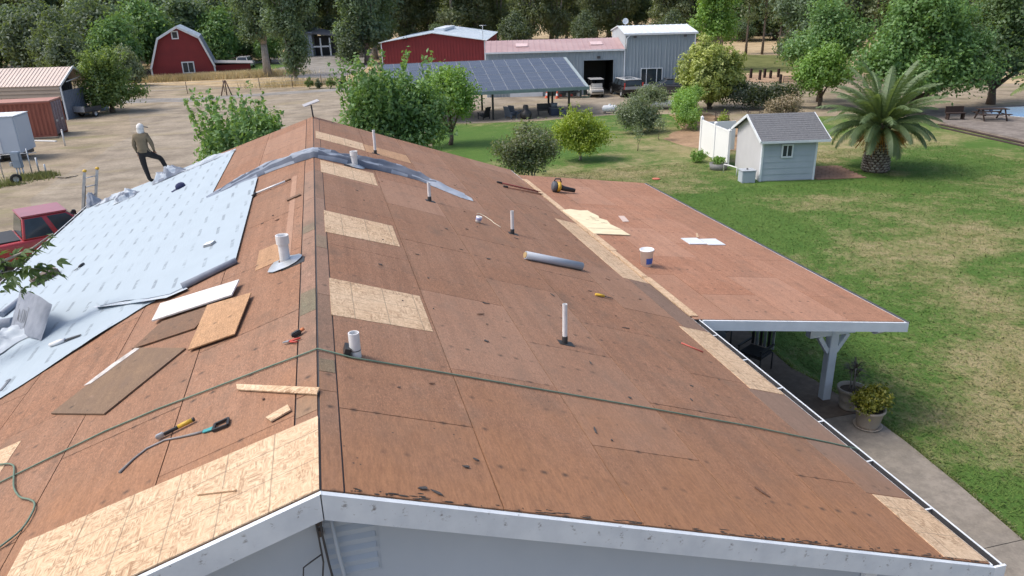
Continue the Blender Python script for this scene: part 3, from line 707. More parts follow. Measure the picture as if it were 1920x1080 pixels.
mb.build('printed_letters', inkm, fl, True)
MB().tube([on(-1, 5.02, 13.1, .12), on(-1, 5.45, 13.45, .12), on(-1, 6.2, 14.0, .12)], .075, 12).build('rolled_edge', UNDG, flap, True)
crumple('crumpled_underlayment', 'white puffed underlayment folds under the turned up flap', -1, 5.0, 12.3, .55, .5, .2, 8, (UNDW, UNDW), yaw=.6)
o = thing('underlayment_offcut', 'short rolled offcut of grey underlayment near the left frame edge', 'underlayment', on(-1, 5.6, 14.7))
MB().tube([on(-1, 5.7, 14.3, .07), on(-1, 5.55, 15.0, .07)], .055, 12).build('roll', UNDG, o, True)
o = thing('work_glove', 'dark glove lying beside the rolled offcut on the underlayment', 'glove', mat=slope_matrix(-1, 5.2, 14.2, .7, .03))
g = MB().blob((0, 0, .03), .09, 3, .2, squash=(1.2, .8, .35))
for i in range(4): g.tube([(.08, -.05 + i * .033, .02), (.14, -.06 + i * .04, .02), (.18, -.06 + i * .04, .015)], [.017, .016, .012], 6)
g.tube([(-.02, .06, .02), (.05, .11, .015)], [.018, .012], 6); g.build('glove_body', DARK, o)
big = MB()
for q in ((.0, 0, .0, .34), (.0, .34, .2, .30), (.2, .30, .24, .17), (.24, .17, .2, .04), (.2, .04, .0, .0)):
    a = on(-1, 4.15 + q[0] * 1.2, 9.95 + q[1], .0235); b = on(-1, 4.15 + q[2] * 1.2, 9.95 + q[3], .0235); big.beam(a, b, .045, .002, 0, (NX * -1, 0, NZ))
big.build('printed_letter', inkm, und, True)
# cap and phone-size box, blade, black strap bits
o = thing('baseball_cap', 'navy blue baseball cap lying on the white underlayment', 'cap', mat=slope_matrix(-1, 3.5, 20.7, .4, .03))
c = MB().lathe([(.13, 0), (.135, .03), (.12, .08), (.08, .115), (.02, .13), (0, .13)], 16); NAVY = plain('navy_cloth', (.025, .035, .11), (.02, .025, .07), 8, .9)
c.build('crown', NAVY, o)
MB().hexa([(.08, -.1, .0), (.26, -.07, -.01), (.26, .07, -.01), (.08, .1, .0), (.08, -.1, .015), (.26, -.07, .005), (.26, .07, .005), (.08, .1, .015)]).build('brim', NAVY, o)
o = thing('cap_nail_box', 'small grey box resting near the right edge of the white underlayment', 'box', mat=slope_matrix(-1, 1.78, 12.95, -.5, .028))
MB().bbox(-.10, .10, -.07, .07, 0, .05, .012).build('box_body', plain('grey_box', (.35, .36, .37), None, 6), o)
MB().bbox(-.09, .09, -.06, .06, .0505, .058, .003).build('lid', WHITE, o)
def knife(name, label, side, x, y, yaw, L, handle, blade, mats):
    o = thing(name, label, 'tool', mat=slope_matrix(side, x, y, yaw, .03 if side < 0 and x > 2.4 else .012))
    MB().tube([(-L * .5, 0, .015), (-L * .2, 0, .018), (0, 0, .016)], [handle, handle * 1.15, handle * .9], 8).build('grip', mats[0], o)
    MB().hexa([(0, -blade, .008), (L * .5, -blade * .7, .006), (L * .5, blade * .7, .006), (0, blade, .008), (0, -blade, .018), (L * .5, -blade * .7, .012), (L * .5, blade * .7, .012), (0, blade, .018)]).build('blade', mats[1], o)
    return o
knife('utility_knife', 'yellow and black utility knife lying low on the right roof slope', 1, 4.57, 11.02, .0, .34, .022, .018, (YEL, BLACK))
knife('caulking_gun', 'black and silver caulking tool on the lower white underlayment', -1, 3.6, 10.95, 2.9, .5, .03, .035, (PVC, BLACK))
knife('small_knife', 'small dark knife beside the leafy branch on the white underlayment', -1, 4.75, 15.8, 1.2, .3, .025, .02, (BLACK, DARK))
# ------------------------------------------------------------------ loose boards and sheets on the left slope
def board(name, label, side, corners, c, th, mat, cat='board', group=None, lift=None):
    o = thing(name, label, cat, on(side, *corners[0]), group=group)
    n = len(corners); lift = lift or [0] * n
    vs = [on(side, x, y, c + l) for (x, y), l in zip(corners, lift)] + [on(side, x, y, c + th + l) for (x, y), l in zip(corners, lift)]
    MB().add(vs, [tuple(reversed(range(n))), tuple(range(n, 2 * n))] + [(i, (i + 1) % n, n + (i + 1) % n, n + i) for i in range(n)]).build('board_body', mat, o, True)
    return o
board('painted_board', 'white painted board lying on the plywood above two brown sheets', -1, [(2.18, 10.0), (2.13, 10.48), (1.01, 10.08), (1.08, 9.62)], .05, .02, plain('chalky_white', (.74, .72, .70), (.55, .52, .50), 5, .8), lift=[0, .04, .02, 0])
DKS = plywood_mat('dark_stained_sheet', (.235, .13, .07), (.17, .09, .05), (.14, .10, .075), .9)
board('plywood_offcut', 'brown plywood offcut with a dark stain tucked under the white board', -1, [(2.32, 9.33), (1.50, 9.08), (1.30, 9.68), (2.05, 9.92)], .012, .015, DKS, 'plywood')
board('plywood_offcut', 'clean orange plywood offcut leaning over the stained one', -1, [(1.47, 8.37), (.92, 8.23), (.81, 9.38), (1.40, 9.64)], .03, .015, PLYN, 'plywood', lift=[0, 0, .02, .02])
o = board('water_stained_sheet', 'large weathered plywood sheet with black water stain on the left slope', -1, [(3.0, 8.33), (2.24, 7.63), (1.53, 8.53), (2.28, 9.33)], .008, .016, plywood_mat('mouldy_sheet', (.20, .135, .075), (.145, .095, .055), (.07, .06, .055), .9), 'plywood')
mb = MB(); poly_slope(mb, -1, [(2.75, 8.75), (2.66, 8.72), (2.40, 9.0), (2.2, 9.22), (2.27, 9.30), (2.5, 9.08)], .025, .028); mb.build('white_residue', plain('residue', (.62, .60, .58), (.35, .32, .29), 12, .9, .4), o, True)
board('osb_strip', 'narrow pale osb strip lying across the near ridge', -1, [(.79, 6.90), (.77, 6.77), (.005, 5.95), (-.02, 6.05)], .012, .014, CHIP)
board('osb_strip', 'short osb scrap lying above the new osb sheet', -1, [(.45, 5.95), (.40, 5.84), (.23, 5.88), (.26, 6.0)], .012, .014, CHIP)
board('wood_stick', 'thin brown stick on the left slope beside the ridge', -1, [(.52, 14.05), (.5, 13.92), (.25, 13.94), (.26, 14.05)], .008, .02, PLYD)
board('wood_sliver', 'thin pale wood sliver lying on the new osb sheet', -1, [(.95, 5.25), (.94, 5.21), (.62, 5.02), (.63, 5.05)], .012, .012, CHIP)
o = thing('white_pole', 'white pole with black tip lying beside the upper underlayment edge', 'pole', on(-1, .85, 15.7))
MB().tube([on(-1, 1.18, 15.72, .04), on(-1, .58, 15.66, .04)], .022, 10).build('tube', PVC, o, True)
MB().tube([on(-1, .58, 15.66, .04), on(-1, .47, 15.65, .04)], .02, 8).build('tip', plain('brown_tip', (.14, .08, .05)), o, True)
MB().tube([on(-1, 1.25, 15.6, .03), on(-1, 1.19, 15.72, .04)], .03, 8).build('tip', BLACK, o, True)
# hammer tacker with yellow grip
o = thing('hammer_tacker', 'yellow gripped silver hammer tacker lying on the left slope', 'tool', mat=slope_matrix(-1, 1.30, 6.50, math.pi + .1, .012))
# local +x runs down the slope
MB().tube([(.02, 0, .022), (.08, 0, .024), (.155, .0, .022)], [.02, .021, .02], 10).build('yellow_grip', YEL, o)
MB().tube([(.156, 0, .022), (.175, 0, .022)], [.021, .019], 10).build('end_cap', BLACK, o)
MB().bbox(-.12, .02, -.017, .017, .005, .035, .006).build('black_shaft', BLACK, o)
MB().bbox(-.19, -.115, -.022, .022, .003, .045, .008).build('steel_head', STEEL, o)
o = thing('webbing_strap', 'curved grey strap with teal webbing and a square buckle', 'strap', on(-1, 1.2, 6.3))
sp = [(1.75, 6.17), (1.66, 6.31), (1.56, 6.40), (1.40, 6.41), (1.25, 6.33), (1.12, 6.27), (1.03, 6.235)]
MB().tube([on(-1, x, y, .012) for x, y in sp], [.014, .01, .009, .009, .01, .012, .012], 6).build('cord', plain('grey_cord', (.18, .17, .16), (.28, .28, .29), 4), o, True)
mb = MB(); slab(mb, -1, .93, 1.03, 6.175, 6.235, .01, .02, 0, 6.205, 6.25); mb.build('teal_webbing', plain('teal', (.05, .33, .33), (.04, .25, .27), 6), o, True)
mb = MB()
for a, b in (((.80, 6.13), (.93, 6.15)), ((.93, 6.15), (.92, 6.25)), ((.92, 6.25), (.80, 6.25)), ((.80, 6.25), (.80, 6.13))): mb.beam(on(-1, *a, .02), on(-1, *b, .02), .02, .025)
mb.build('buckle', BLACK, o, True)
o = thing('pliers', 'red handled pliers lying just left of the ridge', 'tool', mat=slope_matrix(-1, .28, 7.36, 2.6, .012))
for s_ in (-1, 1): MB().tube([(0, 0, .015), (.05, s_ * .02, .015), (.12, s_ * .035, .012)], [.010, .011, .010], 7).build('handle', REDP, o)
MB().hexa([(-.09, -.006, .008), (0, -.018, .005), (0, .018, .005), (-.09, .006, .008), (-.09, -.006, .018), (0, -.018, .025), (0, .018, .025), (-.09, .006, .018)]).build('jaws', STEEL, o)
o = thing('tape_measure', 'black and orange tool beside the red pliers near the ridge', 'tool', mat=slope_matrix(-1, .21, 7.46, .3, .012))
MB().bbox(-.06, .05, -.03, .03, 0, .05, .012).build('case', BLACK, o)
MB().tube([(-.10, 0, .03), (-.055, 0, .03)], [.018, .02], 8).build('knob', plain('orange', (.6, .2, .08)), o)

# green hose across both slopes
hose = thing('garden_hose', 'thin green hose running right across both roof slopes', 'hose', on(1, 0, 6.9))
Lp = [(3.9, 6.95), (3.1, 7.08), (2.62, 7.14), (2.12, 7.19), (1.59, 7.16), (1.05, 7.07), (.51, 6.99), (.19, 6.93)]
Rp = [(.32, 6.83), (1.05, 6.84), (2.17, 6.84), (3.41, 6.83), (4.79, 6.81), (5.9, 6.72), (6.25, 6.68)]
HM = plain('green_hose', (.10, .17, .12), (.14, .20, .15), 4, .6)
MB().tube([on(-1, x, y, .016) for x, y in Lp] + [Vector((0, 6.9, RZ + .018))] + [on(1, x, y, .016) for x, y in Rp] + [Vector((6.42, 6.66, 2.85)), Vector((6.45, 6.64, 2.2)), Vector((6.5, 6.6, .1))], .009, 8).build('hose_run', HM, hose, True)
o = thing('hose_loop', 'loose green hose loop at the lower left corner of the roof', 'hose', on(-1, 2.7, 6.6))
lp = [(3.6, 7.62), (3.26, 7.51), (3.06, 7.34), (2.95, 7.05), (2.86, 6.80), (2.72, 6.55), (2.58, 6.40), (2.50, 6.28), (2.47, 6.12), (2.49, 5.92), (2.6, 5.80), (2.8, 5.66), (3.2, 5.5)]
ff = []
for i in range(len(lp) - 1):
    p0, p1, p2, p3 = (Vector(lp[max(0, min(len(lp) - 1, i + k))]) for k in (-1, 0, 1, 2))
    for t in range(4):
        t /= 4; ff.append(.5 * ((2 * p1) + (p2 - p0) * t + (2 * p0 - 5 * p1 + 4 * p2 - p3) * t * t + (3 * p1 - p0 - 3 * p2 + p3) * t ** 3))
MB().tube([on(-1, q.x, q.y, .024) for q in ff], .009, 8).build('hose_run', HM, o, True)

# ------------------------------------------------------------------ right slope: roll, cup, bars, scraps
o = thing('underlayment_roll', 'pale grey roll of underlayment lying on the right slope', 'roll', on(1, 4.1, 12.45))
MB().tube([on(1, 3.56, 12.42, .075), on(1, 4.69, 12.56, .075)], .075, 20).build('roll_body', plain('roll_grey', (.42, .46, .52), (.37, .41, .47), 3, .5), o, True)
MB().tube([on(1, 3.545, 12.418, .075), on(1, 3.562, 12.422, .075)], .055, 14).build('core', plain('cardboard', (.45, .32, .15)), o, True)
o = thing('caulk_tub', 'small white tub on the right slope beside a length of string', 'tub', mat=slope_matrix(1, 3.14, 14.55, 0, .006))
MB().lathe([(.0, 0), (.055, 0), (.062, .13), (.056, .13), (.05, .02), (0, .02)], 16).build('tub_body', PVC, o)
MB().lathe([(.0592, .05), (.061, .051), (.0625, .10), (.061, .101)], 16).build('label_band', plain('lavender', (.35, .38, .6)), o)
o = thing('string', 'wavy piece of pale string on the right slope', 'string', on(1, 3.4, 15))
MB().tube([on(1, x, y, .008) for x, y in ((3.30, 15.42), (3.38, 15.45), (3.46, 15.3), (3.53, 15.05), (3.55, 14.85), (3.63, 14.6))], .008, 5).build('string_run', plain('cream_string', (.65, .58, .46)), o, True)
for i, (a, b, mt) in enumerate((((5.02, 20.5), (6.28, 20.72), plain('red_bar', (.28, .055, .045), (.2, .04, .035), 6, .5)), ((5.08, 20.03), (6.2, 20.38), plain('wood_handle', (.45, .24, .16), (.36, .17, .11), 6, .6)))):
    o = thing('roofing_bar', ('red roofing bar lying at the far edge of the right slope', 'wooden handled roofing bar lying beside the red one')[i], 'tool', on(1, *a))
    va = on(1, *a, .03); vb = on(1, *b, .03)
    MB().tube([va, vb], .02, 8).build('shaft', mt, o, True)
    MB().tube([va - (vb - va) * .10, va + (vb - va) * .02], .026, 8).build('grip', BLACK, o, True)
    e = vb; t = (vb - va).normalized(); y_ = Vector((0, 1, 0))
    MB().hexa([e - y_ * .04 - Vector((0, 0, .02)), e + t * .14 - y_ * .08 - Vector((0, 0, .025)), e + t * .14 + y_ * .08 - Vector((0, 0, .025)), e + y_ * .04 - Vector((0, 0, .02)), e - y_ * .04 + Vector((0, 0, .012)), e + t * .14 - y_ * .08, e + t * .14 + y_ * .08, e + y_ * .04 + Vector((0, 0, .012))]).build('head', DARK, o, True)
o = thing('red_marker', 'thin red stick lying low on the right slope near the gutter', 'stick', on(1, 5.35, 9.3))
MB().tube([on(1, 5.22, 9.42, .012), on(1, 5.48, 9.2, .012)], .011, 6).build('stick_body', plain('pink_red', (.55, .13, .10)), o, True)
# cordless leaf blower on the patio roof
o = thing('leaf_blower', 'yellow and black cordless blower standing on the patio roof', 'blower', onp(6.75, 20.9))
o.rotation_euler = (0, rad(8), rad(-4))
MB().lathe([(0, -.06), (.12, -.06), (.155, -.03), (.155, .03), (.12, .06), (0, .06)], 18).v
mb = MB(); mb.lathe([(0, -.075), (.12, -.075), (.155, -.04), (.155, .04), (.12, .075), (0, .075)], 18); mb.v = [(-.02 + z, y, .17 + x) for x, y, z in mb.v]; mb.build('fan_housing', plain('blower_grey', (.10, .11, .13), None, 6), o)
mb = MB(); mb.lathe([(.08, 0), (.150, .0), (.150, .09), (.08, .12)], 18); mb.v = [(.06 + z, y, .17 + x) for x, y, z in mb.v]; mb.build('yellow_housing', YEL, o)
MB().tube([(.15, 0, .15), (.3, 0, .12), (.62, 0, .085)], [.085, .075, .06], 12).build('nozzle', BLACK, o)
MB().tube([(-.05, 0, .32), (-.02, 0, .40), (.12, 0, .40), (.17, 0, .30)], .022, 8).build('handle', BLACK, o)
MB().bbox(-.06, .12, -.06, .06, .0, .03, .01).build('foot', BLACK, o)
# sheets and bucket on the patio roof
def pboard(name, label, poly, th, mat, c=.004):
    o = thing(name, label, 'board', onp(*poly[0])); n = len(poly)
    vs = [onp(x, y, c) for x, y in poly] + [onp(x, y, c + th) for x, y in poly]
    MB().add(vs, [tuple(reversed(range(n))), tuple(range(n, 2 * n))] + [(i, (i + 1) % n, n + (i + 1) % n, n + i) for i in range(n)]).build('board_body', mat, o, True); return o
CREAM = plain('pale_sheet', (.80, .70, .48), (.70, .60, .40), 4, .8, .2)
o = pboard('pale_plywood_sheet', 'cream plywood sheet with a ragged edge on the patio roof', [(6.22, 18.5), (6.5, 18.66), (6.75, 18.55), (6.98, 18.62), (7.0, 18.4), (7.08, 18.05), (7.02, 17.8), (7.16, 17.6), (7.1, 17.2), (7.2, 16.8), (7.24, 16.24), (6.30, 16.24), (6.29, 17.2)], .018, CREAM, .012)
mb = MB(); pslab(mb, 6.32, 7.22, 16.72, 16.74, .0301, .032); mb.build('joint_line', plain('joint', (.30, .25, .16)), o, True)
sc_ = MB()
for i in range(14): x = rng.uniform(6.5, 6.95); y = rng.uniform(17.2, 18.2); pslab(sc_, x, x + rng.uniform(.03, .12), y, y + rng.uniform(.01, .05), .0301, .032)
sc_.build('torn_marks', plain('torn', (.45, .38, .24)), o, True)
for i, (a, b) in enumerate(((8.56, 9.05), (9.07, 9.57))):
    pboard('white_board', ('left one of two white panels lying side by side on the patio roof', 'right one of two white panels lying side by side on the patio roof')[i], [(a, 15.70), (b, 15.76), (b + .01, 16.3), (a + .01, 16.2)], .015, WHITE)
pboard('pink_panel', 'small pale pink panel lying alone on the patio roof', [(7.60, 17.6), (7.80, 17.66), (7.90, 18.25), (7.72, 18.22)], .012, plain('pale_pink', (.66, .52, .45)))
pboard('wood_sliver', 'thin wood sliver beyond the two white panels on the patio roof', [(9.1, 16.4), (9.16, 16.38), (9.32, 16.75), (9.28, 16.77)], .012, CHIP)
o = thing('white_bucket', 'white plastic bucket with a blue label on the patio roof', 'bucket', onp(6.63, 13.9, .004))
MB().lathe([(0, 0), (.115, 0), (.145, .34), (.155, .34), (.155, .365), (.14, .365), (.11, .02), (0, .02)], 24).build('pail', plain('white_plastic', (.90, .91, .92), (.86, .87, .88), 3, .35), o)
mb = MB(); nn = 10
vs = []
for j in range(nn + 1):
    a = rad(-115 + 95 * j / nn)
    for z in (.06, .19):
        r_ = .115 + .03 * z / .34 + .002; vs.append((r_ * math.cos(a), r_ * math.sin(a), z))
mb.add(vs, [(2 * j, 2 * j + 2, 2 * j + 3, 2 * j + 1) for j in range(nn)], 0, True); mb.build('blue_label', BLUE, o)
hd = [(.15 * math.cos(a), .15 * math.sin(a), .33 - .12 * math.sin((a - rad(-30)) )) for a in [rad(-30 + 180 * j / 10) for j in range(11)]]
MB().tube([(math.cos(rad(-30 + 180 * j / 10)) * .16, math.sin(rad(-30 + 180 * j / 10)) * .16, .34 - .10 * math.sin(math.pi * j / 10)) for j in range(11)], .005, 5).build('handle', STEEL, o)
# satellite dish on the far ridge end
o = thing('satellite_dish', 'flat rectangular satellite dish on a mast at the far ridge end', 'satellite dish', (0, 23.9, RZ))
MB().tube([(.0, 0, -.05), (-.02, 0, .36)], .022, 8).build('mast', DARK, o)
mb = MB(); mb.bbox(-.25, .25, -.15, .15, -.012, .012, .01)
pn = mb.build('panel', plain('dish_grey', (.40, .40, .42), None, 3, .6), o); pn.location = (-.02, 0, .42); pn.rotation_euler = (rad(6), rad(-16), rad(12))
# ladder head above the left eave
o = thing('extension_ladder', 'aluminium extension ladder with yellow tips leaning on the left eave', 'ladder', (-7.35, 25.1, 0))
LT = Vector((.42, -.1, 3.75)); LW = Vector((.28, .30, 0))
for s_ in (0, 1):
    a = Vector((-.55, 0, 0)) + LW * s_; b = LT + LW * s_
    MB().beam(a, b, .035, .08, 0, (1, 0, .2)).build('rail', GALV, o)
    MB().blob(tuple(b), .06, 2 + s_, .1, squash=(1, 1, .8)).build('end_cap', YEL, o)
for i in range(13):
    t = .04 + i * .075; a = Vector((-.55, 0, 0)).lerp(LT, t); MB().tube([a, a + LW], .016, 6).build('rung', GALV, o)
MB().beam(Vector((-.5, -.02, .02)) + LW * 0, Vector((-.5, -.02, .02)).lerp(LT, .88), .02, .1, 0, (1, 0, .2)).build('inner_rail', BLACK, o)

# shingle scraps strewn on the deck
scr = []
rs = random.Random(11)
SCRM = plain('shingle_scrap', (.05, .05, .055), (.09, .085, .08), 20, .95, .4)
SCRB = plain('wood_scrap', (.16, .085, .055), (.11, .06, .04), 12, .9)
special = [(1, .72, 4.72, .12, .05), (1, 1.12, 5.1, .09, .05), (1, 1.9, 7.98, .10, .07), (1, 4.06, 5.33, .05, .25), (1, 2.76, 11.82, .16, .05), (1, .82, 4.68, .16, .04), (1, 2.2, 9.4, .13, .04), (1, 1.5, 10.0, .05, .05), (1, 2.02, 8.9, .16, .03), (1, 3.5, 10.5, .03, .17), (1, 5.4, 11.4, .12, .04), (1, 3.8, 13.9, .16, .03), (1, 2.3, 13.3, .1, .05), (1, 1.05, 6.55, .09, .03), (1, .72, 6.35, .05, .03), (1, 3.2, 7.9, .03, .16), (1, 4.3, 7.3, .03, .12), (1, 2.6, 6.1, .03, .18), (1, 5.0, 16.0, .16, .03), (1, 4.4, 9.6, .22, .03)]
for i in range(44):
    side = 1 if i < 38 else -1
    special.append((side, rs.uniform(.4, 5.6) if side > 0 else rs.uniform(.4, 1.1), rs.uniform(5.0, 20.5) if side > 0 else rs.uniform(6, 16), rs.uniform(.03, .12), rs.uniform(.02, .06)))
for i, (side, x, y, a, b) in enumerate(special):
    o = tag(bpy.data.objects.new('shingle_scrap', None), None, None)
    bpy.data.objects.remove(o)
    mb = MB(); n = 6
    ring = [(a * .42 * math.cos(2 * math.pi * j / n) * rs.uniform(.4, 1.2), b * .36 * math.sin(2 * math.pi * j / n) * rs.uniform(.3, 1.3)) for j in range(n)]
    mb.prism(ring, .0, .008, 'z')
    mt = SCRB if i % 5 == 3 else SCRM
    o = mb.build('shingle_scrap', mt); o.matrix_world = slope_matrix(side, x, y, rs.uniform(-.6, .6), .0075 if side < 0 or x > 1.3 else .009)
    tag(o, 'small dark scrap of torn roofing lying on the bare plywood deck', 'scrap', 'torn roofing scraps on the deck')
# ------------------------------------------------------------------ cars
def wheel(parent, x, y, r, w, side, rimm=None):
    o = MB()
    o.lathe([(r * .62, -w / 2), (r * .9, -w / 2), (r, -w * .3), (r, w * .3), (r * .9, w / 2), (r * .62, w / 2)], 20)
    o.v = [(x + a, y + c, r + b) for a, b, c in o.v]
    t = o.build('wheel', RUBBER, parent)
    h = MB().lathe([(0, w * .30), (r * .25, w * .36), (r * .55, w * .30), (r * .63, w * .42), (r * .63, -w * .4)], 16)
    h.v = [(x + a, y + c * side, r + b) for a, b, c in h.v]
    h.build('rim', rimm or GALV, t)
    return t
def soften(o, w):
    b = o.modifiers.new('bevel', 'BEVEL'); b.width = w; b.segments = 3; b.limit_method = 'ANGLE'; b.angle_limit = rad(25); b.use_clamp_overlap = True
    for q in o.data.polygons: q.use_smooth = True
    return o
def car_body(parent, prof, half, mat, name='body', tuck=.06):
    """side profile (x, z) lofted across the width with tucked flanks"""
    mb = MB(); n = len(prof); rows = [(-1, .0), (-.985, 0), (-.86, 1), (.86, 1), (.985, 0), (1, 0)]
    zs = [p[1] for p in prof]; zm = max(zs)
    vs = []
    for w, k in ((-1, 1), (-.9, 0), (.9, 0), (1, 1)):
        for x, z in prof: vs.append((x * (1 - .012 * k), w * half, z - (.03 * k if z > zm * .7 else 0)))
    fs = []
    for i in range(3):
        for j in range(n): fs.append((i * n + j, i * n + (j + 1) % n, (i + 1) * n + (j + 1) % n, (i + 1) * n + j))
    fs.append(tuple(range(n))); fs.append(tuple(range(3 * n, 4 * n)))
    return soften(mb.add(vs, fs).build(name, mat, parent), .07)
def cabin(parent, x0, x1, x2, x3, z0, z1, hw0, hw1, mat, roofm, glass=GLASS, pillars=(), name='cabin'):
    """x0 rear base, x1 rear top, x2 front top, x3 front base"""
    p = [(x0, -hw0, z0), (x3, -hw0, z0), (x3, hw0, z0), (x0, hw0, z0), (x1, -hw1, z1), (x2, -hw1, z1), (x2, hw1, z1), (x1, hw1, z1)]
    c = soften(MB().hexa(p).build(name, mat, parent), .05)
    rf = MB().bbox(x1 - .04, x2 + .04, -hw1 - .02, hw1 + .02, z1 + .002, z1 + .06, .025).build('roof', roofm, parent)
    def pane(a, b, cc, d, nrm, nm):
        a, b, cc, d = map(Vector, (a, b, cc, d)); m = (a + b + cc + d) / 4
        q = [m + (v - m) * .86 + Vector(nrm) * .012 for v in (a, b, cc, d)]
        MB().quad(*q).build(nm, glass, c)
    pane(p[1], p[2], p[6], p[5], (1, 0, .6), 'windscreen')
    pane(p[3], p[0], p[4], p[7], (-1, 0, .4), 'rear_window')
    xs = [0] + list(pillars) + [1]
    for s_ in (-1, 1):
        for i in range(len(xs) - 1):
            a0, a1 = xs[i] + .012, xs[i + 1] - .012
            b0 = Vector((x0, s_ * hw0, z0)).lerp(Vector((x3, s_ * hw0, z0)), a0); b1 = Vector((x0, s_ * hw0, z0)).lerp(Vector((x3, s_ * hw0, z0)), a1)
            t0 = Vector((x1, s_ * hw1, z1)).lerp(Vector((x2, s_ * hw1, z1)), a0); t1 = Vector((x1, s_ * hw1, z1)).lerp(Vector((x2, s_ * hw1, z1)), a1)
            pane(b0, b1, t1, t0, (0, s_, .25), 'side_window')
    return c
def paint(name, c, rough=.25):
    k = N(name); n = k.noise(k.obj(), 1.5, 3)
    k.p.inputs['Coat Weight'].default_value = .6; k.p.inputs['Coat Roughness'].default_value = .08
    return k.fin(k.mix(k.ramp(n, .3, .7), c, tuple(x * .85 for x in c)), rough)
REDCAR = paint('faded_red', (.40, .028, .035)); BLKCAR = paint('black_paint', (.012, .013, .015)); WHTCAR = paint('white_car', (.72, .73, .74)); GREYCAR = paint('grey_car', (.06, .06, .065)); SILV = paint('silver', (.35, .37, .40))
# red pickup beside the house: its front points right, away from the camera side
tk = thing('pickup_truck', 'faded red crew cab pickup parked left of the house', 'truck', (-9.6, 28.75, 0), rad(27))
prof = [(-2.9, .55), (-2.9, 1.05), (-.95, 1.08), (1.35, 1.12), (2.45, 1.05), (2.72, .95), (2.75, .5), (2.2, .42), (-2.6, .42)]
car_body(tk, prof, .98, REDCAR)
cabin(tk, -.95, -.80, .55, 1.30, 1.08, 1.80, .93, .74, REDCAR, paint('sun_faded_roof', (.33, .055, .075), .45), pillars=(.47,))
MB().box(-2.8, -1.0, -.82, .82, 1.052, 1.12).build('bed_cover', BLACK, tk)
for x in (-1.95, 1.75):
    for s_ in (-1, 1): wheel(tk, x, s_ * .88, .38, .26, s_)
for s_ in (-1, 1):
    MB().bbox(1.0, 1.16, s_ * 1.0 - .1 * (s_ < 0), s_ * 1.0 + .12 * (s_ > 0) + .0, 1.14, 1.42, .03).build('mirror', BLACK, tk)
    MB().box(2.70, 2.755, s_ * .72 - .14, s_ * .72 + .14, .72, .90).build('headlight', plain('lamp_glass', (.7, .7, .72), None, 3, .15), tk)
    MB().box(.06, .2, *sorted((s_ * .982, s_ * 1.0)), .93, .97).build('door_handle', BLACK, tk)
MB().bbox(2.7, 2.86, -.92, .92, .42, .62, .04).build('bumper', GALV, tk)
# boxy suv by the grey building
sv = thing('boxy_suv', 'boxy black suv with a white roof parked by the grey building', 'car', (27.1, 65.0, 0), rad(88))
car_body(sv, [(-2.05, .42), (-2.1, .9), (-2.05, 1.0), (1.0, 1.02), (1.95, .95), (2.1, .8), (2.1, .42), (1.8, .32), (-1.8, .32)], .9, BLKCAR)
cabin(sv, -2.04, -1.9, .55, 1.0, 1.0, 1.50, .87, .76, BLKCAR, WHTCAR, pillars=(.3, .62))
MB().box(-1.2, -.1, -.45, .45, 1.561, 1.568).build('sunroof', GLASS, sv)
MB().bbox(-2.16, -2.06, -.84, .84, .72, .97, .02).build('tailgate_panel', SILV, sv)
MB().bbox(-2.18, -2.05, -.88, .88, .40, .58, .03).build('bumper', BLKCAR, sv)
for x in (-1.35, 1.35):
    for s_ in (-1, 1): wheel(sv, x, s_ * .82, .35, .24, s_, SILV)
for s_ in (-1, 1): MB().box(-2.11, -2.05, s_ * .84 - .05, s_ * .84 + .05, .75, 1.3).build('tail_light', REDP, sv)
# dark car mostly hidden by shrubs
cr = thing('dark_car', 'dark grey car half hidden behind shrubs under the building window', 'car', (31.2, 63.4, 0), rad(-12))
car_body(cr, [(-2.1, .45), (-2.15, .85), (-1.6, .95), (1.1, .95), (2.0, .82), (2.15, .5), (1.8, .3), (-1.8, .3)], .86, GREYCAR)
cabin(cr, -1.6, -.9, .45, 1.15, .95, 1.4, .82, .64, GREYCAR, GREYCAR, pillars=(.45,))
for x in (-1.3, 1.35):
    for s_ in (-1, 1): wheel(cr, x, s_ * .78, .32, .22, s_)
cw = thing('white_car', 'small white car parked under the far trees behind the barn', 'car', (-10.0, 121, 0), rad(80))
car_body(cw, [(-2.1, .45), (-2.15, .9), (-1.9, 1.0), (1.0, 1.0), (1.95, .88), (2.15, .5), (1.8, .3), (-1.8, .3)], .9, WHTCAR)
cabin(cw, -2.0, -1.7, .45, 1.05, 1.0, 1.6, .86, .7, WHTCAR, WHTCAR, pillars=(.35, .66))
for x in (-1.3, 1.35):
    for s_ in (-1, 1): wheel(cw, x, s_ * .8, .34, .22, s_)
# golf cart, its back to the camera
gc = thing('golf_cart', 'white roofed golf cart parked in front of the dark garage opening', 'golf cart', (24.35, 65.4, 0), rad(80))
IV = plain('ivory', (.72, .70, .66), (.62, .60, .56), 4, .4)
car_body(gc, [(-1.1, .35), (-1.15, .72), (-.35, .76), (-.25, .42), (.35, .42), (.5, .85), (.75, .9), (1.15, .65), (1.15, .35), (.9, .25), (-.9, .25)], .58, IV)
MB().bbox(-.95, .6, -.6, .6, 1.55, 1.60, .02).build('canopy', WHTCAR, gc)
for x, xt in ((-.85, -.8), (.62, .5)):
    for s_ in (-1, 1): MB().tube([(x, s_ * .52, .7), (xt, s_ * .52, 1.56)], .02, 6).build('roof_post', BLACK, gc)
for x in (-.65, -.95):
    MB().bbox(x - .02, x + .34, -.52, .52, .765, .86, .03).build('seat', IV, gc)
MB().bbox(-.66, -.56, -.52, .52, .86, 1.2, .03).build('backrest', IV, gc)
MB().bbox(-1.45, -1.12, -.5, .5, .48, .54, .02).build('rear_deck', BLACK, gc)
MB().tube([(.4, .2, .8), (.2, .2, 1.0)], .015, 6).build('steering_column', BLACK, gc)
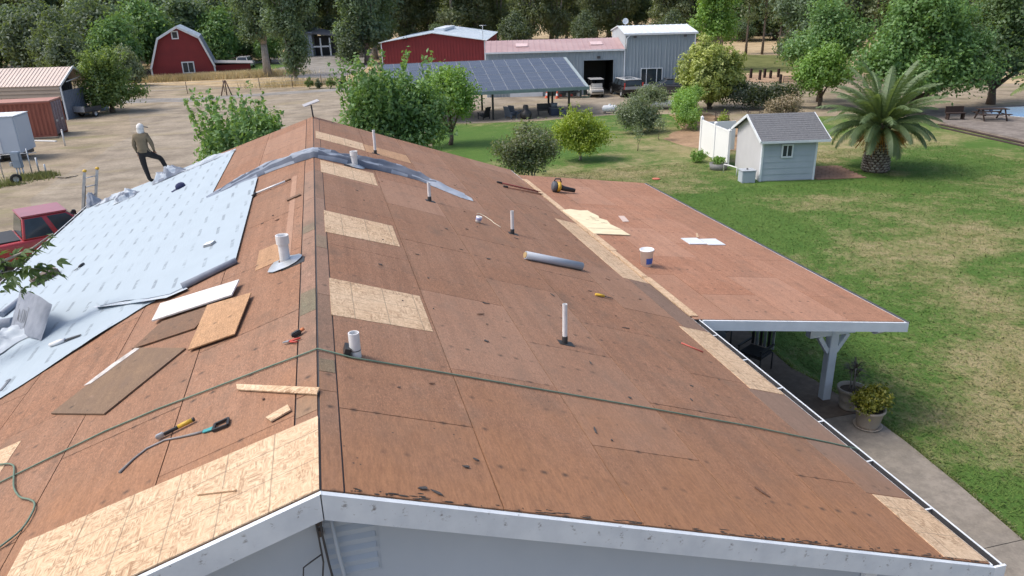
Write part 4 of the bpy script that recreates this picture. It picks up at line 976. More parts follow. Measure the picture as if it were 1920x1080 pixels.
for x in (-.75, .8):
    for s_ in (-1, 1): wheel(gc, x, s_ * .5, .22, .18, s_)

# ------------------------------------------------------------------ metal buildings
def ribbed(mb, a, b, z0, z1, pitch=.3, depth=.035, nrm=None, m=0, zt=None):
    """vertical ribbed sheet from a to b (2D), ribs standing out along nrm; zt(t) gives top height"""
    a = Vector(a); b = Vector(b); L = (b - a).length; t = (b - a) / L
    n = Vector(nrm) if nrm else Vector((t.y, -t.x))
    pts = []; s = 0
    while s < L - 1e-6:
        for f, d in ((0, 0), (.62, 0), (.70, 1), (.92, 1)):
            q = s + f * pitch
            if q <= L: pts.append((q, d * depth))
        s += pitch
    pts.append((L, 0))
    vs = []
    for q, d in pts:
        p = a + t * q + n * d; zz = zt(q / L) if zt else z1
        vs += [(p.x, p.y, z0), (p.x, p.y, zz)]
    mb.add(vs, [(2 * i, 2 * i + 2, 2 * i + 3, 2 * i + 1) for i in range(len(pts) - 1)], m)
    return mb
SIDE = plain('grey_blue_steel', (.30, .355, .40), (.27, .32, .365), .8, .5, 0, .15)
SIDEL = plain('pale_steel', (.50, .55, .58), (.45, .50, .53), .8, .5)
ROOFP = plain('faded_red_roof', (.36, .235, .235), (.46, .34, .335), .35, .6)
ROOFW = plain('white_roof', (.68, .74, .78), (.60, .66, .70), .5, .5)
BRED = plain('barn_red', (.235, .030, .033), (.19, .026, .03), .8, .75)
def rib_roof(mb, p00, p10, p11, p01, pitch=.5, h=.03, m=0):
    """roof plane p00-p10 eave, p01-p11 ridge with raised ribs from eave to ridge"""
    p00, p10, p11, p01 = map(Vector, (p00, p10, p11, p01)); n = (p10 - p00).cross(p01 - p00).normalized()
    if n.z < 0: n = -n
    k = max(2, int((p10 - p00).length / pitch)); top = []
    mb.hexa([p00 - n * .05, p10 - n * .05, p11 - n * .05, p01 - n * .05, p00, p10, p11, p01], m)
    for i in range(k + 1):
        t = i / k; w = .03 / (p10 - p00).length; t = min(max(t, w), 1 - w)
        a0, a1 = p00.lerp(p10, t - w), p00.lerp(p10, t + w); b0, b1 = p01.lerp(p11, t - w), p01.lerp(p11, t + w)
        mb.add([a0, a1, b1, b0, a0 + n * h, a1 + n * h, b1 + n * h, b0 + n * h], [(4, 5, 6, 7), (0, 1, 5, 4), (1, 2, 6, 5), (3, 0, 4, 7)], m)
    return mb
# workshop: local x along the front wall, local y away from the camera, origin at the middle downpipe
gb = thing('metal_workshop', 'grey blue steel workshop with a tall wing and an open garage door', 'building', (27.35, 65.9, 0), math.atan2(-.235, .972))
LW_, EL, ET, TW = 12.6, 3.95, 5.25, 6.3
DX0, DX1, DZ = -3.75, -1.05, 3.05
mb = MB(); ribbed(mb, (-LW_, 0), (DX0, 0), 0, EL); ribbed(mb, (DX0, 0), (DX1, 0), DZ, EL); ribbed(mb, (DX1, 0), (-.02, 0), 0, EL); mb.build('low_wall', SIDE, gb)
WX0, WX1, WZ0, WZ1 = 1.45, 3.45, .75, 2.25
mb = MB(); ribbed(mb, (.02, 0), (WX0, 0), 0, ET); ribbed(mb, (WX0, 0), (WX1, 0), 0, WZ0); ribbed(mb, (WX0, 0), (WX1, 0), WZ1, ET); ribbed(mb, (WX1, 0), (TW, 0), 0, ET); mb.build('tall_wall', SIDE, gb)
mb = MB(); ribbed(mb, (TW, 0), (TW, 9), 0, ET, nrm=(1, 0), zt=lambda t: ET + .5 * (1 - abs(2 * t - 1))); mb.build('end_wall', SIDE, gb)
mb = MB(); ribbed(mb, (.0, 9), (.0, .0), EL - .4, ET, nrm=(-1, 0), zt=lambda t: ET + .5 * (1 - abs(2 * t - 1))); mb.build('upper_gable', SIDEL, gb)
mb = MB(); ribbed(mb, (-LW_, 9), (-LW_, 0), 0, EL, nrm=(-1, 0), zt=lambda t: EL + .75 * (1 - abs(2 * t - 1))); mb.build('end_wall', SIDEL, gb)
mb = MB().box(-LW_, TW, 8.9, 9, 0, EL - .1); mb.build('rear_wall', SIDE, gb)
rf = MB(); rib_roof(rf, (-LW_ - .1, -.15, EL), (-.04, -.15, EL), (-.04, 4.5, EL + .8), (-LW_ - .1, 4.5, EL + .8)); rf.build('low_roof', ROOFP, gb)
rf = MB(); rib_roof(rf, (-LW_ - .1, 9.15, EL), (-.04, 9.15, EL), (-.04, 4.52, EL + .79), (-LW_ - .1, 4.52, EL + .79)); rf.build('low_roof', ROOFP, gb)
rf = MB(); rib_roof(rf, (-.15, -.15, ET), (TW + .15, -.15, ET), (TW + .15, 4.5, ET + .55), (-.15, 4.5, ET + .55)); rf.build('tall_roof', ROOFW, gb)
rf = MB(); rib_roof(rf, (-.15, 9.15, ET), (TW + .15, 9.15, ET), (TW + .15, 4.52, ET + .54), (-.15, 4.52, ET + .54)); rf.build('tall_roof', ROOFW, gb)
for x in (-10.2, -1.9): MB().box(x - .6, x + .6, 1.4, 2.5, EL + .32, EL + .47).v
for x in (-9.3, -2.4):
    MB().hexa([(x - .55, 1.6, EL + .345), (x + .55, 1.6, EL + .345), (x + .55, 2.8, EL + .55), (x - .55, 2.8, EL + .55), (x - .55, 1.6, EL + .385), (x + .55, 1.6, EL + .385), (x + .55, 2.8, EL + .59), (x - .55, 2.8, EL + .59)]).build('skylight', plain('skylight', (.66, .50, .50)), gb)
MB().box(-LW_ - .12, -.05, -.22, -.152, EL - .12, EL + .02).build('eave_trim', WHITE, gb)
MB().box(-.17, TW + .17, -.22, -.152, ET - .14, ET + .02).build('eave_trim', WHITE, gb)
for x, z in ((-.06, EL), (TW - .06, ET)): MB().box(x - .05, x + .05, -.13, -.045, 0, z - .1).build('downpipe', WHITE, gb)
MB().tube([(.05, -.1, EL), (.1, -.12, ET - .4), (.4, -.15, ET - .1)], .05, 8).build('downpipe', WHITE, gb)
# garage interior
mb = MB().box(DX0, DX1, 5.5, 5.6, 0, DZ).box(DX0 - .1, DX0 - .02, .06, 5.5, 0, DZ).box(DX1 + .02, DX1 + .1, .06, 5.5, 0, DZ).box(DX0, DX1, .06, 5.5, DZ + .01, DZ + .1); mb.build('garage_interior', BLACK, gb)
MB().box(DX0 - .08, DX0, -.05, .05, 0, DZ).box(DX1, DX1 + .08, -.05, .05, 0, DZ).box(DX0 - .08, DX1 + .08, -.05, .05, DZ + .002, DZ + .08).build('door_frame', SIDE, gb)
mb = MB()
for i in range(3): mb.bbox(DX0 + .3 + i * .75, DX0 + .85 + i * .75, 4.6, 5.3, 0, .8 + .4 * (i % 2), .03)
mb.build('stored_goods', DARK, gb)
wn = MB().box(WX0, WX1, -.05, .03, WZ0, WZ0 + .07).box(WX0, WX1, -.05, .03, WZ1 - .07, WZ1).box(WX0, WX0 + .07, -.05, .03, WZ0 + .071, WZ1 - .071).box(WX1 - .07, WX1, -.05, .03, WZ0 + .071, WZ1 - .071).box(WX0 + .5, WX0 + .56, -.05, .03, WZ0 + .071, WZ1 - .071).box(WX1 - .56, WX1 - .5, -.05, .03, WZ0 + .071, WZ1 - .071).build('window', WHITE, gb)
for a, b in ((WX0 + .072, WX0 + .498), (WX0 + .562, WX1 - .562), (WX1 - .498, WX1 - .072)): MB().box(a, b, -.01, .0, WZ0 + .072, WZ1 - .072).build('pane', GLASS, wn)
MB().bbox(-2.55, -2.25, -.16, -.06, 3.2, 3.42, .02).build('flood_lamp', DARK, gb)
for x in (.8, 5.3): MB().bbox(x - .14, x + .14, -.3, -.23, ET - .36, ET - .18, .02).build('flood_lamp', DARK, gb)
dd = MB().lathe([(.0, 0), (.15, .02), (.28, .09)], 14); dd.v = [(3.2 + a - 2.6, 4.4 + c * -1, ET + .95 + b) for a, b, c in dd.v]; dd.tube([(.6, 4.4, ET + .5), (.6, 4.4, ET + .95)], .025, 6); dd.build('roof_dish', WHITE, gb)
mb = MB().box(-10.5, -7.5, -.09, -.04, 0, 2.3); mb.build('white_door', WHITE, gb)
mb = MB().box(-7.2, -4.4, -.09, -.04, 0, 2.2); mb.build('dark_door', plain('dark_green_door', (.03, .05, .05)), gb)

# long red shed with white roof
rb = thing('red_metal_shed', 'low red metal shed with a white roof behind the solar panels', 'building', (8.35, 100.4, 0), math.atan2(-.28, .96))
RWD, RE, RA, RD = 13.2, 3.75, 4.75, 26
mb = MB(); ribbed(mb, (0, 0), (RWD, 0), 0, RE, .4, zt=lambda t: RE + (RA - RE) * (1 - abs(2 * t - 1))); mb.build('gable_wall', BRED, rb)
mb = MB(); ribbed(mb, (0, RD), (0, 0), 0, RE, .4, nrm=(-1, 0)); mb.build('side_wall', BRED, rb)
mb = MB(); ribbed(mb, (RWD, 0), (RWD, RD), 0, RE, .4, nrm=(1, 0)); mb.build('side_wall', BRED, rb)
rf = MB(); rib_roof(rf, (-.25, -.3, RE - .02), (-.25, RD, RE - .02), (RWD / 2, RD, RA + .02), (RWD / 2, -.3, RA + .02), .9); rf.build('roof', ROOFW, rb)
rf = MB(); rib_roof(rf, (RWD + .25, -.3, RE - .02), (RWD + .25, RD, RE - .02), (RWD / 2 + .01, RD, RA + .02), (RWD / 2 + .01, -.3, RA + .02), .9); rf.build('roof', ROOFW, rb)
MB().box(RWD / 2 - .7, RWD / 2 + .7, 7, 20, RA - .02, RA + .32).build('ridge_vent', ROOFW, rb)
for x, zz in ((0.04, RE), (RWD - .04, RE)): MB().box(x - .06, x + .06, -.09, -.045, 0, zz).build('corner_trim', WHITE, rb)
MB().tube([(RWD - .3, 1, RE), (RWD - .3, 1, RE + 1.7)], .04, 6).tube([(RWD - .7, 1, RE + 1.7), (RWD + .2, 1, RE + 1.72)], .04, 6).tube([(RWD - .5, .6, RE + 1.7), (RWD - .5, 1.5, RE + 1.7)], .025, 6).tube([(RWD, .7, RE + 1.7), (RWD, 1.4, RE + 1.7)], .025, 6).build('aerial', GALV, rb)
lg = MB()
for dx in (0, .35): lg.tube([(3.0 + dx, -.2, RE + .25), (3.0 + dx, -.2, RE + .62)], .07, 8)
lg.build('wall_lamp', BLACK, rb)

# gambrel barn
bn = thing('gambrel_barn', 'dark red gambrel barn with a metal roof standing in dry grass', 'barn', (-19.9, 104.9, 0), rad(6))
BWD = 7.4; h2 = BWD / 2
pr = [(0, 0), (BWD, 0), (BWD, 1.5), (h2 + 2.4, 5.0), (h2, 6.3), (h2 - 2.4, 5.0), (0, 1.5)]
MB().prism(pr, 0, 11, 'y').build('wall', BRED, bn)
BMET = plain('barn_roof', (.37, .43, .49), (.31, .36, .42), .6, .45, 0, .3)
for q in (((BWD + .15, 1.35), (h2 + 2.45, 5.06)), ((h2 + 2.45, 5.06), (h2, 6.40)), ((h2 - 2.45, 5.06), (h2, 6.40)), ((-.15, 1.35), (h2 - 2.45, 5.06))):
    rf = MB(); (xa, za), (xb, zb) = q
    rib_roof(rf, (xa, -.35, za), (xa, 11.3, za), (xb, 11.3, zb), (xb, -.35, zb), .6); rf.build('roof', BMET if za < 2 else ROOFW, bn)
for i in range(4):
    q = [(-.02, 1.45), (h2 - 2.4, 4.93), (h2, 6.25), (h2 + 2.4, 4.93), (BWD + .02, 1.45)]
    MB().beam((q[i][0], -.38, q[i][1]), (q[i + 1][0], -.38, q[i + 1][1]), .06, .22).build('trim', WHITE, bn)
for x in (.0, BWD): MB().box(x - .1, x + .1, -.09, -.01, 0, 1.5).build('trim', WHITE, bn)
def window(parent, x0, x1, z0, z1, y=-.01, mid=True, fr=.1, axis=0):
    f = MB().box(x0 - fr, x1 + fr, y - .06, y, z0 - fr, z0).box(x0 - fr, x1 + fr, y - .06, y, z1, z1 + fr).box(x0 - fr, x0, y - .06, y, z0 + .001, z1 - .001).box(x1, x1 + fr, y - .06, y, z0 + .001, z1 - .001)
    if mid: f.box((x0 + x1) / 2 - fr * .3, (x0 + x1) / 2 + fr * .3, y - .05, y, z0 + .001, z1 - .001)
    w = f.build('window', WHITE, parent)
    if mid:
        m_ = (x0 + x1) / 2
        for a, b in ((x0, m_ - fr * .3), (m_ + fr * .3, x1)): MB().box(a + .002, b - .002, y - .02, y - .004, z0 + .002, z1 - .002).build('pane', GLASS, w)
    else: MB().box(x0 + .002, x1 - .002, y - .02, y - .004, z0 + .002, z1 - .002).build('pane', GLASS, w)
    return w
window(bn, 3.7, 4.9, .85, 2.0, mid=True, fr=.14)
window(bn, 3.1, 3.65, 5.0, 5.7, mid=False, fr=.14)
MB().box(BWD + .02, BWD + 4.4, 1.0, 5.5, 0, 1.45).build('lean_to', BRED, bn)
MB().hexa([(BWD + .0, .6, 1.75), (BWD + 4.8, .6, 1.47), (BWD + 4.8, 6, 1.47), (BWD + .0, 6, 1.75), (BWD + .0, .6, 1.83), (BWD + 4.8, .6, 1.55), (BWD + 4.8, 6, 1.55), (BWD + .0, 6, 1.83)]).build('lean_to_roof', plain('lean_roof', (.30, .29, .29)), bn)
# porch building far behind
pb = thing('porch_house', 'far grey house with a dark porch between the tall trees', 'house', (-.4, 142, 0), rad(-8))
MB().box(-1.5, 0.2, 0, 7, 0, 4.0).build('wall', plain('blue_wall', (.36, .42, .50)), pb)
MB().box(.21, 6, 3, 7, 0, 3.2).build('wall', DARK, pb)
MB().hexa([(-1.9, -.4, 4.0), (6.3, -.4, 3.0), (6.3, 7, 3.0), (-1.9, 7, 5.0), (-1.9, -.4, 4.15), (6.3, -.4, 3.15), (6.3, 7, 3.15), (-1.9, 7, 5.15)]).build('roof', plain('dark_roof', (.12, .12, .13)), pb)
for x in (1.6, 3.2, 4.6, 6): MB().box(x - .12, x + .12, 0, .24, 0, 3.05).build('post', WHITE, pb)
MB().box(.3, 3.0, .05, .12, 1.5, 1.75).build('rail', WHITE, pb)
# metal carport with a beige roof
cp = thing('metal_carport', 'beige metal carport with an open gable end behind the container', 'carport', (-20.25, 69.7, 0), math.atan2(-.24, .97))
TAN = plain('beige_roof', (.60, .49, .43), (.54, .44, .39), .7, .5); TANW = plain('beige_wall', (.40, .32, .25), (.35, .28, .22), .7, .6)
CW, CE, CA, CLn = 4.6, 2.75, 4.05, 13
rf = MB(); rib_roof(rf, (-CLn, -.1, CE), (.1, -.1, CE), (.1, CW / 2, CA), (-CLn, CW / 2, CA), .3, .035); rf.build('roof', TAN, cp)
rf = MB(); rib_roof(rf, (-CLn, CW + .1, CE), (.1, CW + .1, CE), (.1, CW / 2 + .01, CA), (-CLn, CW / 2 + .01, CA), .3, .035); rf.build('roof', TAN, cp)
mb = MB()
for i in range(4): mb.hexa([(-CLn, -.05, 1.55 + i * .3), (-.05, -.05, 1.55 + i * .3), (-.05, 0, 1.85 + i * .3 - .01), (-CLn, 0, 1.85 + i * .3 - .01), (-CLn, -.09, 1.55 + i * .3), (-.05, -.09, 1.55 + i * .3), (-.05, -.03, 1.85 + i * .3 - .01), (-CLn, -.03, 1.85 + i * .3 - .01)])
mb.build('side_panel', TANW, cp)
mb = MB().beam((.12, -.1, CE), (.12, CW / 2, CA), .07, .16).beam((.12, CW + .1, CE), (.12, CW / 2, CA), .07, .16); mb.build('gable_trim', WHITE, cp)
for y in (0, CW): MB().box(-.02, .08, y - .05, y + .05, 0, CE - .08).build('post', WHITE, cp)
for x in (-4, -8, -12):
    MB().box(x - .04, x + .04, -.02, .06, 0, CE - .08).build('post', GALV, cp)
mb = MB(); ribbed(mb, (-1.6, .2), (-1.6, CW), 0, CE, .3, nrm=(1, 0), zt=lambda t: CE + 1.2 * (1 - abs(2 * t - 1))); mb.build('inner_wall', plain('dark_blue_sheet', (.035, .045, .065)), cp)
mb = MB(); ribbed(mb, (.0, .15), (.0, CW - 1.2), .0, 2.3, .25, nrm=(1, 0)); mb.build('end_panel', plain('blue_grey_sheet', (.18, .21, .27), (.14, .165, .21), 1.2, .5), cp)
MB().beam((.0, 1.0, CE + .2), (.0, CW - .2, CE + .55), .05, .06).build('strut', WHITE, cp)
mb = MB(); ribbed(mb, (.2, CW + .25), (-.2, CW + 2.6), .0, 2.6, .3, nrm=(1, 0)); mb.box(-.5, .18, CW + .26, CW + 2.5, 2.45, 2.6); o_ = mb.build('side_shed', plain('pale_blue_sheet', (.33, .39, .47), (.28, .33, .40), 1.5, .5), cp)
# shipping container
ct = thing('shipping_container', 'rust red shipping container with corrugated sides in the yard', 'container', (-18.3, 59.95, 0), rad(-1))
CRED = plain('container_red', (.315, .105, .070), (.26, .08, .055), 1.1, .7); CTOP = plain('container_top', (.42, .22, .18), (.36, .17, .13), 1, .7); CDK = plain('container_doors', (.14, .055, .06), (.30, .26, .28), 6, .7, stretch=(1, 4, 1))
def corr(mb, a, b, z0, z1, n_, pitch=.28, dep=.05):
    a = Vector(a); b = Vector(b); L = (b - a).length; t = (b - a) / L; n_ = Vector(n_); pts = []; s = 0
    while s < L:
        for f, d in ((0, 0), (.25, 0), (.5, 1), (.75, 1)):
            if s + f * pitch <= L: pts.append((s + f * pitch, d))
        s += pitch
    pts.append((L, 0)); vs = []
    for q, d in pts:
        p = a + t * q + n_ * (d - 1) * dep; vs += [(p.x, p.y, z0), (p.x, p.y, z1)]
    return mb.add(vs, [(2 * i, 2 * i + 2, 2 * i + 3, 2 * i + 1) for i in range(len(pts) - 1)])
mb = MB(); corr(mb, (-6.0, 0), (-.08, 0), .15, 2.4, (0, -1)); corr(mb, (-6, 2.5), (-.08, 2.5), .15, 2.4, (0, 1)); mb.build('side_wall', CRED, ct)
mb = MB().box(-6.05, 0, 0, 2.5, 2.42, 2.54); mb.build('roof', CTOP, ct)
mb = MB().box(-6.05, 0, -.02, .1, 0.02, .17).box(-6.05, 0, 2.4, 2.52, .02, .17).box(-6.05, 0, -.02, .08, 2.36, 2.46); mb.build('side_rail', CRED, ct)
for y in (0.03, 2.35): MB().box(-.14, .03, y, y + .12, .02, 2.5).build('corner_post', CRED, ct)
for y in (.17, 1.26):
    d_ = MB().box(-.04, .01, y, y + 1.06, .17, 2.4).build('door', CDK, ct)
    for k in (.25, .8): MB().tube([(.04, y + k, .2), (.04, y + k, 2.38)], .02, 6).build('lock_bar', plain('bar_grey', (.40, .34, .36)), d_)
    MB().box(.012, .03, y + .35, y + .75, 1.0, 1.15).build('handle', GALV, d_)
# box trailer
tr = thing('box_trailer', 'white box trailer cut by the left frame edge', 'trailer', (-17.5, 50.6, 0), rad(-3))
TRW = plain('trailer_white', (.50, .57, .66), (.46, .53, .62), .8, .5)
MB().bbox(-4.5, 0, 0, 2.2, .45, 2.6, .05).build('body', TRW, tr)
MB().bbox(-4.52, .02, -.02, 2.22, 2.602, 2.66, .02).build('roof', WHITE, tr)
MB().box(-1.35, -1.0, -.04, -.002, .5, 1.45).build('fender_panel', WHITE, tr)
for x in (-1.4, -2.2): wheel(tr, x, .12, .33, .22, -1)
MB().box(-4.4, -.05, .3, 1.9, .25, .44).build('chassis', DARK, tr)
# ------------------------------------------------------------------ solar canopy
sc = thing('solar_canopy', 'open canopy roofed with rows of dark solar panels', 'solar canopy', (19.55, 54.4, 0), math.atan2(-.045, 1))
def solar_mat():
    k = N('solar_cells'); p = k.obj(); x = k.sep(p)
    fx = k.math('ABSOLUTE', k.math('SUBTRACT', k.math('FRACT', k.math('MULTIPLY', x[0], 6.2)), .5)); fy = k.math('ABSOLUTE', k.math('SUBTRACT', k.math('FRACT', k.math('MULTIPLY', x[1], 6.2)), .5))
    g = k.math('MAXIMUM', k.ramp(fx, .46, .49), k.ramp(fy, .46, .49))
    n = k.noise(p, .8, 3)
    c = k.mix(k.ramp(n, .3, .7), (.055, .07, .10), (.075, .09, .12)); c = k.mix(k.math('MULTIPLY', k.rnd(), .35), c, (.10, .115, .15))
    return k.fin(k.mix(k.math('MULTIPLY', g, .35), c, (.25, .28, .33)), .22)
SOL = solar_mat(); FRM = plain('panel_frame', (.27, .30, .35), None, 4, .4)
ND, PW_, PL = 15, .985, 1.66
TILT = math.atan2(1.75, 6.6); ct_, st_ = math.cos(TILT), math.sin(TILT); ZB = 2.02
pm = MB()
W2, L2, f_ = PW_ - .02, PL - .02, .018
pm.box(f_ + .001, W2 - f_ - .001, f_ + .001, L2 - f_ - .001, 0, .03, 0)
pm.box(0, W2, 0, f_, 0, .04, 1).box(0, W2, L2 - f_, L2, 0, .04, 1).box(0, f_, f_ + .0005, L2 - f_ - .0005, 0, .04, 1).box(W2 - f_, W2, f_ + .0005, L2 - f_ - .0005, 0, .04, 1).box(f_ + .001, W2 - f_ - .001, L2 / 2 - .008, L2 / 2 + .008, .0305, .034, 1)
pmesh = pm.mesh('solar_panel', [SOL, FRM])
for i in range(ND):
    for j in range(4):
        o = link('solar_panel', pmesh, sc); o.location = (-(i + 1) * PW_, j * PL * ct_, ZB + .12 + j * PL * st_); o.rotation_euler = (TILT, 0, 0)
D4 = 4 * PL
mb = MB()
for j in range(9):
    d = .1 + j * (D4 - .2) / 8; mb.box(-ND * PW_, 0, d * ct_ - .04, d * ct_ + .04, ZB + d * st_, ZB + d * st_ + .09)
mb.build('purlin', plain('dark_steel', (.10, .12, .13)), sc)
MB().box(-ND * PW_ - .05, .25, -.12, -.03, ZB - .10, ZB + .13).build('fascia', plain('green_grey_trim', (.20, .27, .28), None, 2, .5), sc)
MB().hexa([(.02, -.03, ZB), (.25, -.03, ZB), (.25, D4 * ct_, ZB + D4 * st_), (.02, D4 * ct_, ZB + D4 * st_), (.02, -.03, ZB + .13), (.25, -.03, ZB + .13), (.25, D4 * ct_, ZB + D4 * st_ + .13), (.02, D4 * ct_, ZB + D4 * st_ + .13)]).build('edge_trim', plain('edge_grey', (.33, .40, .42)), sc)
for x in (-1.15, -7.0, -12.8):
    for y, zz in ((.55, ZB + .1), (5.6, ZB + 1.4)):
        MB().box(x - .07, x + .07, y - .07, y + .07, 0, zz).build('post', BLACK, sc)
    MB().beam((x, .1, ZB - .02), (x, D4 * ct_ - .1, ZB + D4 * st_ - .04), .09, .12).build('rafter', BLACK, sc)
MB().box(-2.3, -2.16, 2.5, 2.64, 0, ZB + .6).build('post', BLACK, sc)
MB().bbox(-13.2, -12.4, .2, .9, 0, .1, .03).build('footing', CONC, sc)

# ------------------------------------------------------------------ seats and odds under the canopy
def adirondack(label, loc, rz, mat):
    o = thing('garden_chair', label, 'chair', loc, rz, 'chairs under the solar canopy')
    for i in range(5): MB().hexa([(-.27 + i * .11, .25, .14 + .0), (-.18 + i * .11, .25, .14), (-.18 + i * .11, .55, .9), (-.27 + i * .11, .55, .9), (-.27 + i * .11, .22, .15), (-.18 + i * .11, .22, .15), (-.18 + i * .11, .52, .92), (-.27 + i * .11, .52, .92)]).build('back_slat', mat, o)
    MB().hexa([(-.28, -.3, .30), (.28, -.3, .30), (.28, .26, .15), (-.28, .26, .15), (-.28, -.3, .34), (.28, -.3, .34), (.28, .26, .19), (-.28, .26, .19)]).build('seat', mat, o)
    for s_ in (-1, 1):
        MB().box(s_ * .34 - .06, s_ * .34 + .06, -.32, .36, .46, .49).build('armrest', mat, o)
        for y in (-.26, .28): MB().box(s_ * .32 - .03, s_ * .32 + .03, y - .03, y + .03, 0, .458).build('leg', mat, o)
    return o
CH = plain('chair_blue_grey', (.17, .20, .25), (.13, .155, .2), 4)
adirondack('blue grey slatted chair left of the black stove under the canopy', (14.0, 55.5, 0), rad(120), CH)
adirondack('second blue grey slatted chair, behind the first, under the canopy', (14.45, 56.0, 0), rad(130), CH)
adirondack('dark slatted chair beside the leftmost canopy post', (12.0, 55.9, 0), rad(210), plain('chair_black', (.03, .03, .035)))
o = thing('garden_stove', 'black pear shaped garden stove under the canopy', 'stove', (14.95, 54.7, 0))
MB().lathe([(.0, .02), (.30, .02), (.42, .15), (.46, .32), (.40, .5), (.27, .62), (.2, .72), (.2, .92), (.16, 1.02), (0, 1.04)], 18).build('belly', BLACK, o)
MB().bbox(-.16, .16, -.5, -.4, .15, .42, .03).build('fire_door', DARK, o)
o = thing('bench', 'low dark metal bench beside the canopy post', 'bench', (16.85, 56.0, 0), rad(-5))
MB().box(-.6, .6, -.22, .22, .42, .47).build('seat', DARK, o)
for x in (-.55, .55):
    MB().box(x - .03, x + .03, -.2, .2, 0, .418).build('leg', DARK, o)
MB().box(-.6, .6, .22, .26, .3, .85).build('backrest', DARK, o)
o = thing('storage_chest', 'dark blue chest behind the canopy post', 'chest', (17.6, 55.6, 0))
BLU = plain('dark_blue', (.035, .045, .085), (.05, .06, .1), 4)
MB().bbox(-.5, .5, -.35, .35, 0, .52, .03).build('box_body', BLU, o); MB().bbox(-.52, .52, -.37, .37, .522, .60, .03).build('lid', plain('grey_lid', (.16, .17, .2)), o)
o = thing('grey_tub', 'grey tub standing on the dark blue chest', 'tub', (17.45, 55.65, .602))
MB().lathe([(0, 0), (.22, 0), (.27, .3), (.25, .3), (.2, .03), (0, .03)], 16).build('tub_body', plain('tub_grey', (.20, .22, .26)), o)
o = thing('small_crate', 'small blue grey crate in front of the dark blue chest', 'crate', (17.95, 54.95, 0))
MB().bbox(-.22, .22, -.18, .18, 0, .38, .02).build('box_body', plain('crate_grey', (.11, .12, .17)), o); MB().box(-.23, .23, -.19, .19, .382, .40).build('rim', CH, o)
for i, (x, y) in enumerate(((20.0, 66.1), (20.75, 65.4))):
    o = thing('traffic_cone', ('orange traffic cone farther from the golf cart rack, left one', 'orange traffic cone nearest the dark rack, right one')[i], 'cone', (x, y, 0), 0, 'traffic cones by the workshop')
    CON = plain('cone_orange', (.62, .11, .05))
    MB().box(-.2, .2, -.2, .2, 0, .04).build('base', CON, o)
    MB().lathe([(.16, .041), (.12, .25)], 14).lathe([(.085, .45), (.04, .7), (0, .7)], 14).build('cone_body', CON, o)
    MB().lathe([(.12, .251), (.085, .449)], 14).build('white_band', WHITE, o)
o = thing('pallet_rack', 'dark metal rack with red goods beside the garage opening', 'rack', (21.9, 65.3, 0), rad(-13))
for x in (-1.0, 0, 1.0):
    for y in (-.3, .3): MB().box(x - .03, x + .03, y - .03, y + .03, 0, .9).build('upright', DARK, o)
for z in (.12, .5, .88): MB().box(-1.03, 1.03, -.34, .34, z, z + .03).build('shelf', DARK, o)
for i in range(6): MB().bbox(-.95 + i * .32, -.72 + i * .32, -.2, .2, .151, .151 + .2 + .06 * (i % 3), .02).build('stored_box', (REDP, DARK, GALV)[i % 3], o)
for i in range(4): MB().bbox(-.9 + i * .45, -.6 + i * .45, -.2, .2, .531, .75, .02).build('stored_box', (DARK, DARK, BLACK)[i % 3], o)
o = thing('green_bin', 'green metal cage bin beside the garage door jamb', 'bin', (23.2, 65.0, 0), rad(-13))
GRN = plain('bin_green', (.05, .10, .08))
MB().box(-.4, .4, -.35, .35, 0, .08).build('base', GRN, o)
for x in (-.38, 0, .38):
    for y in (-.33, .33): MB().box(x - .02, x + .02, y - .02, y + .02, .081, 1.0).build('bar', GRN, o)
MB().box(-.4, .4, -.35, -.31, 1.001, 1.04).box(-.4, .4, .31, .35, 1.001, 1.04).build('rim', GRN, o)
def tank(label, loc, rz, L, r):
    o = thing('propane_tank', label, 'tank', loc, rz)
    m = MB(); pf = [(0, -L / 2), (r * .5, -L / 2 + r * .1), (r * .85, -L / 2 + r * .35), (r, -L / 2 + r * .8), (r, L / 2 - r * .8), (r * .85, L / 2 - r * .35), (r * .5, L / 2 - r * .1), (0, L / 2)]
    m.lathe(pf, 18); m.v = [(c, a, r + .12 + b) for a, b, c in m.v]; m.build('shell', plain('tank_white', (.74, .76, .78), None, 3, .4), o)
    for x in (-L * .3, L * .3): MB().box(x - .06, x + .06, -r * .7, r * .7, 0, .2).build('foot', CONC, o)
    MB().lathe([(.1, r * 2 + .1), (.1, r * 2 + .18), (.07, r * 2 + .2), (0, r * 2 + .2)], 12).build('dome', WHITE, o)
tank('small white propane tank at the gravel edge beside the apple tree', (21.6, 54.7, 0), rad(-8), 1.2, .26)
tank('long white propane tank half hidden behind the dark shrub', (26.6, 55.2, 0), rad(-14), 2.6, .26)
o = thing('metal_barrel', 'grey metal barrel standing in the apple tree foliage', 'barrel', (22.2, 50.2, 0))
MB().lathe([(0, 0), (.3, 0), (.3, .3), (.315, .31), (.3, .32), (.3, .6), (.315, .61), (.3, .62), (.3, .95), (0, .95)], 18).build('drum', GALV, o)

# ------------------------------------------------------------------ garden shed
sh = thing('garden_shed', 'small blue grey garden shed with a shingled gable roof', 'shed', (19.85, 30.75, 0), math.atan2(-.51, 2.6))
SW, SD, SE, SA = 2.62, 3.55, 2.05, 2.85
SBL = plain('shed_blue', (.41, .46, .52), (.36, .41, .465), 1.5, .7, .1); SGR = plain('shed_gable', (.52, .52, .54), (.48, .48, .50), 1.5, .8)
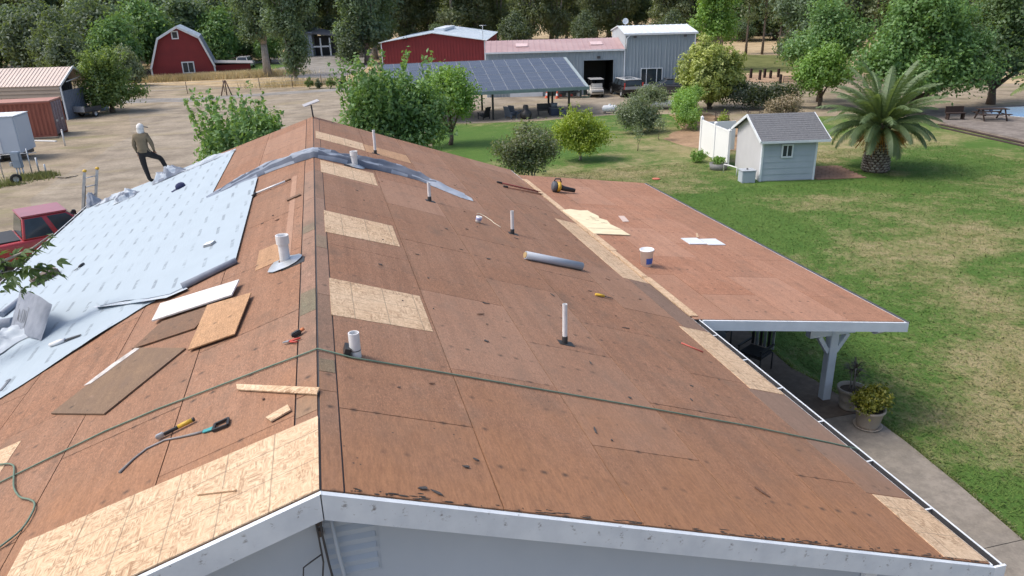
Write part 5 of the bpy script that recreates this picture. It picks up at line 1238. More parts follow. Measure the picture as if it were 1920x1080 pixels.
# gables face left and right; ridge runs along local x
MB().prism([(.03, 0), (SD - .03, 0), (SD - .03, SE), (SD / 2, SA), (.03, SE)], .03, SW - .03, 'x').build('wall', SGR, sh)
nb = 7
for i in range(nb):
    z0 = .05 + i * (SE - .05) / nb; z1 = z0 + (SE - .05) / nb
    MB().hexa([(.09, -.005, z0), (SW - .09, -.005, z0), (SW - .09, .029, z0), (.09, .029, z0), (.09, .012, z1), (SW - .09, .012, z1), (SW - .09, .029, z1), (.09, .029, z1)]).build('siding_board', SBL, sh)
for x in (0, SW - .085):
    MB().box(x, x + .085, -.02, .028, .02, SE).build('corner_board', WHITE, sh)
    MB().box(x - .0 if x else -.01, x + .026 if x else .028, .0281, .11, .02, SE - .02).build('corner_board', WHITE, sh) if x == 0 else None
def shingle_mat():
    k = N('shed_shingles'); p = k.obj()
    br = k.n('ShaderNodeTexBrick'); br.inputs['Scale'].default_value = 7; br.inputs['Mortar Size'].default_value = .03; br.inputs['Color1'].default_value = (.115, .12, .13, 1); br.inputs['Color2'].default_value = (.165, .17, .18, 1); br.inputs['Mortar'].default_value = (.06, .06, .065, 1); br.inputs['Row Height'].default_value = .5
    k.l(p, br.inputs['Vector']); n = k.noise(p, 22, 4)
    return k.fin(k.mix(k.ramp(n, .35, .7, 0, .5), br.outputs[0], (.21, .22, .235)), .9, n, .4, .01)
SHG = shingle_mat()
ov = .28
for s_ in (0, 1):
    y0 = -ov if s_ == 0 else SD + ov; z0 = SE - ov * (SA - SE) / (SD / 2) + .03; y1 = SD / 2; z1 = SA + .05
    p = [Vector((-.18, y0, z0)), Vector((SW + .45, y0, z0)), Vector((SW + .45, y1, z1)), Vector((-.18, y1, z1))]
    rf = MB().hexa([q - Vector((0, 0, .05)) for q in p] + p).build('roof_slope', DARK, sh)
    C_n = 13
    for c_ in range(C_n):
        t0, t1 = c_ / C_n, (c_ + 1) / C_n + .03
        a0, a1 = p[0].lerp(p[3], t0), p[1].lerp(p[2], t0); b0, b1 = p[0].lerp(p[3], min(1, t1)), p[1].lerp(p[2], min(1, t1))
        up = Vector((0, 0, .022)); u2 = Vector((0, 0, .006))
        MB().hexa([a0 + Vector((0, 0, .001)), a1 + Vector((0, 0, .001)), b1 + Vector((0, 0, .0005)), b0 + Vector((0, 0, .0005)), a0 + up, a1 + up, b1 + u2, b0 + u2]).build('shingle_course', SHG, rf)
    MB().beam(Vector((-.20, y0, z0 - .05)), Vector((-.20, y1, z1 - .05)), .035, .13).build('rake_trim', WHITE, sh)
    MB().beam(Vector((SW + .47, y0, z0 - .05)), Vector((SW + .47, y1, z1 - .05)), .035, .13).build('rake_trim', WHITE, sh)
MB().box(-.18, SW + .45, -ov - .03, -ov - .001, SE - .21, SE - .10).build('eave_board', WHITE, sh)
ww = window(sh, .98, 1.40, 1.18, 1.68, y=-.006, mid=True, fr=.065)
pad = structure(MB().box(0, 1, 0, 1, 0, 1).build('scratch', CONC)); bpy.data.objects.remove(pad)
bp = structure(thing('brick_pad', None, None, (23.6, 31, 0)))
BRK = plain('pad_brick', (.33, .20, .14), (.27, .155, .11), 2, .9, 0, 0, var=.5)
kmesh = MB().bbox(-.195, .195, -.095, .095, 0, .04, .008).mesh('brick', BRK)
org = Vector((22.45, 30.22, 0)); ux = Vector((.98, -.19, 0)).normalized(); uy = Vector((-ux.y, ux.x, 0))
for i in range(14):
    for j in range(6):
        q = org + ux * (.2 + j * .4 + (.0 if i % 2 else .1)) + uy * (.05 + i * .2) - bp.location
        b_ = link('brick', kmesh, bp); b_.location = (q.x, q.y, .012); b_.rotation_euler = (0, 0, math.atan2(ux.y, ux.x))
# white vinyl screen beside the shed
fn = thing('vinyl_screen', 'bright white vinyl privacy screen behind the shed', 'fence', (20.3, 36, 0))
VIN = plain('vinyl', (.82, .83, .84), (.78, .79, .80), 1, .45)
fp = [(20.72, 38.3), (20.42, 36.2), (20.2, 34.35)]
for i, q in enumerate(fp):
    h = 1.95 if i < 2 else 1.85
    mb = MB().box(q[0] - .065, q[0] + .065, q[1] - .065, q[1] + .065, 0, h); mb.hexa([(q[0] - .08, q[1] - .08, h), (q[0] + .08, q[1] - .08, h), (q[0] + .08, q[1] + .08, h), (q[0] - .08, q[1] + .08, h)] + [(q[0], q[1], h + .1)] * 4)
    mb.build('post', VIN, fn, True)
for i in range(2):
    a, b = Vector(fp[i]), Vector(fp[i + 1]); L = (b - a).length; t = (b - a) / L; n_ = int(L / .2)
    for j in range(n_):
        p0 = a + t * (.08 + j * (L - .16) / n_); p1 = a + t * (.08 + (j + 1) * (L - .16) / n_ - .004)
        MB().beam((p0.x, p0.y, .9), (p1.x, p1.y, .9), .03, 1.7).build('panel_board', VIN, fn, True)
    MB().beam((a.x + t.x * .07, a.y + t.y * .07, 1.79), (b.x - t.x * .07, b.y - t.y * .07, 1.79), .05, .09).build('rail', VIN, fn, True)
MB().beam((20.8, 38.25, .9), (22.6, 37.9, .9), .03, 1.6).build('return_panel', VIN, fn, True)
o = thing('pump_box', 'grey blue pump box standing at the shed corner', 'box', (19.3, 30.95, 0), rad(-10))
MB().bbox(-.32, .32, -.28, .28, 0, .55, .02).build('box_body', SBL, o); MB().bbox(-.35, .35, -.31, .31, .552, .60, .015).build('lid', plain('box_lid', (.42, .46, .5)), o); MB().blob((0, 0, .62), .05, 1).build('lid_knob', DARK, o)
o = thing('pipe_stub', 'low white pipe frame between the shed and planter', 'pipe', (19.4, 32.6, 0))
MB().tube([(-.1, .5, 0), (-.1, .5, .42), (-.05, .1, .45), (.1, -.4, .42), (.1, -.4, 0)], .03, 8).build('pipe_run', PVC, o)

# ------------------------------------------------------------------ terrace corner: pots, dark chairs
def pot(name, label, loc, prof, mat, saucer=False):
    o = thing(name, label, 'potted plant', loc)
    MB().lathe(prof, 24).build('pot', mat, o)
    r = prof[-4][0] if len(prof) > 4 else .2
    if saucer: MB().lathe([(0, 0), (.25, 0), (.28, .04), (.265, .04), (.24, .018), (0, .018)], 24).build('saucer', mat, o)
    return o
CLAY = plain('stone_pot', (.36, .31, .25), (.27, .235, .19), 5, .9, .3); CLAY2 = plain('beige_pot', (.42, .36, .29), (.36, .30, .24), 4, .9, .2)
p1 = pot('potted_dracaena', 'stone pot with a spiky dark plant beside the patio post', (10.42, 11.72, .05), [(0, 0), (.2, 0), (.225, .04), (.205, .06), (.235, .2), (.245, .22), (.235, .24), (.27, .40), (.30, .42), (.30, .47), (.26, .47), (.245, .40), (0, .40)], CLAY)
rp = random.Random(3)
SOIL = plain('soil', (.07, .05, .035), None, 10, 1)
MB().lathe([(0, .405), (.243, .405)], 16).build('soil', SOIL, p1)
for i in range(3):
    a = i * 2.1; top = Vector((.06 * math.cos(a), .06 * math.sin(a), .75 + .1 * i))
    MB().tube([(.05 * math.cos(a), .05 * math.sin(a), .40), top * .8 + Vector((0, 0, .12)), top], [.016, .013, .012], 6).build('stem', BARKL, p1)
    lv = MB()
    for j in range(26):
        az = rp.uniform(0, 6.28); el = rp.uniform(-.2, 1.2); L = rp.uniform(.2, .34)
        d = Vector((math.cos(az) * math.cos(el), math.sin(az) * math.cos(el), math.sin(el))); sd = d.cross(Vector((0, 0, 1))).normalized() * .012
        m1 = top + d * L * .55; e = top + d * L + Vector((0, 0, -.06))
        lv.add([top - sd * .5, top + sd * .5, m1 + sd, m1 - sd, e], [(0, 1, 2, 3), (3, 2, 4)])
    lv.build('leaf_rosette', leafmat('dracaena_leaf', (.075, .05, .04), (.12, .085, .06), .15), p1)
p2 = pot('potted_shrub', 'beige pot with a round yellow green shrub on the walk', (10.28, 10.98, .05), [(0, .02), (.2, .02), (.21, .05), (.27, .36), (.30, .38), (.30, .42), (.265, .42), (.25, .36), (0, .36)], CLAY2, True)
MB().lathe([(0, .365), (.248, .365)], 16).build('soil', SOIL, p2)
# dark loungers in the shade of the patio
DKF = plain('dark_frame', (.022, .022, .025), (.035, .033, .034), 6, .6); DKC = plain('dark_cushion', (.035, .034, .038), (.05, .048, .05), 5, .9)
def chair(label, x, y, rz):
    o = thing('patio_chair', label, 'chair', (x, y, .05), rz, 'dark chairs under the patio')
    for dx in (-.28, .28):
        for dy in (-.28, .28): MB().tube([(dx, dy, 0), (dx, dy, .42)], .018, 6).build('leg', DKF, o)
        MB().beam((dx, -.3, .62), (dx, .3, .62), .05, .03).build('armrest', DKF, o)
        MB().tube([(dx, -.28, .4), (dx, -.28, .61)], .016, 6).build('arm_post', DKF, o)
    MB().bbox(-.29, .29, -.3, .28, .40, .48, .03).build('seat', DKC, o)
    for i in range(6):
        MB().box(-.27 + i * .1, -.21 + i * .1, .27, .30, .49, .95).build('back_slat', GALV if i % 2 else DKF, o)
    MB().beam((-.3, .29, .97), (.3, .29, .97), .04, .05).build('top_rail', DKF, o)
chair('dark slatted patio chair nearest the gutter under the patio roof', 9.45, 13.85, rad(-60))
chair('dark patio chair farther back under the patio roof', 9.2, 15.3, rad(20))
o = thing('patio_table', 'dark round table in the shade under the patio roof', 'table', (8.5, 14.6, .05))
MB().lathe([(0, .70), (.5, .70), (.52, .715), (.5, .73), (0, .73)], 24).build('table_top', DKF, o); MB().tube([(0, 0, .03), (0, 0, .70)], .04, 8).build('column', DKF, o); MB().lathe([(0, 0), (.28, 0), (.26, .03), (0, .04)], 18).build('base', DKF, o)
# blue-white rug at the edge of the walk
o = thing('woven_mat', 'blue and white speckled mat on the walk beside the gutter', 'mat', (8.3, 7.9, .054))
k = N('speckled_mat'); v = k.voro(k.obj(), 30); MB().box(-.55, .3, -1.3, 1.0, 0, .012).build('mat_body', k.fin(k.mix(k.ramp(v, .3, .5), (.08, .10, .17), (.55, .58, .62)), .9), o)

# ------------------------------------------------------------------ left yard odds
o = thing('electric_panel', 'grey electric meter panel on posts left of the driveway', 'electric panel', (-15.9, 45.1, 0), rad(-15))
MB().bbox(-.22, .26, -.12, .1, .55, 1.42, .03).build('cabinet', plain('panel_grey', (.27, .34, .42), (.23, .29, .37), 3, .5), o); MB().bbox(-.2, .24, -.15, -.121, .95, 1.36, .01).build('panel_door', plain('panel_grey2', (.30, .37, .45)), o)
for x in (-.14, .02, .2): MB().tube([(x, 0, 0), (x, 0, .55)], .035, 8).build('conduit', GALV, o)
MB().tube([(-1.2, 0, 1.22), (1.15, 0, 1.34)], .02, 6).build('cross_rail', GALV, o)
for x, h in ((-1.0, 1.5), (.62, 1.55)): MB().tube([(x, .05, 0), (x, .05, h)], .03, 8).build('post', GALV, o)
MB().bbox(-.42, -.27, -.08, .05, .62, .85, .02).build('socket_box', GALV, o)
for i, (x, y, h) in enumerate(((-15.15, 45.6, .95), (-14.75, 45.4, .6))):
    o = thing('pipe_post', ('tall grey steel pipe post right of the electric panel', 'short grey steel pipe stub farthest right of the electric panel')[i], 'post', (x, y, 0)); MB().tube([(0, 0, 0), (0, 0, h)], .045, 8).lathe([(.055, 0), (.055, .03)], 8).build('pipe', GALV, o)
o = thing('marker_post', 'thin white marker post in front of the container', 'post', (-16.6, 55.6, 0)); MB().tube([(0, 0, 0), (0, 0, 1.0)], .05, 8).blob((0, 0, 1.02), .06, 1).build('pole', PVC, o)
o = thing('spare_tyre', 'black tyre with a pale hub below the electric panel', 'tyre', (-15.55, 43.4, 0), rad(20))
m = MB().lathe([(.14, -.09), (.25, -.09), (.27, -.05), (.27, .05), (.25, .09), (.14, .09)], 18); m.v = [(a, c, b + .27) for a, b, c in m.v]; m.build('tread', RUBBER, o)
m = MB().lathe([(0, -.06), (.12, -.06), (.14, -.08)], 14); m.v = [(a, c, b + .27) for a, b, c in m.v]; m.build('hub', GALV, o)
o = thing('white_plank', 'long white plank on the ground beside the container', 'plank', (-18.8, 58.3, .01), math.atan2(-1.3, 2.2)); MB().bbox(-1.25, 1.25, -.09, .09, 0, .06, .01).build('plank_body', VIN, o)
o = thing('timber_skid', 'low grey timber skid under the container edge', 'timber', (-19.6, 59.4, .01), rad(-1)); MB().bbox(-1.2, 1.6, -.08, .08, 0, .12, .02).build('timber_body', CONC, o)
for i in range(4):
    o = thing('scrap_plank', ('topmost', 'bottom', 'leftmost', 'rightmost')[i] + ' grey plank of the small scrap pile on the yard', 'plank', (-13.4 + .12 * (i - 1.5), 44.1 + .1 * (i % 2), .01 + .05 * (i == 0) + .0), rad(-20 + 24 * i)); MB().bbox(-.4, .4, -.05, .05, 0, .04, .008).build('plank_body', plain('old_wood', (.40, .34, .26), (.32, .27, .21), 6), o)
ut = thing('utility_trailer', 'small dark utility trailer beside the carport end', 'trailer', (-19.0, 71.2, 0), rad(60))
MB().box(-.9, .9, -.6, .6, .4, .48).build('deck', plain('trailer_wood', (.10, .075, .04)), ut)
for s_ in (-1, 1): MB().box(-.9, .9, s_ * .6 - .02, s_ * .6 + .02, .481, .85).build('side_rail', DARK, ut); wheel(ut, 0, s_ * .72, .28, .18, s_)
MB().beam((.9, 0, .42), (1.8, 0, .38), .06, .06).build('drawbar', DARK, ut)
MB().box(-.9, -.86, -.58, .58, .481, .95).build('tailgate', GALV, ut)
# wire fence along the lane
wf = thing('wire_fence', 'thin wire fence along the lane in front of the barn', 'fence', (-12, 87, 0))
fpos = [(-24, 90.5), (-21.0, 89.3), (-17.4, 87.9), (-13.3, 86.6), (-9.6, 86.6), (-6, 87.0), (-2.6, 87.4), (.5, 87.5), (3.4, 87.4)]
for x, y in fpos: MB().tube([(x, y, 0), (x - .05, y, 1.25)], .035, 6).build('post', plain('fence_post', (.16, .12, .09)), wf, True)
for z in (.4, .75, 1.1):
    MB().tube([(x, y, z) for x, y in fpos], .009, 4).build('wire', GALV, wf, True)
o = thing('brace_post', 'dark tripod braced fence post beside the lane', 'post', (-9.0, 82.6, 0))
for dx, dy in ((-.55, .1), (.5, .0), (0, .1)): MB().tube([(dx, dy, 0), (dx * .1, .05, 1.5)], .055, 6).build('leg', plain('dark_rust', (.10, .05, .04)), o)
bf = thing('black_fence', 'low black board fence behind the barn bushes', 'fence', (-23.6, 108, 0))
for i in range(10): MB().box(-27.5 + i * .78, -26.76 + i * .78, 108, 108.06, .02, 1.25).build('board', BLACK, bf, True)
ff_ = thing('white_rail_fence', 'far white rail fence at the left frame edge', 'fence', (-48, 122, 0))
for i in range(9):
    x = -62 + i * 3.4; MB().box(x - .1, x + .1, 121.9, 122.1, 0, 1.5).build('post', WHITE, ff_, True)
for z in (.5, .95, 1.35): MB().box(-62, -34.8, 121.86, 121.89, z, z + .15).build('rail', WHITE, ff_, True)

# ------------------------------------------------------------------ right yard: posts, pool, picnic table
PST = plain('dark_post', (.035, .022, .018), (.05, .03, .025), 6, .9)
for i, (x, y, h) in enumerate(((44.4, 72.8, 1.0), (44.3, 70.9, 1.0), (45.9, 72.6, .92), (46.1, 71.8, .82), (47.4, 72.4, .88), (44.1, 66.9, .9))):
    o = thing('timber_post', ('first dark timber post from the left on the bare pen ground', 'second dark timber post from the left, nearest of the row', 'third dark timber post from the left in the pen row', 'fourth dark timber post from the left in the pen row', 'dark timber post just beyond the pen gate', 'dark timber post at the near end of the pen gate')[i], 'post', (x, y, 0), 0, 'dark posts of the animal pen')
    MB().bbox(-.12, .12, -.12, .12, 0, h, .03).build('post_body', PST, o)
o = thing('pen_gate', 'dark metal rail gate of the animal pen', 'gate', (44.3, 66.9, 0), rad(-25))
for z in (.2, .42, .64): MB().box(.12, 2.6, -.02, .02, z, z + .05).build('rail', DARK, o)
for x in (.12, 1.3, 2.56): MB().box(x, x + .05, .021, .05, .1, .75).build('stile', DARK, o)
sheet('pen_ground', wobble([(42.5, 69), (47.5, 66.5), (50, 72), (45.8, 77.5), (43.5, 76)], 1, .3, 4), .02, dirt_mat('pen_soil', [(.43, .30, .20), (.47, .33, .23), (.40, .27, .18), (.36, .26, .16)], .3))
deckp = [(38.9, 33.0), (39.7, 41.0), (42.5, 47), (60, 44), (60, 25)]
mb = MB().prism(deckp, -.05, .09, 'z'); structure(mb.build('pool_deck', dirt_mat('pool_deck', [(.25, .22, .20), (.28, .25, .225), (.235, .205, .185), (.2, .18, .15)], .3, 2)))
for i, (dx, z) in enumerate(((-.35, .06), (-1.0, .03))):
    structure(MB().prism([(38.9 + dx, 33.0 + .1), (39.7 + dx, 41.0), (39.7 + dx - .3, 41.0), (38.9 + dx - .3, 33.0)], 0, .07 - .02 * i, 'z').build('timber_edging', PST))
poolp = [(46.0, 41.0), (45.3, 43.0), (47.2, 45.3), (52, 44.5), (56, 41), (54, 37), (48, 37.5)]
def off(poly, k):
    c = Vector((sum(p[0] for p in poly) / len(poly), sum(p[1] for p in poly) / len(poly))); return [tuple(c + (Vector(p) - c) * k) for p in poly]
structure(sheet('pool_coping', off(poolp, 1.06), .10, plain('coping', (.66, .67, .68))))
kk = N('pool_water'); wv = kk.noise(kk.pos(), 1.5, 3); kk.fin(kk.mix(kk.ramp(wv, .3, .7), (.045, .17, .42), (.06, .22, .5)), .08, wv, .2, .05)
structure(sheet('pool_water', poolp, .104, kk.mat))
def picnic(label, x, y, rz):
    o = thing('picnic_table', label, 'picnic table', (x, y, .09), rz)
    for i in range(5): MB().box(-.9, .9, -.37 + i * .15, -.23 + i * .15, .70, .74).build('plank', PST, o)
    for s_ in (-1, 1):
        MB().box(-.9, .9, s_ * .72 - .13, s_ * .72 + .13, .42, .46).build('bench', PST, o)
        for e in (-.7, .7): MB().beam((e, s_ * .2, .70), (e, s_ * .7, .0), .05, .1).build('leg', PST, o)
    for e in (-.75, .75): MB().box(e - .03, e + .03, -.78, .78, .36, .419).build('crossbar', PST, o)
picnic('dark picnic table on the pool deck under the big tree', 43.2, 41.0, rad(-20))
o = thing('pool_bench', 'dark bench on the pool deck left of the picnic table', 'bench', (41.3, 42.0, .09), rad(-15))
MB().box(-.6, .6, -.2, .2, .4, .46).build('seat', PST, o); MB().box(-.6, .6, .2, .25, .46, .85).build('backrest', PST, o)
for e in (-.5, .5): MB().box(e - .04, e + .04, -.18, .18, 0, .399).build('leg', PST, o)
# planter by the screen, frisbee, garden wire cages
o = thing('tub_planter', 'round grey tub planter with a small green plant by the shed', 'planter', (19.45, 33.9, 0))
MB().lathe([(0, 0), (.42, 0), (.46, .32), (.42, .32), (.4, .28), (0, .28)], 20).build('tub_body', plain('planter_grey', (.22, .22, .22)), o)
o = thing('red_hose_reel', 'flat red disc lying on the dry lawn', 'toy', (15.6, 32.9, .016)); MB().lathe([(0, .0), (.18, 0), (.2, .03), (.16, .04), (0, .035)], 16).build('disc', plain('coral', (.55, .16, .10)), o)
def cage(label, x, y, w, h):
    o = thing('wire_cage', label, 'cage', (x, y, 0))
    for i in range(4):
        a = i * math.pi / 2 + .4; MB().tube([(w * math.cos(a), w * math.sin(a), 0), (w * math.cos(a), w * math.sin(a), h)], .022, 5).build('stake', PST, o)
    for z in (h * .35, h * .7, h * .98): MB().tube([(w * math.cos(t * .6283), w * math.sin(t * .6283), z) for t in range(11)], .014, 5).build('ring', PST, o)
cage('left rusty wire plant cage beyond the vinyl screen', 24.3, 42.5, .5, 1.5)
cage('right rusty wire plant cage beyond the vinyl screen', 26.2, 41.9, .5, 1.5)
# far tan house on the hillside field
fh = thing('tan_house', 'far tan house with a dark roof at the top right', 'house', (222, 214, 0), rad(-40))
MB().prism([(-6, 0), (6, 0), (6, 2.6), (0, 4.4), (-6, 2.6)], 0, 26, 'y').build('wall', plain('tan_wall', (.55, .42, .24)), fh)
for s_ in (-1, 1): MB().hexa([(s_ * 6.6, -.8, 2.42), (0, -.8, 4.42), (0, 26.5, 4.42), (s_ * 6.6, 26.5, 2.42), (s_ * 6.6, -.8, 2.72), (0, -.8, 4.72), (0, 26.5, 4.72), (s_ * 6.6, 26.5, 2.72)]).build('roof', plain('slate', (.12, .13, .17)), fh)
MB().box(-1.2, 2.4, -.05, -.01, 0, 2.2).build('door', plain('brown_door', (.2, .09, .05)), fh)
# ------------------------------------------------------------------ vegetation
def leaf_mesh(name, pos, nrm, size, mat, seed=0, aspect=.55, jitter=.7, droop=0.0, fold=.25):
    """one small folded leaf (two triangles pairs) at every position, facing roughly along nrm"""
    r = np.random.default_rng(seed); n = len(pos)
    nr = nrm + r.normal(0, jitter, (n, 3)); nr /= np.linalg.norm(nr, axis=1, keepdims=True) + 1e-9
    t = r.normal(0, 1, (n, 3)); t[:, 2] -= droop
    t -= nr * (t * nr).sum(1, keepdims=True); t /= np.linalg.norm(t, axis=1, keepdims=True) + 1e-9
    b = np.cross(nr, t); s = (size * r.uniform(.6, 1.4, n))[:, None]
    v = np.empty((n, 4, 3))
    v[:, 0] = pos - t * s * .5; v[:, 1] = pos + b * s * aspect * .5 + nr * s * fold * .3
    v[:, 2] = pos + t * s * .5; v[:, 3] = pos - b * s * aspect * .5 + nr * s * fold * .3
    me = bpy.data.meshes.new(name)
    me.vertices.add(n * 4); me.vertices.foreach_set('co', v.reshape(-1).astype(np.float32))
    me.loops.add(n * 4); me.loops.foreach_set('vertex_index', np.arange(n * 4, dtype=np.int32))
    me.polygons.add(n); me.polygons.foreach_set('loop_start', np.arange(0, n * 4, 4, dtype=np.int32)); me.polygons.foreach_set('loop_total', np.full(n, 4, dtype=np.int32))
    me.update(calc_edges=True); me.materials.append(mat)
    return me
def crown_points(lobes, n, seed, clump=26, spread=.3, shell=.5, flat=1.0, bottom=-.75):
    r = np.random.default_rng(seed); big = list(lobes); lobes = []
    for l in big:      # knobbly outline: smaller lobes bud from the big ones
        lobes.append((l[0], l[1], l[2], l[3] * .82, l[4] * .82, l[5] * .82))
        for _ in range(8):
            d = r.normal(0, 1, 3); d /= np.linalg.norm(d); d[2] = d[2] * .8 + .12; kk_ = r.uniform(.26, .52)
            lobes.append((l[0] + d[0] * l[3] * .82, l[1] + d[1] * l[4] * .82, max(l[2] + d[2] * l[5] * .82, l[5] * kk_ * .6), l[3] * kk_, l[4] * kk_, l[5] * kk_ * r.uniform(.8, 1.5)))
    vol = np.array([l[3] * l[4] * l[5] for l in lobes]) ** .8; vol /= vol.sum()
    nc = max(1, n // clump); P = []; Nn = []
    for k in range(nc):
        l = lobes[r.choice(len(lobes), p=vol)]
        d = r.normal(0, 1, 3); d /= np.linalg.norm(d)
        if d[2] < bottom: d[2] = -d[2] * .3
        rad_ = (shell + (1 - shell) * r.random()) * (1 + .30 * noise.noise((d[0] * 2.4 + seed, d[1] * 2.4, d[2] * 2.4)) + .16 * noise.noise((d[0] * 6, d[1] * 6 + seed, d[2] * 6)))
        c = np.array(l[:3]) + d * rad_ * np.array(l[3:6])
        q = r.normal(0, spread, (clump, 3)) * np.array([1, 1, flat])
        P.append(c + q); Nn.append(np.tile(d * np.array([1, 1, 1]) + np.array([0, 0, .35]), (clump, 1)) + q * .6)
    return np.concatenate(P), np.concatenate(Nn)
def limbs(base, lobes, r0, seed, fork=.35, n=8, sway=.15, top=None):
    mb = MB(); rr = random.Random(seed); z0 = base[2]
    zc = min(l[2] for l in lobes); f = Vector((base[0] + rr.uniform(-.1, .1), base[1], z0 + max(.3, (zc - z0)) * fork))
    mb.tube([base, Vector(base).lerp(f, .5) + Vector((rr.uniform(-sway, sway) * .4, 0, 0)), f], [r0 * 1.25, r0, r0 * .85], n)
    for l in lobes:
        e = Vector(l[:3]); m = f.lerp(e, .5) + Vector((rr.uniform(-sway, sway), rr.uniform(-sway, sway), 0))
        mb.tube([f, m, e, e + Vector((rr.uniform(-.3, .3) * l[3], rr.uniform(-.3, .3) * l[4], l[5] * .6))], [r0 * .7, r0 * .45, r0 * .25, r0 * .08], 6)
        for _ in range(3):
            d = Vector((rr.gauss(0, 1), rr.gauss(0, 1), rr.gauss(.3, .6))).normalized(); mb.tube([m.lerp(e, .6), e + Vector((d.x * l[3] * .8, d.y * l[4] * .8, d.z * l[5] * .7))], [r0 * .22, r0 * .05], 5)
    return mb
def tree(name, label, cat, loc, lobes, n, size, mat, seed, r0=.12, bark=None, clump=26, spread=.3, shell=.5, jitter=.7, droop=0, aspect=.55, group=None, fork=.35, stems=None, flat=1.0, bottom=-.75, extra=None, rz=0):
    o = thing(name, label, cat, loc, rz, group)
    if r0:
        if stems:
            mb = MB()
            for (x, y) in stems:
                sub = sorted(lobes, key=lambda l: (l[0] - x) ** 2 + (l[1] - y) ** 2)[:2]
                s_ = limbs((x * .35, y * .35, 0), sub, r0, seed + int(x * 10), fork); mb.add(s_.v, s_.f, 0, True)
            mb.build('trunk', bark or BARK, o)
        else: limbs((0, 0, 0), lobes, r0, seed, fork).build('trunk', bark or BARK, o)
    P, Nn = crown_points(lobes, n, seed, clump, spread, shell, flat, bottom)
    if extra is not None: P = np.concatenate([P, extra[0]]); Nn = np.concatenate([Nn, extra[1]])
    P[:, 2] = np.maximum(P[:, 2], .03)
    link('crown', leaf_mesh('crown', P, Nn, size, mat, seed, aspect, jitter, droop), o)
    return o
def shoots(seed, n, base_z, spread, L, leaves, lean=.35):      # upright leafy shoots sticking out of a crown
    r = np.random.default_rng(seed); P = []; Nn = []
    for _ in range(n):
        a = r.uniform(0, 6.28); d0 = r.uniform(0, 1) ** .6 * spread; b = np.array([math.cos(a) * d0, math.sin(a) * d0, base_z + r.uniform(-.6, .3)])
        d = np.array([math.cos(a) * lean * d0 / spread + r.normal(0, .12), math.sin(a) * lean * d0 / spread + r.normal(0, .12), 1]); d /= np.linalg.norm(d); l = L * r.uniform(.6, 1.25)
        t = r.uniform(0, 1, leaves)[:, None]; q = b + d * l * t + r.normal(0, .06, (leaves, 3)); P.append(q); Nn.append(r.normal(0, .6, (leaves, 3)) + np.array([0, 0, .5]))
    return np.concatenate(P), np.concatenate(Nn)
G_DARK = leafmat('leaf_dark_olive', (0.113, 0.157, 0.067), (0.210, 0.247, 0.113))
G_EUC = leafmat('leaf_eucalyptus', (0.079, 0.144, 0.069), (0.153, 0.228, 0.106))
G_MID = leafmat('leaf_mid_green', (0.089, 0.212, 0.052), (0.175, 0.330, 0.077))
G_BRT = leafmat('leaf_bright_green', (0.124, 0.282, 0.037), (0.237, 0.418, 0.058))
G_YEL = leafmat('leaf_yellow_green', (0.19, 0.32, 0.012), (0.38, 0.46, 0.02))
G_PALE = leafmat('leaf_pale_bush', (0.27, 0.36, 0.06), (0.50, 0.54, 0.14))
G_RED = leafmat('leaf_reddish', (0.120, 0.204, 0.072), (0.216, 0.204, 0.102))
G_GREY = leafmat('leaf_grey_green', (0.145, 0.213, 0.094), (0.255, 0.298, 0.179))
G_PINE = leafmat('leaf_pine', (0.077, 0.165, 0.035), (0.194, 0.281, 0.050))
G_BRN = leafmat('leaf_dry', (0.248, 0.202, 0.116), (0.403, 0.310, 0.202), .2)
G_BLK = leafmat('leaf_blackish_green', (0.03, 0.055, 0.022), (0.065, 0.09, 0.038))  # very dark green leaf colour of the hedge and two conifers
# behind the house
tree('bushy_tree', 'bushy green tree with upright shoots behind the far left roof edge', 'tree', (-2.75, 30.3, 0), [(0, 0, 3.3, 1.15, 1.2, 1.25), (-.85, 0, 2.9, .8, .9, .9), (.75, 0, 3.3, .75, .9, .95), (0, 0, 1.9, 1.1, 1.1, 1.0)], 14000, .185, G_MID, 21, .10, clump=22, spread=.22, extra=shoots(5, 46, 3.7, 1.7, 1.4, 42), droop=-.4)
tree('bushy_tree', 'tall loose green tree with upright shoots behind the ridge centre', 'tree', (2.9, 33.4, 0), [(-.6, 0, 4.4, 1.1, 1.1, 1.1), (.5, 0, 4.0, 1.2, 1.2, 1.2), (1.5, .2, 3.6, 1.1, 1.1, 1.1), (-1.0, 0, 3.3, 1.1, 1.1, 1.0), (.6, 0, 2.6, 1.7, 1.2, 1.1)], 17000, .185, G_MID, 22, .12, clump=22, spread=.24, extra=shoots(6, 55, 4.6, 1.9, 1.5, 42), droop=-.4)
tree('shade_tree', 'dense rounded green tree left of the lawn beside the solar canopy', 'tree', (7.75, 46.0, 0), [(0, 0, 3.0, 1.5, 1.5, 1.3), (-.9, 0, 2.7, 1.2, 1.2, 1.1), (.95, 0, 2.7, 1.1, 1.2, 1.1), (.1, 0, 3.7, 1.0, 1.0, .9), (-1.9, -.5, 2.1, 1.1, 1.1, 1.0)], 10000, .19, G_BRT, 23, .13, clump=24, spread=.25, extra=shoots(7, 30, 3.6, 1.4, .9, 30))
tree('crape_myrtle', 'multi stemmed shrub tree with reddish tips behind the patio roof', 'tree', (9.6, 34.0, 0), [(0, 0, 2.0, .95, .9, .85), (-.8, 0, 1.65, .75, .75, .7), (.7, 0, 1.7, .75, .75, .75), (.1, 0, 1.1, 1.1, .85, .6)], 10000, .13, G_RED, 24, .035, BARKL, clump=20, spread=.2, shell=.3, stems=[(-.9, 0), (-.45, .2), (0, -.1), (.4, .1), (.8, 0), (.2, .3)], fork=.5)
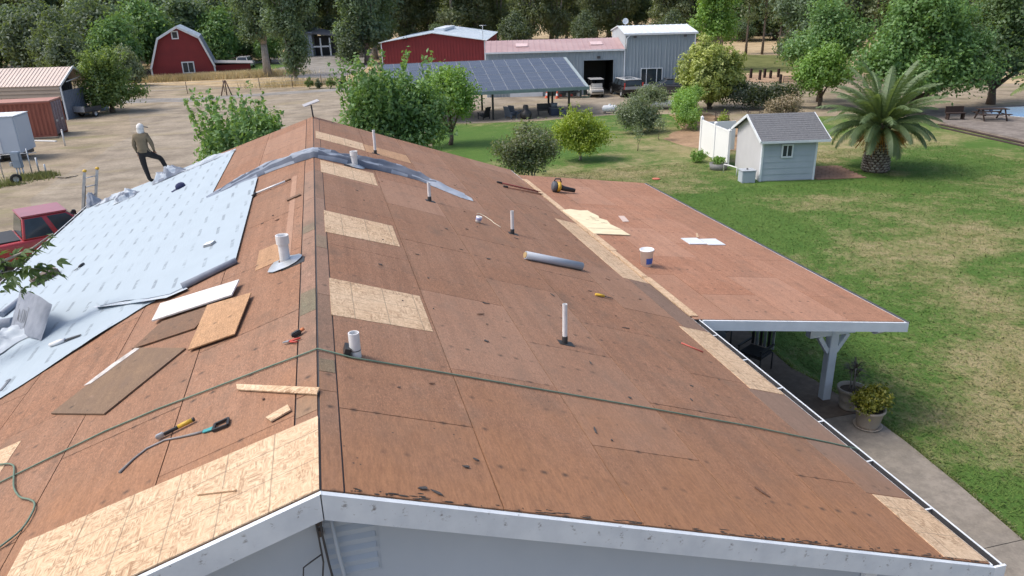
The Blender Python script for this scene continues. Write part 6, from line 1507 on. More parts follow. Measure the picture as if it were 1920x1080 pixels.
tree('yellow_green_tree', 'small yellow green tree with pale forked trunk on the lawn', 'tree', (13.67, 38.6, 0), [(0, 0, 1.6, 1.1, 1.05, .85), (-.8, 0, 1.4, .85, .9, .75), (.85, 0, 1.3, .85, .85, .7), (-.1, 0, 2.1, .75, .75, .5), (.1, -.4, 1.0, .9, .6, .4)], 13000, .125, G_YEL, 25, .07, BARKL, clump=22, spread=.16, extra=shoots(8, 22, 2.1, 1.0, .7, 22))
tree('apple_tree', 'grey green apple tree with a leaning trunk at the lawn edge', 'tree', (20.0, 45.6, 0), [(0, 0, 1.3, 1.1, 1.0, .8), (-.6, 0, 1.05, .85, .8, .75), (.8, .1, 1.2, .9, .8, .8), (.2, 0, 1.9, .85, .8, .5), (-.2, -.3, .65, .9, .6, .45), (1.0, .3, .7, .8, .7, .5)], 9800, .13, G_GREY, 26, .07, BARKL, clump=20, spread=.2)
tree('young_tree', 'thin young sapling on the lawn right of the apple tree', 'tree', (17.6, 39.9, 0), [(0, 0, 1.1, .22, .22, .5)], 260, .10, G_GREY, 27, .02, clump=10, spread=.12)
tree('young_tree', 'thin young sapling near the dry lawn patch', 'tree', (20.2, 42.6, 0), [(0, 0, 1.0, .3, .3, .45)], 320, .10, G_GREY, 28, .02, clump=10, spread=.12)
tree('dark_shrub', 'dark olive shrub in front of the parked suv', 'shrub', (25.6, 55.8, 0), [(0, 0, 1.1, .95, .9, .8), (-.7, 0, .9, .7, .7, .6), (.5, 0, .7, .8, .7, .6)], 5200, .14, G_GREY, 29, .05, clump=20, spread=.2)
tree('climbing_hedge', 'bright green climbing hedge bending towards the garden', 'hedge', (23.6, 46.0, 0), [(-.2, -.6, .8, .75, .8, .85), (.3, .6, 1.1, .75, .9, .95), (1.0, 2.2, 1.35, .8, 1.0, .9), (1.9, 3.8, 1.4, .85, 1.1, .85), (2.8, 5.2, 1.4, .9, 1.0, .8)], 11000, .14, G_BRT, 30, 0, clump=22, spread=.16, shell=.6)
tree('pale_photinia', 'huge rounded pale yellow green bush beside the workshop', 'bush', (29.6, 53.8, 0), [(0, 0, 2.5, 2.35, 2.2, 2.3), (-.9, -.2, 1.5, 1.6, 1.6, 1.4), (1.0, .1, 1.6, 1.6, 1.5, 1.5), (1.0, .2, 2.9, 1.5, 1.5, 1.5), (-.4, 0, 3.6, 1.6, 1.5, 1.4), (-1.0, -.5, 2.4, 1.2, 1.2, 1.2)], 38000, .21, G_PALE, 31, .2, clump=26, spread=.13, shell=.75, jitter=.5, fork=.15)
tree('dark_hedge', 'low dark green hedge behind the shed roof', 'hedge', (33.0, 52.4, 0), [(-1.8, .3, 1.0, 1.1, 1.1, 1.1), (-.4, 0, 1.1, 1.2, 1.1, 1.05), (1.0, -.3, 1.0, 1.1, 1.0, .95), (2.1, -.7, .9, .8, .9, .8)], 9500, .16, G_BLK, 32, 0, clump=24, spread=.18, shell=.65)
tree('brown_shrub', 'dry brown green shrub behind the shed roof ridge', 'shrub', (32.6, 48.4, 0), [(0, 0, .85, .8, .8, .75), (-.8, 0, .55, .7, .7, .5), (.9, 0, .55, .7, .7, .5)], 4200, .13, G_BRN, 33, .04, clump=18, spread=.18)
tree('small_bush', 'round green bush left of the white vinyl screen', 'bush', (19.3, 35.8, 0), [(0, 0, .3, .42, .4, .3)], 1500, .09, G_BRT, 34, 0, clump=18, spread=.06, shell=.7)
tree('planter_bush', 'tuft of green leaves growing in the grey tub planter', 'plant', (19.45, 33.9, .29), [(0, 0, .16, .36, .34, .18)], 900, .09, G_BRT, 35, 0, clump=18, spread=.05, shell=.6)
tree('grape_vine', 'small yellow green vine in the left wire cage', 'plant', (24.4, 42.4, 0), [(0, 0, .9, .35, .35, .6)], 700, .12, G_YEL, 36, .02, clump=14, spread=.12)
# shrub of the beige pot
P, Nn = crown_points([(0, 0, .60, .33, .33, .29), (.1, -.08, .62, .26, .26, .25), (-.1, .06, .58, .26, .26, .24)], 3600, 8, 16, .045, .6)
link('foliage', leaf_mesh('foliage', P, Nn, .062, leafmat('leaf_euonymus', (.10, .15, .010), (.30, .27, .015), .25), 4, .6, .6), p2)
# right side trees
tree('round_tree', 'bright green round tree with forked trunk behind the palm', 'tree', (37.2, 50.8, 0), [(0, 0, 2.7, 1.6, 1.6, 1.4), (-1.0, 0, 2.2, 1.2, 1.2, 1.1), (1.2, 0, 2.4, 1.3, 1.3, 1.2), (.1, 0, 3.6, 1.1, 1.1, .9)], 10500, .21, G_BRT, 41, .14, clump=24, spread=.24)
tree('broad_tree', 'very large broad green tree over the pool deck', 'tree', (41.5, 46.2, 0), [(0, 0, 5.6, 2.8, 2.5, 2.2), (-2.2, 0, 4.4, 2.0, 2.0, 1.9), (2.4, 0, 4.6, 2.4, 2.2, 2.1), (-.6, -1.0, 2.8, 2.8, 2.0, 1.7), (2.6, -1.5, 2.5, 2.6, 2.0, 1.6), (-1.2, 0, 7.0, 2.0, 1.9, 1.7), (1.6, 0, 6.9, 1.9, 1.8, 1.5), (-3.0, -.4, 3.2, 1.8, 1.8, 1.7)], 34000, .25, G_MID, 42, .3, clump=26, spread=.32)
tree('broad_tree', 'large drooping green tree at the right frame edge', 'tree', (49.6, 47.4, 0), [(-.5, 0, 4.8, 2.8, 2.4, 2.0), (1.8, 0, 4.6, 2.4, 2.2, 2.0), (-2.4, -1.2, 3.3, 2.2, 1.8, 1.5), (1.0, -1.5, 3.3, 2.4, 1.8, 1.3), (-2.6, 0, 4.9, 2.2, 2.0, 1.9), (-.5, 0, 6.6, 2.4, 2.0, 1.7), (-4.2, -2.4, 3.4, 1.5, 1.4, 1.2)], 26000, .25, leafmat('leaf_deep_green', (.06, .135, .035), (.12, .20, .055)), 43, .28, clump=26, spread=.32)
tree('broad_tree', 'mid sized green tree left of the big pool side tree', 'tree', (39.4, 54.0, 0), [(0, 0, 4.6, 2.2, 2.0, 2.0), (-1.5, 0, 3.6, 1.6, 1.6, 1.5), (1.8, 0, 4.4, 1.8, 1.8, 1.8), (.3, 0, 6.3, 1.7, 1.6, 1.5)], 15000, .24, G_MID, 44, .22, clump=26, spread=.3)
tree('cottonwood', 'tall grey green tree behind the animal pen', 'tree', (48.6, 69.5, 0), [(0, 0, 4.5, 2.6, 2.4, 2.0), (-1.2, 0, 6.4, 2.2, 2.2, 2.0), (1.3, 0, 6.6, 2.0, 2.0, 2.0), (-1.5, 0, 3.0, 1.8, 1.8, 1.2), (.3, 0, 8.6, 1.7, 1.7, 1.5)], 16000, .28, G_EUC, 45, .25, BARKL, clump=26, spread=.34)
tree('poplar', 'tall bright green tree rising behind the workshop right end', 'tree', (45.6, 83.0, 0), [(0, 0, 6.5, 2.2, 2.0, 2.3), (-1.0, 0, 4.8, 1.9, 1.8, 1.8), (1.0, 0, 8.6, 1.9, 1.9, 2.0), (-.9, 0, 8.9, 1.7, 1.7, 1.8), (.9, 0, 4.3, 1.6, 1.6, 1.5)], 13000, .30, G_BRT, 46, .25, BARKL, clump=26, spread=.36)
tree('garden_shrub', 'blossoming grey green shrub beside the left barn wall', 'shrub', (-21.6, 99.0, 0), [(0, 0, 2.2, 1.5, 1.5, 1.5), (-.9, 0, 1.4, 1.3, 1.3, 1.2), (.8, 0, 1.3, 1.2, 1.2, 1.0), (0, 0, 3.3, 1.0, 1.0, .9)], 8000, .24, G_GREY, 47, .1, clump=22, spread=.28)
tree('pine_tree', 'dark conifer like tree with light tips beside the carport', 'tree', (-17.6, 73.3, 0), [(0, 0, 4.2, 1.3, 1.3, 1.1), (-.4, 0, 2.9, 1.9, 1.8, 1.3), (.5, 0, 1.7, 2.0, 1.9, 1.1), (-.5, 0, 1.4, 1.9, 1.8, .9)], 15000, .22, G_PINE, 48, .2, clump=26, spread=.26, extra=shoots(9, 60, 3.9, 1.5, 1.3, 34, .5))
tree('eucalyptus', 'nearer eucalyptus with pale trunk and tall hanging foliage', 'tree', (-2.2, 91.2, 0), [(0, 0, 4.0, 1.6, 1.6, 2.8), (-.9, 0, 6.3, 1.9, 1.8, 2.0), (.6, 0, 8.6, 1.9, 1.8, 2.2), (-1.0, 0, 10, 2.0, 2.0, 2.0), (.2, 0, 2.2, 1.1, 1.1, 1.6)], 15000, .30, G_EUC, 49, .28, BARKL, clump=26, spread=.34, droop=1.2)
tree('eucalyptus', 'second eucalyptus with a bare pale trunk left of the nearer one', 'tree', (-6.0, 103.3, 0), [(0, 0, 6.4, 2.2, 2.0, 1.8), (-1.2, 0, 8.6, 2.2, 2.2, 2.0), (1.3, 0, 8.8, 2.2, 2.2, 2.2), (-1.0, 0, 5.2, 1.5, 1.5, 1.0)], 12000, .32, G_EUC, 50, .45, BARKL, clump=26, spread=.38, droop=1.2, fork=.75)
for i, (x, y, s_) in enumerate(((-.8, 85.6, 1.0), (.1, 85.1, .86), (1.36, 84.5, 1.2), (2.62, 83.8, .9))):
    o = tree('dwarf_conifer', ('first small clipped conifer from the left along the lane', 'second small clipped conifer from the left along the lane', 'third and tallest small clipped conifer along the lane', 'fourth small clipped conifer, nearest the loose green tree')[i], 'conifer', (x, y, 0), [(0, 0, .38 * s_, .42 * s_, .42 * s_, .36 * s_), (0, 0, .72 * s_, .28 * s_, .28 * s_, .3 * s_), (0, 0, 1.0 * s_, .14 * s_, .14 * s_, .24 * s_)], 1500, .11, (G_PINE, G_BLK, G_PINE, G_BLK)[i], 60 + i, .03, clump=20, spread=.06, shell=.7, group='small conifers along the lane')
# ------------------------------------------------------------------ tree belt
protos = []
def proto(kind, mat, seed, bark, lobes, n, size, r0, droop, spread, fork=.5):
    P, Nn = crown_points(lobes, n, seed, 26, spread, .45)
    return limbs((0, 0, 0), lobes, r0, seed, fork).mesh('trunk', bark), leaf_mesh('crown', P, Nn, size, mat, seed, .5, .7, droop)
EU = [proto('eucalyptus', G_DARK, 70 + i, BARKL, [(0, 0, 9 + i, 2.9, 2.7, 3.0), (-2.0, 0, 12.5, 2.6, 2.5, 3.0), (1.9, 0, 12.0 + i, 2.6, 2.5, 3.0), (.2, 0, 16, 2.6, 2.6, 3.2), (-1.4, 0, 6.0, 2.2, 2.2, 2.4), (1.7, 0, 5.4, 2.0, 2.0, 2.2), (0, 0, 3.0, 2.2, 2.0, 1.6)], 15000, .50, .42, 1.4, .55) for i in range(3)]
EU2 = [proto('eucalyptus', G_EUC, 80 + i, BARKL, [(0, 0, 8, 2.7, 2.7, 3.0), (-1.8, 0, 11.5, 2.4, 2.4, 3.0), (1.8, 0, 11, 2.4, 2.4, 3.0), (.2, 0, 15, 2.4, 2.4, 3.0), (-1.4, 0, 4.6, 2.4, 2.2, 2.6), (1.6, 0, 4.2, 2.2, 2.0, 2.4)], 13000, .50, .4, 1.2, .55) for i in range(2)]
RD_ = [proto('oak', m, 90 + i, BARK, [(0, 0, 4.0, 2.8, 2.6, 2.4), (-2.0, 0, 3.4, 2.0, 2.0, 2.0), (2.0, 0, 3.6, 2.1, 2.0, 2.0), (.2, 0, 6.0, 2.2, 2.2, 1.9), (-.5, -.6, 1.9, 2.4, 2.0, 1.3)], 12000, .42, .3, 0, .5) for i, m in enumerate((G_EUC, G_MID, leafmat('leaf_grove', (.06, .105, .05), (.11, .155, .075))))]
THIN = proto('thin', G_DARK, 99, BARK, [(0, 0, 9.5, 1.4, 1.4, 3.2), (.3, 0, 13.0, 1.3, 1.3, 2.4), (-.4, 0, 6.2, 1.0, 1.0, .9)], 3800, .45, .17, 1.0, .45, .8)
rt = random.Random(8)
def belt(pr, name, label, group, x, y, s):
    o = thing(name, label, 'tree', (x, y, 0), rt.uniform(0, 6.28), group); o.scale = (s * rt.uniform(.9, 1.15), s * rt.uniform(.9, 1.15), s)
    link('trunk', pr[0], o); link('crown', pr[1], o)
LBL = 'tall dark eucalyptus in the dense tree belt behind the sheds'; GRP = 'eucalyptus of the tree belt'
for i in range(19):
    u = i / 18; x = -6 + 86 * u; y = 158 - 12 * u * u + rt.uniform(-5, 5) - (0 if u < .75 else (u - .75) * 30)
    belt(rt.choice(EU), 'eucalyptus', LBL, GRP, x + rt.uniform(-1, 1), y, rt.uniform(.85, 1.1))
for i in range(16):
    u = i / 15; x = -8 + 100 * u; y = 172 - 8 * u + rt.uniform(-5, 5)
    belt(rt.choice(EU + EU2), 'eucalyptus', LBL, GRP, x + rt.uniform(-1.5, 1.5), y, rt.uniform(1.0, 1.3))
LB2 = 'broad green tree in the mixed grove behind the barn'; GR2 = 'grove behind the barn'
for x, y, k, s in ((-44, 122, 2, 1.1), (-40, 128, 0, 1.2), (-36, 119, 2, 1.15), (-32.5, 113, 2, 1.0), (-30, 125, 0, 1.25), (-27.5, 116, 2, 1.15), (-25.0, 110.5, 1, .95), (-22.5, 122, 1, 1.2), (-28.8, 105, 2, .8), (-18, 128, 0, 1.3), (-14, 126, 1, 1.0), (-11, 134, 0, 1.2), (-7.0, 128, 1, .8), (-34, 134, 2, 1.4), (-24, 136, 0, 1.4), (-49, 131, 0, 1.3), (-17, 138, 2, 1.5)):
    belt(RD_[k], 'grove_tree', LB2, GR2, x, y, s)
for i in range(16):
    belt(rt.choice(EU2 + EU), 'eucalyptus', 'tall eucalyptus in the background grove behind the barn', 'eucalyptus behind the barn', -62 + i * 4.0, 148 + rt.uniform(-5, 6), rt.uniform(.9, 1.2))
ORD = ('first', 'second', 'third', 'fourth', 'fifth', 'sixth', 'seventh', 'eighth', 'ninth', 'tenth')
for i_, (x, y, s) in enumerate(((5.2, 118, .75), (7.6, 119, 1.0), (9.4, 127, 1.1), (7.6, 134, 1.0))):
    belt(EU2[0] if s > .9 else RD_[2], 'grove_tree', ('nearest short dark tree', 'nearest tall eucalyptus', 'tallest eucalyptus', 'farthest eucalyptus')[i_] + ' left of the red metal shed', 'trees left of the red shed', x, y, s)
for i in range(6):
    u = i / 5
    belt(RD_[(2, 0, 2, 2)[i % 4]], 'understorey_tree', 'low bushy tree at the foot of the eucalyptus belt', 'understorey of the tree belt', 9 + 68 * u + rt.uniform(-1, 1), 146 - 14 * u + rt.uniform(-3, 3), rt.uniform(.5, .8))
for i_, (x, y, s) in enumerate(((58.6, 104.9, .9), (61.6, 103.1, .85), (63.6, 102, .95), (65.5, 100.7, .8), (67.5, 97, .9), (72, 96, 1), (75, 93, .9), (79, 92, 1.0), (83, 90, .95), (87, 88, .9))):
    belt(THIN, 'thin_tree', ORD[i_] + ' slender bare stemmed tree from the left on the dry field edge', 'slender trees on the dry field', x, y, s)
for x, y, k, s in ((78, 138, 1, 1.6), (86, 134, 0, 1.7), (95, 130, 2, 1.6), (104, 128, 0, 1.6), (92, 150, 2, 2.2), (112, 140, 1, 1.9), (125, 136, 2, 1.8), (84, 120, 2, 1.4), (140, 150, 0, 1.9), (158, 160, 1, 2.1), (171, 172, 2, 2.0), (185, 182, 0, 2.0), (120, 165, 0, 2.2), (150, 190, 2, 2.5), (100, 170, 1, 2.4)):
    belt(RD_[k], 'field_tree', 'distant tree on the dry field at the upper right', 'distant field trees', x, y, s)
for x, y, k, s in ((196, 240, 0, 2.4), (206, 236, 2, 2.4), (216, 246, 0, 2.6), (228, 240, 1, 2.2), (240, 232, 0, 2.4), (252, 228, 2, 2.4), (262, 220, 0, 2.6), (180, 232, 2, 2.4), (166, 226, 0, 2.4)):
    belt(RD_[k], 'hill_tree', 'far tree behind the tan house on the horizon', 'trees behind the tan house', x, y, s)
# far woodland that closes the horizon
def far_wood():
    r = np.random.default_rng(5); P = []; Nn = []
    for i in range(260):
        a = -.62 + 1.55 * i / 259; D = r.uniform(330, 430); c = np.array([math.sin(a) * D, math.cos(a) * D, 0])
        R_ = r.uniform(7, 11); Hh = r.uniform(12, 22)
        n = 150; d = r.normal(0, 1, (n, 3)); d /= np.linalg.norm(d, axis=1, keepdims=True); q = d * np.array([R_, R_, Hh * .55]) * r.uniform(.7, 1.05, (n, 1)) + np.array([0, 0, Hh * .5]); q[:, 2] = np.abs(q[:, 2])
        P.append(c + q); Nn.append(d)
    return leaf_mesh('far_woodland', np.concatenate(P), np.concatenate(Nn), 3.4, G_DARK, 9, .7, .5)
tag(link('far_woodland', far_wood()), 'far dark woodland closing off the horizon', 'woodland', kind='stuff')

# ------------------------------------------------------------------ palm
pt = thing('date_palm', 'short stout date palm with arching fronds and orange fruit stalks', 'palm', (26.25, 30.85, 0))
m = MB(); m.lathe([(.56, 0), (.60, .15), (.58, .5), (.52, 1.0), (.42, 1.5), (.42, 1.9), (.36, 2.25), (0, 2.35)], 20)
m.build('trunk', plain('palm_trunk', (.10, .07, .05), (.06, .045, .035), 6, 1, .5), pt)
rp = random.Random(6)
boot = MB()
for k in range(17):
    z = .06 + k * .125; rr_ = .60 - .12 * max(0, (z - .3) / 1.6) if z < 1.9 else .4
    n = 19 if z < 1.4 else 15
    for j in range(n):
        a = 2 * math.pi * (j + .5 * (k % 2)) / n + rp.uniform(-.05, .05); w = .075; d = Vector((math.cos(a), math.sin(a), 0)); t = Vector((-math.sin(a), math.cos(a), 0)); c = d * (rr_ - .02) + Vector((0, 0, z)); o_ = rp.uniform(.06, .10)
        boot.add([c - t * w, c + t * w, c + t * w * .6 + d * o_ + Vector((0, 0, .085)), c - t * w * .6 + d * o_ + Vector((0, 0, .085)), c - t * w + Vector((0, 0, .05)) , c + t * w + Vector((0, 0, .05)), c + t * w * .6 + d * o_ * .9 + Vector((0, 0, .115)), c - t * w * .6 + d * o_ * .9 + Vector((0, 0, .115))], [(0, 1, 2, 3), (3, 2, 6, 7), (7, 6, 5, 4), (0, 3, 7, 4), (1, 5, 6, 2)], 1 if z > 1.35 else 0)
kb = N('palm_boots'); kb.fin(kb.mix(kb.isl(), (.20, .17, .15), (.46, .42, .38)), .95)
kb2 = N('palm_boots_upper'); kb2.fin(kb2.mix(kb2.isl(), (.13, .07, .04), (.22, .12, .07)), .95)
ob = boot.build('leaf_bases', [kb.mat, kb2.mat], pt); ob['kind'] = 'stuff'
FRD = leafmat('palm_leaf', (.075, .145, .045), (.16, .22, .09), .45)
def frond(seed, L, el, az, curl):
    r = random.Random(seed); pts = []; p = Vector((0, 0, 0)); e = el; n = 14
    d = Vector((math.cos(az), math.sin(az), 0))
    for i in range(n + 1):
        pts.append(p.copy()); p = p + (d * math.cos(e) + Vector((0, 0, 1)) * math.sin(e)) * (L / n); e -= curl / n * (.5 + 1.1 * i / n)
    mb = MB().tube(pts, [.03 * (1 - .85 * i / n) for i in range(n + 1)], 5)
    side = Vector((-math.sin(az), math.cos(az), 0))
    for i in range(n * 7):
        t = .14 + .86 * i / (n * 7); k = min(n - 1, int(t * n)); q = pts[k].lerp(pts[k + 1], t * n - k); tg = (pts[k + 1] - pts[k]).normalized()
        up = side.cross(tg); ll = .46 * math.sin(math.pi * min(1, t * .85 + .12)) ** .6 * r.uniform(.85, 1.1)
        for s_ in (-1, 1):
            dv = (side * s_ * .75 + tg * .65 + up * (.35 + r.uniform(-.15, .15))).normalized(); e1 = q + dv * ll + Vector((0, 0, -.10 * ll)); w = tg * .014
            mb.add([q - w, q + w, q.lerp(e1, .6) + w * 1.1, e1, q.lerp(e1, .6) - w * .6], [(0, 1, 2, 4), (4, 2, 3)])
    return mb
for i in range(72):
    ring = i / 72; el = rad(86 - 84 * ring ** .9 + rp.uniform(-6, 6)); az = i * 2.39996 + rp.uniform(-.15, .15)
    o = frond(i, rp.uniform(3.0, 3.6) * (1.0 - .24 * ring), el, az, rad(50 + 42 * ring + rp.uniform(-14, 16))).build('frond', FRD, pt); o.location = (.15 * math.cos(az), .15 * math.sin(az), 2.2)
for i in range(7):
    a = (-2.75, -2.35, -2.0, -.75, -.35, -1.3, 2.9)[i]; mb = MB()
    for j in range(42):
        d = Vector((math.cos(a) + rp.gauss(0, .28), math.sin(a) + rp.gauss(0, .28), rp.gauss(-.1, .3))); b0 = Vector((math.cos(a) * .3, math.sin(a) * .3, 1.85)); L = rp.uniform(.65, 1.05)
        mb.tube([b0, b0 + d.normalized() * L * .6 + Vector((0, 0, .05)), b0 + d.normalized() * L + Vector((0, 0, -.22))], [.008, .007, .012], 4)
    mb.build('fruit_stalk', plain('date_orange', (.50, .24, .04), (.38, .17, .03), 6), pt)
# second palm just inside the right frame edge
p3 = thing('fan_palm', 'palm frond crown cut by the right frame edge', 'palm', (36.1, 31.0, 0))
MB().lathe([(.3, 0), (.26, 2), (.22, 3.6), (0, 3.7)], 14).build('trunk', BARK, p3)
for i in range(26):
    az = i * 2.39996; el = rad(80 - 80 * i / 26); o = frond(100 + i, 1.9, el, az, rad(75)).build('frond', leafmat('palm_leaf_light', (.10, .17, .03), (.2, .26, .06)) if i == 0 else o.data.materials[0], p3); o.location = (0, 0, 3.6)

# ------------------------------------------------------------------ branch reaching over the left slope
bt = thing('overhanging_tree', 'leafy tree whose branch hangs over the left roof slope', 'tree', (-9.6, 10.6, 0))
br = MB()
br.tube([(-9.6, 10.6, 0), (-9.5, 10.7, 1.8), (-8.9, 10.9, 3.4)], [.16, .13, .1], 8)
B1 = [Vector(p) for p in ((-8.9, 10.9, 3.4), (-7.2, 11.3, 4.4), (-5.4, 11.7, 4.75), (-4.6, 11.9, 4.83), (-4.1, 12.0, 5.0), (-3.78, 12.0, 5.2))]
B2 = [Vector(p) for p in ((-5.4, 11.7, 4.75), (-4.7, 11.85, 4.7), (-4.2, 11.95, 4.72), (-3.9, 12.0, 4.62))]
B3 = [Vector(p) for p in ((-4.7, 11.85, 4.7), (-4.42, 11.9, 4.55), (-4.36, 11.95, 4.36), (-4.3, 11.95, 4.32))]
B4 = [Vector(p) for p in ((-7.2, 11.3, 4.4), (-5.6, 11.5, 4.9), (-4.9, 11.6, 5.05))]
for b, r0 in ((B1, .05), (B2, .014), (B3, .006), (B4, .02)): br.tube(b, [r0 * (1 - .8 * i / (len(b) - 1)) for i in range(len(b))], 6)
br.build('trunk', BARKL, bt, True)
lf = MB(); rl = random.Random(12)
def big_leaf(c, d, L, mat=0):
    up = Vector((rl.gauss(0, .35), rl.gauss(0, .35), 1)).normalized(); s_ = d.cross(up).normalized(); up = s_.cross(d)
    for k in (-1, 0, 1):      # three pointed leaflets
        dd = (d + s_ * k * .75).normalized(); l = L * (1 if k == 0 else .75); sd = dd.cross(up).normalized() * l * .2; tip = c + dd * l - up * l * .22
        lf.add([c, c + dd * l * .45 + sd + up * l * .05, tip, c + dd * l * .45 - sd + up * l * .05, c + dd * l * .5 - up * .01], [(0, 1, 4), (1, 2, 4), (2, 3, 4), (3, 0, 4)])
def spray(path, t0, t1, n, L, sp):
    for _ in range(n):
        t = rl.uniform(t0, t1) * (len(path) - 1); i = min(len(path) - 2, int(t)); c = path[i].lerp(path[i + 1], t - i) + Vector((rl.gauss(0, sp), rl.gauss(0, sp), rl.gauss(0, sp)))
        d = ((path[-1] - path[0]).normalized() * .6 + Vector((rl.gauss(0, .7), rl.gauss(0, .7), rl.gauss(-.3, .4)))).normalized(); big_leaf(c, d, L * rl.uniform(.7, 1.2))
spray(B1, .55, 1, 26, .19, .05); spray(B2, .35, 1, 34, .20, .07); spray(B3, .5, 1, 7, .13, .04); spray(B4, .2, 1, 30, .22, .12); spray(B1, .15, .6, 40, .22, .2)
lf.build('crown', leafmat('leaf_overhang', (.04, .095, .018), (.10, .165, .035), .4), bt, True)

# ------------------------------------------------------------------ tall dry grass round the barn, weeds
def grass_stuff(name, label, spots, n, h, mat, seed):
    r = np.random.default_rng(seed); P = []
    for (cx_, cy_, rx, ry, w) in spots:
        k = int(n * w); P.append(np.column_stack([r.normal(cx_, rx * .5, k), r.normal(cy_, ry * .5, k), np.zeros(k)]))
    P = np.concatenate(P); k = len(P); hh = h * r.uniform(.5, 1.2, k); az = r.uniform(0, 6.28, k); wd = .02 + .025 * r.random(k)
    lean = r.normal(0, .25, (k, 2)) * hh[:, None]
    v = np.zeros((k, 3, 3)); t = np.column_stack([np.cos(az), np.sin(az), np.zeros(k)]) * wd[:, None]
    v[:, 0] = P - t; v[:, 1] = P + t; v[:, 2] = P + np.column_stack([lean, hh])
    me = bpy.data.meshes.new(name); me.vertices.add(k * 3); me.vertices.foreach_set('co', v.reshape(-1).astype(np.float32)); me.loops.add(k * 3); me.loops.foreach_set('vertex_index', np.arange(k * 3, dtype=np.int32)); me.polygons.add(k); me.polygons.foreach_set('loop_start', np.arange(0, k * 3, 3, dtype=np.int32)); me.polygons.foreach_set('loop_total', np.full(k, 3, dtype=np.int32)); me.update(calc_edges=True); me.materials.append(mat)
    return tag(link(name, me), label, 'grass', kind='stuff')
grass_stuff('dry_grass', 'tall golden dry grass round the red barn', [(-15, 103.6, 9, 1.0, .8), (-11, 104, 6, 1.6, .7), (-7, 105.5, 5, 1.6, .3), (-2.5, 89.5, 5, 1.2, .12)], 9000, .85, leafmat('dry_blade', (.50, .38, .20), (.66, .53, .33), .3), 3)
grass_stuff('yard_weeds', 'green weeds growing round the electric panel posts', [(-15.3, 44.6, 1.0, .6, .5), (-14.7, 45.0, .6, .4, .3), (-16.2, 43.2, 1.0, .5, .25)], 1500, .3, leafmat('weed_blade', (.12, .15, .04), (.24, .23, .09), .3), 4)
# short lawn blades close to the house where single tufts show
def lawn_blades():
    r = np.random.default_rng(7); k = 150000
    x = 10.7 + 24 * r.random(k) ** 1.25; y = 2 + 34 * r.random(k) ** 1.1
    keep = ~((x > 19.4) & (x < 25) & (y > 29.8) & (y < 36)); x, y = x[keep], y[keep]; k = len(x)
    P = np.column_stack([x, y, np.full(k, .014)]); L = r.uniform(.05, .13, k); az = r.uniform(0, 6.28, k); el = r.uniform(.15, .6, k)
    d = np.column_stack([np.cos(az) * np.cos(el), np.sin(az) * np.cos(el), np.sin(el)]); t = np.column_stack([-np.sin(az), np.cos(az), np.zeros(k)]) * r.uniform(.008, .022, k)[:, None]
    v = np.zeros((k, 3, 3)); v[:, 0] = P - t; v[:, 1] = P + t; v[:, 2] = P + d * L[:, None]
    me = bpy.data.meshes.new('lawn_blades'); me.vertices.add(k * 3); me.vertices.foreach_set('co', v.reshape(-1).astype(np.float32)); me.loops.add(k * 3); me.loops.foreach_set('vertex_index', np.arange(k * 3, dtype=np.int32)); me.polygons.add(k); me.polygons.foreach_set('loop_start', np.arange(0, k * 3, 3, dtype=np.int32)); me.polygons.foreach_set('loop_total', np.full(k, 3, dtype=np.int32)); me.update(calc_edges=True); me.materials.append(lawn_mat(True))
    tag(link('lawn_blades', me), 'short mown grass blades of the patchy lawn', 'grass', kind='stuff')
lawn_blades()
def edge_tufts():
    r = np.random.default_rng(17); k = 5200
    y = r.uniform(2.0, 17, k); ex = np.interp(y, [2, 4, 6.2, 7.4, 8.8, 10.2, 11.45, 13, 13.7, 15, 17], [10.35, 10.35, 10.2, 10.35, 10.5, 10.6, 10.62, 10.45, 10.3, 10.4, 10.5])
    wob = np.array([noise.noise((float(q) * 1.3, 2, 2)) for q in y]); x = ex + .02 + np.abs(r.normal(0, .07, k)) - .09 * np.maximum(0, wob)
    P = np.column_stack([x, y, np.full(k, .012)]); hh = r.uniform(.03, .075, k); az = r.uniform(0, 6.28, k); t = np.column_stack([np.cos(az), np.sin(az), np.zeros(k)]) * .012
    v = np.zeros((k, 3, 3)); v[:, 0] = P - t; v[:, 1] = P + t; v[:, 2] = P + np.column_stack([r.normal(-.02, .04, (k, 2)), hh])
    me = bpy.data.meshes.new('edge_grass'); me.vertices.add(k * 3); me.vertices.foreach_set('co', v.reshape(-1).astype(np.float32)); me.loops.add(k * 3); me.loops.foreach_set('vertex_index', np.arange(k * 3, dtype=np.int32)); me.polygons.add(k); me.polygons.foreach_set('loop_start', np.arange(0, k * 3, 3, dtype=np.int32)); me.polygons.foreach_set('loop_total', np.full(k, 3, dtype=np.int32)); me.update(calc_edges=True); me.materials.append(leafmat('edge_blade', (.13, .21, .05), (.28, .29, .11), .5))
    tag(link('edge_grass', me), 'ragged grass growing along the edge of the garden walk', 'grass', kind='stuff')
edge_tufts()
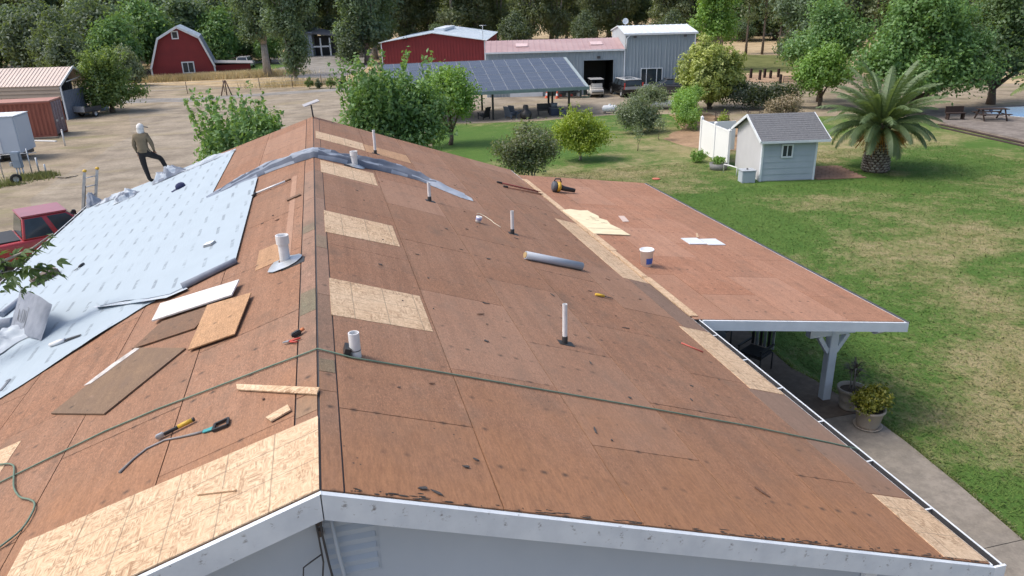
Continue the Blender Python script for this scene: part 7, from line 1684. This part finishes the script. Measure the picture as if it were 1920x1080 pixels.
# ------------------------------------------------------------------ the roofer
def roofer():
    root = thing('person', 'person in a white hood, olive sweatshirt and black trousers standing at the far roof edge', 'person', (-5.05, 24.42, on(-1, 5.05, 24.42).z), rad(-8))
    # local x right, y away; seen from behind, right foot raised on the slope
    J = {'pel': (0, 0, .93), 'sp1': (0, .0, 1.06), 'sp2': (0, .01, 1.22), 'chest': (0, .02, 1.36), 'neck': (.005, .03, 1.50), 'skull': (.02, .05, 1.60), 'head': (.02, .06, 1.69),
         'shL': (-.17, .02, 1.42), 'elL': (-.25, .02, 1.14), 'wrL': (-.21, .10, .90), 'haL': (-.20, .13, .82),
         'shR': (.17, .02, 1.42), 'elR': (.27, .03, 1.16), 'wrR': (.26, .13, .96), 'haR': (.25, .18, .90),
         'hipL': (-.09, 0, .88), 'knL': (-.06, .03, .47), 'anL': (.03, -.02, .09), 'toL': (.13, .08, .035),
         'hipR': (.10, .01, .88), 'knR': (.38, .22, .70), 'anR': (.52, .20, .34), 'toR': (.60, .28, .27)}
    R_ = {'pel': (.145, .115), 'sp1': (.14, .11), 'sp2': (.15, .115), 'chest': (.165, .12), 'neck': (.06, .06), 'skull': (.085, .09), 'head': (.09, .10),
          'shL': (.075, .075), 'elL': (.052, .052), 'wrL': (.036, .036), 'haL': (.04, .025), 'shR': (.075, .075), 'elR': (.052, .052), 'wrR': (.036, .036), 'haR': (.04, .025),
          'hipL': (.098, .098), 'knL': (.068, .068), 'anL': (.052, .052), 'toL': (.045, .04), 'hipR': (.098, .098), 'knR': (.07, .07), 'anR': (.052, .052), 'toR': (.045, .04)}
    E_ = [('pel', 'sp1'), ('sp1', 'sp2'), ('sp2', 'chest'), ('chest', 'neck'), ('neck', 'skull'), ('skull', 'head'), ('chest', 'shL'), ('shL', 'elL'), ('elL', 'wrL'), ('wrL', 'haL'), ('chest', 'shR'), ('shR', 'elR'), ('elR', 'wrR'), ('wrR', 'haR'), ('pel', 'hipL'), ('hipL', 'knL'), ('knL', 'anL'), ('anL', 'toL'), ('pel', 'hipR'), ('hipR', 'knR'), ('knR', 'anR'), ('anR', 'toR')]
    # five fingers on each hand
    for s_, h in (('L', 'haL'), ('R', 'haR')):
        b = Vector(J[h]); w = Vector(J['wr' + s_]); d = (b - w).normalized(); sd = d.cross(Vector((0, 1, 0) if s_ == 'L' else (0, 0, 1))).normalized()
        for k in range(5):
            a = b + sd * (.022 * (k - 2)); L = (.05, .07, .075, .068, .055)[k]
            if k == 0: a = w.lerp(b, .5) + sd * -.035
            n1, n2 = 'f%s%da' % (s_, k), 'f%s%db' % (s_, k)
            J[n1] = tuple(a + d * L * .5 + (sd * -.012 if k == 0 else Vector())); J[n2] = tuple(a + d * L + Vector((0, .012, -.012))); R_[n1] = (.010, .010); R_[n2] = (.008, .008); E_ += [(h, n1), (n1, n2)]
    for q in list(R_):
        kf = 1.14 if q in ('sp1', 'sp2', 'chest', 'pel') else 1.22 if q[:2] in ('sh', 'el') else 1.16 if q[:2] in ('hi', 'kn') else 1.2 if q[:2] in ('an', 'to') else 1
        R_[q] = tuple(x * kf for x in R_[q])
    names = list(J); ix = {n: i for i, n in enumerate(names)}
    me = bpy.data.meshes.new('body'); me.from_pydata([J[n] for n in names], [(ix[a], ix[b]) for a, b in E_], [])
    ob = bpy.data.objects.new('body', me); COL.objects.link(ob)
    bm = bmesh.new(); bm.from_mesh(me); lay = bm.verts.layers.skin.verify(); bm.verts.ensure_lookup_table()
    for n in names: bm.verts[ix[n]][lay].radius = R_[n]; bm.verts[ix[n]][lay].use_root = (n == 'pel')
    bm.to_mesh(me); bm.free()
    ob.modifiers.new('skin', 'SKIN'); sb = ob.modifiers.new('sub', 'SUBSURF'); sb.levels = 2
    dg = bpy.context.evaluated_depsgraph_get(); ev = bpy.data.meshes.new_from_object(ob.evaluated_get(dg)); bpy.data.objects.remove(ob)
    OLV = plain('olive_sweatshirt', (.215, .175, .115), (.165, .13, .085), 7, .95, .3); TRS = plain('black_trousers', (.012, .012, .014), (.022, .021, .022), 7, .9, .3); SKN = plain('skin', (.34, .19, .12), None, 6, .6); SHO = plain('dark_shoes', (.02, .018, .016), None, 6, .8)
    ev.materials.clear()
    for m_ in (OLV, TRS, SKN, SHO): ev.materials.append(m_)
    for p in ev.polygons:
        c = p.center; p.use_smooth = True
        if c.z > 1.53: k = 2
        elif abs(c.x) > .15 and .95 < c.z < 1.5 and not (c.x > .2 and c.y > .13 and c.z < .97): k = 0
        elif c.z > .96 and not (c.x > .2 and c.y > .12 and c.z < .9): k = 0
        else: k = 1
        if c.x < -.15 and c.z < .9 or (c.x > .19 and c.y > .125 and .80 < c.z < .97): k = 2
        if c.z < .10 and c.x < .2 or (c.x > .46 and c.z < .36): k = 3
        p.material_index = k
    o = link('body', ev, root)
    HW = plain('white_hood', (.72, .72, .70), (.62, .62, .60), 7, .9, .3)
    m = MB(); m.blob((.02, .05, 1.66), .118, 3, .07, 2.2, squash=(.9, .98, 1.1)); m.lathe([(.085, 1.47), (.095, 1.51), (.1, 1.56), (.1, 1.62)], 16, (.015, .03, 0)); m.build('hood', HW, root)
    MB().hexa([(.10, .08, 1.66), (.22, .13, 1.63), (.18, .22, 1.63), (.06, .18, 1.66), (.10, .08, 1.68), (.22, .13, 1.645), (.18, .22, 1.645), (.06, .18, 1.68)]).build('cap_brim', BLACK, root)
    # face turned away: eyes, nose, mouth, ears
    f = MB()
    for s_ in (-1, 1): f.blob((.06 + s_ * .032, .155, 1.68), .011, 1, 0)
    f.build('eye', BLACK, root); MB().blob((.065, .165, 1.655), .018, 2, 0).build('nose', SKN, root); MB().bbox(.045, .085, .150, .16, 1.615, 1.625, .003).build('mouth', REDP, root)
    m = MB(); m.lathe([(.158, .93), (.165, .97), (.16, 1.0)], 20, (0, 0, 0)); m.v = [(x, y * .8, z) for x, y, z in m.v]; m.build('sweatshirt_hem', OLV, root)
    return root
roofer()
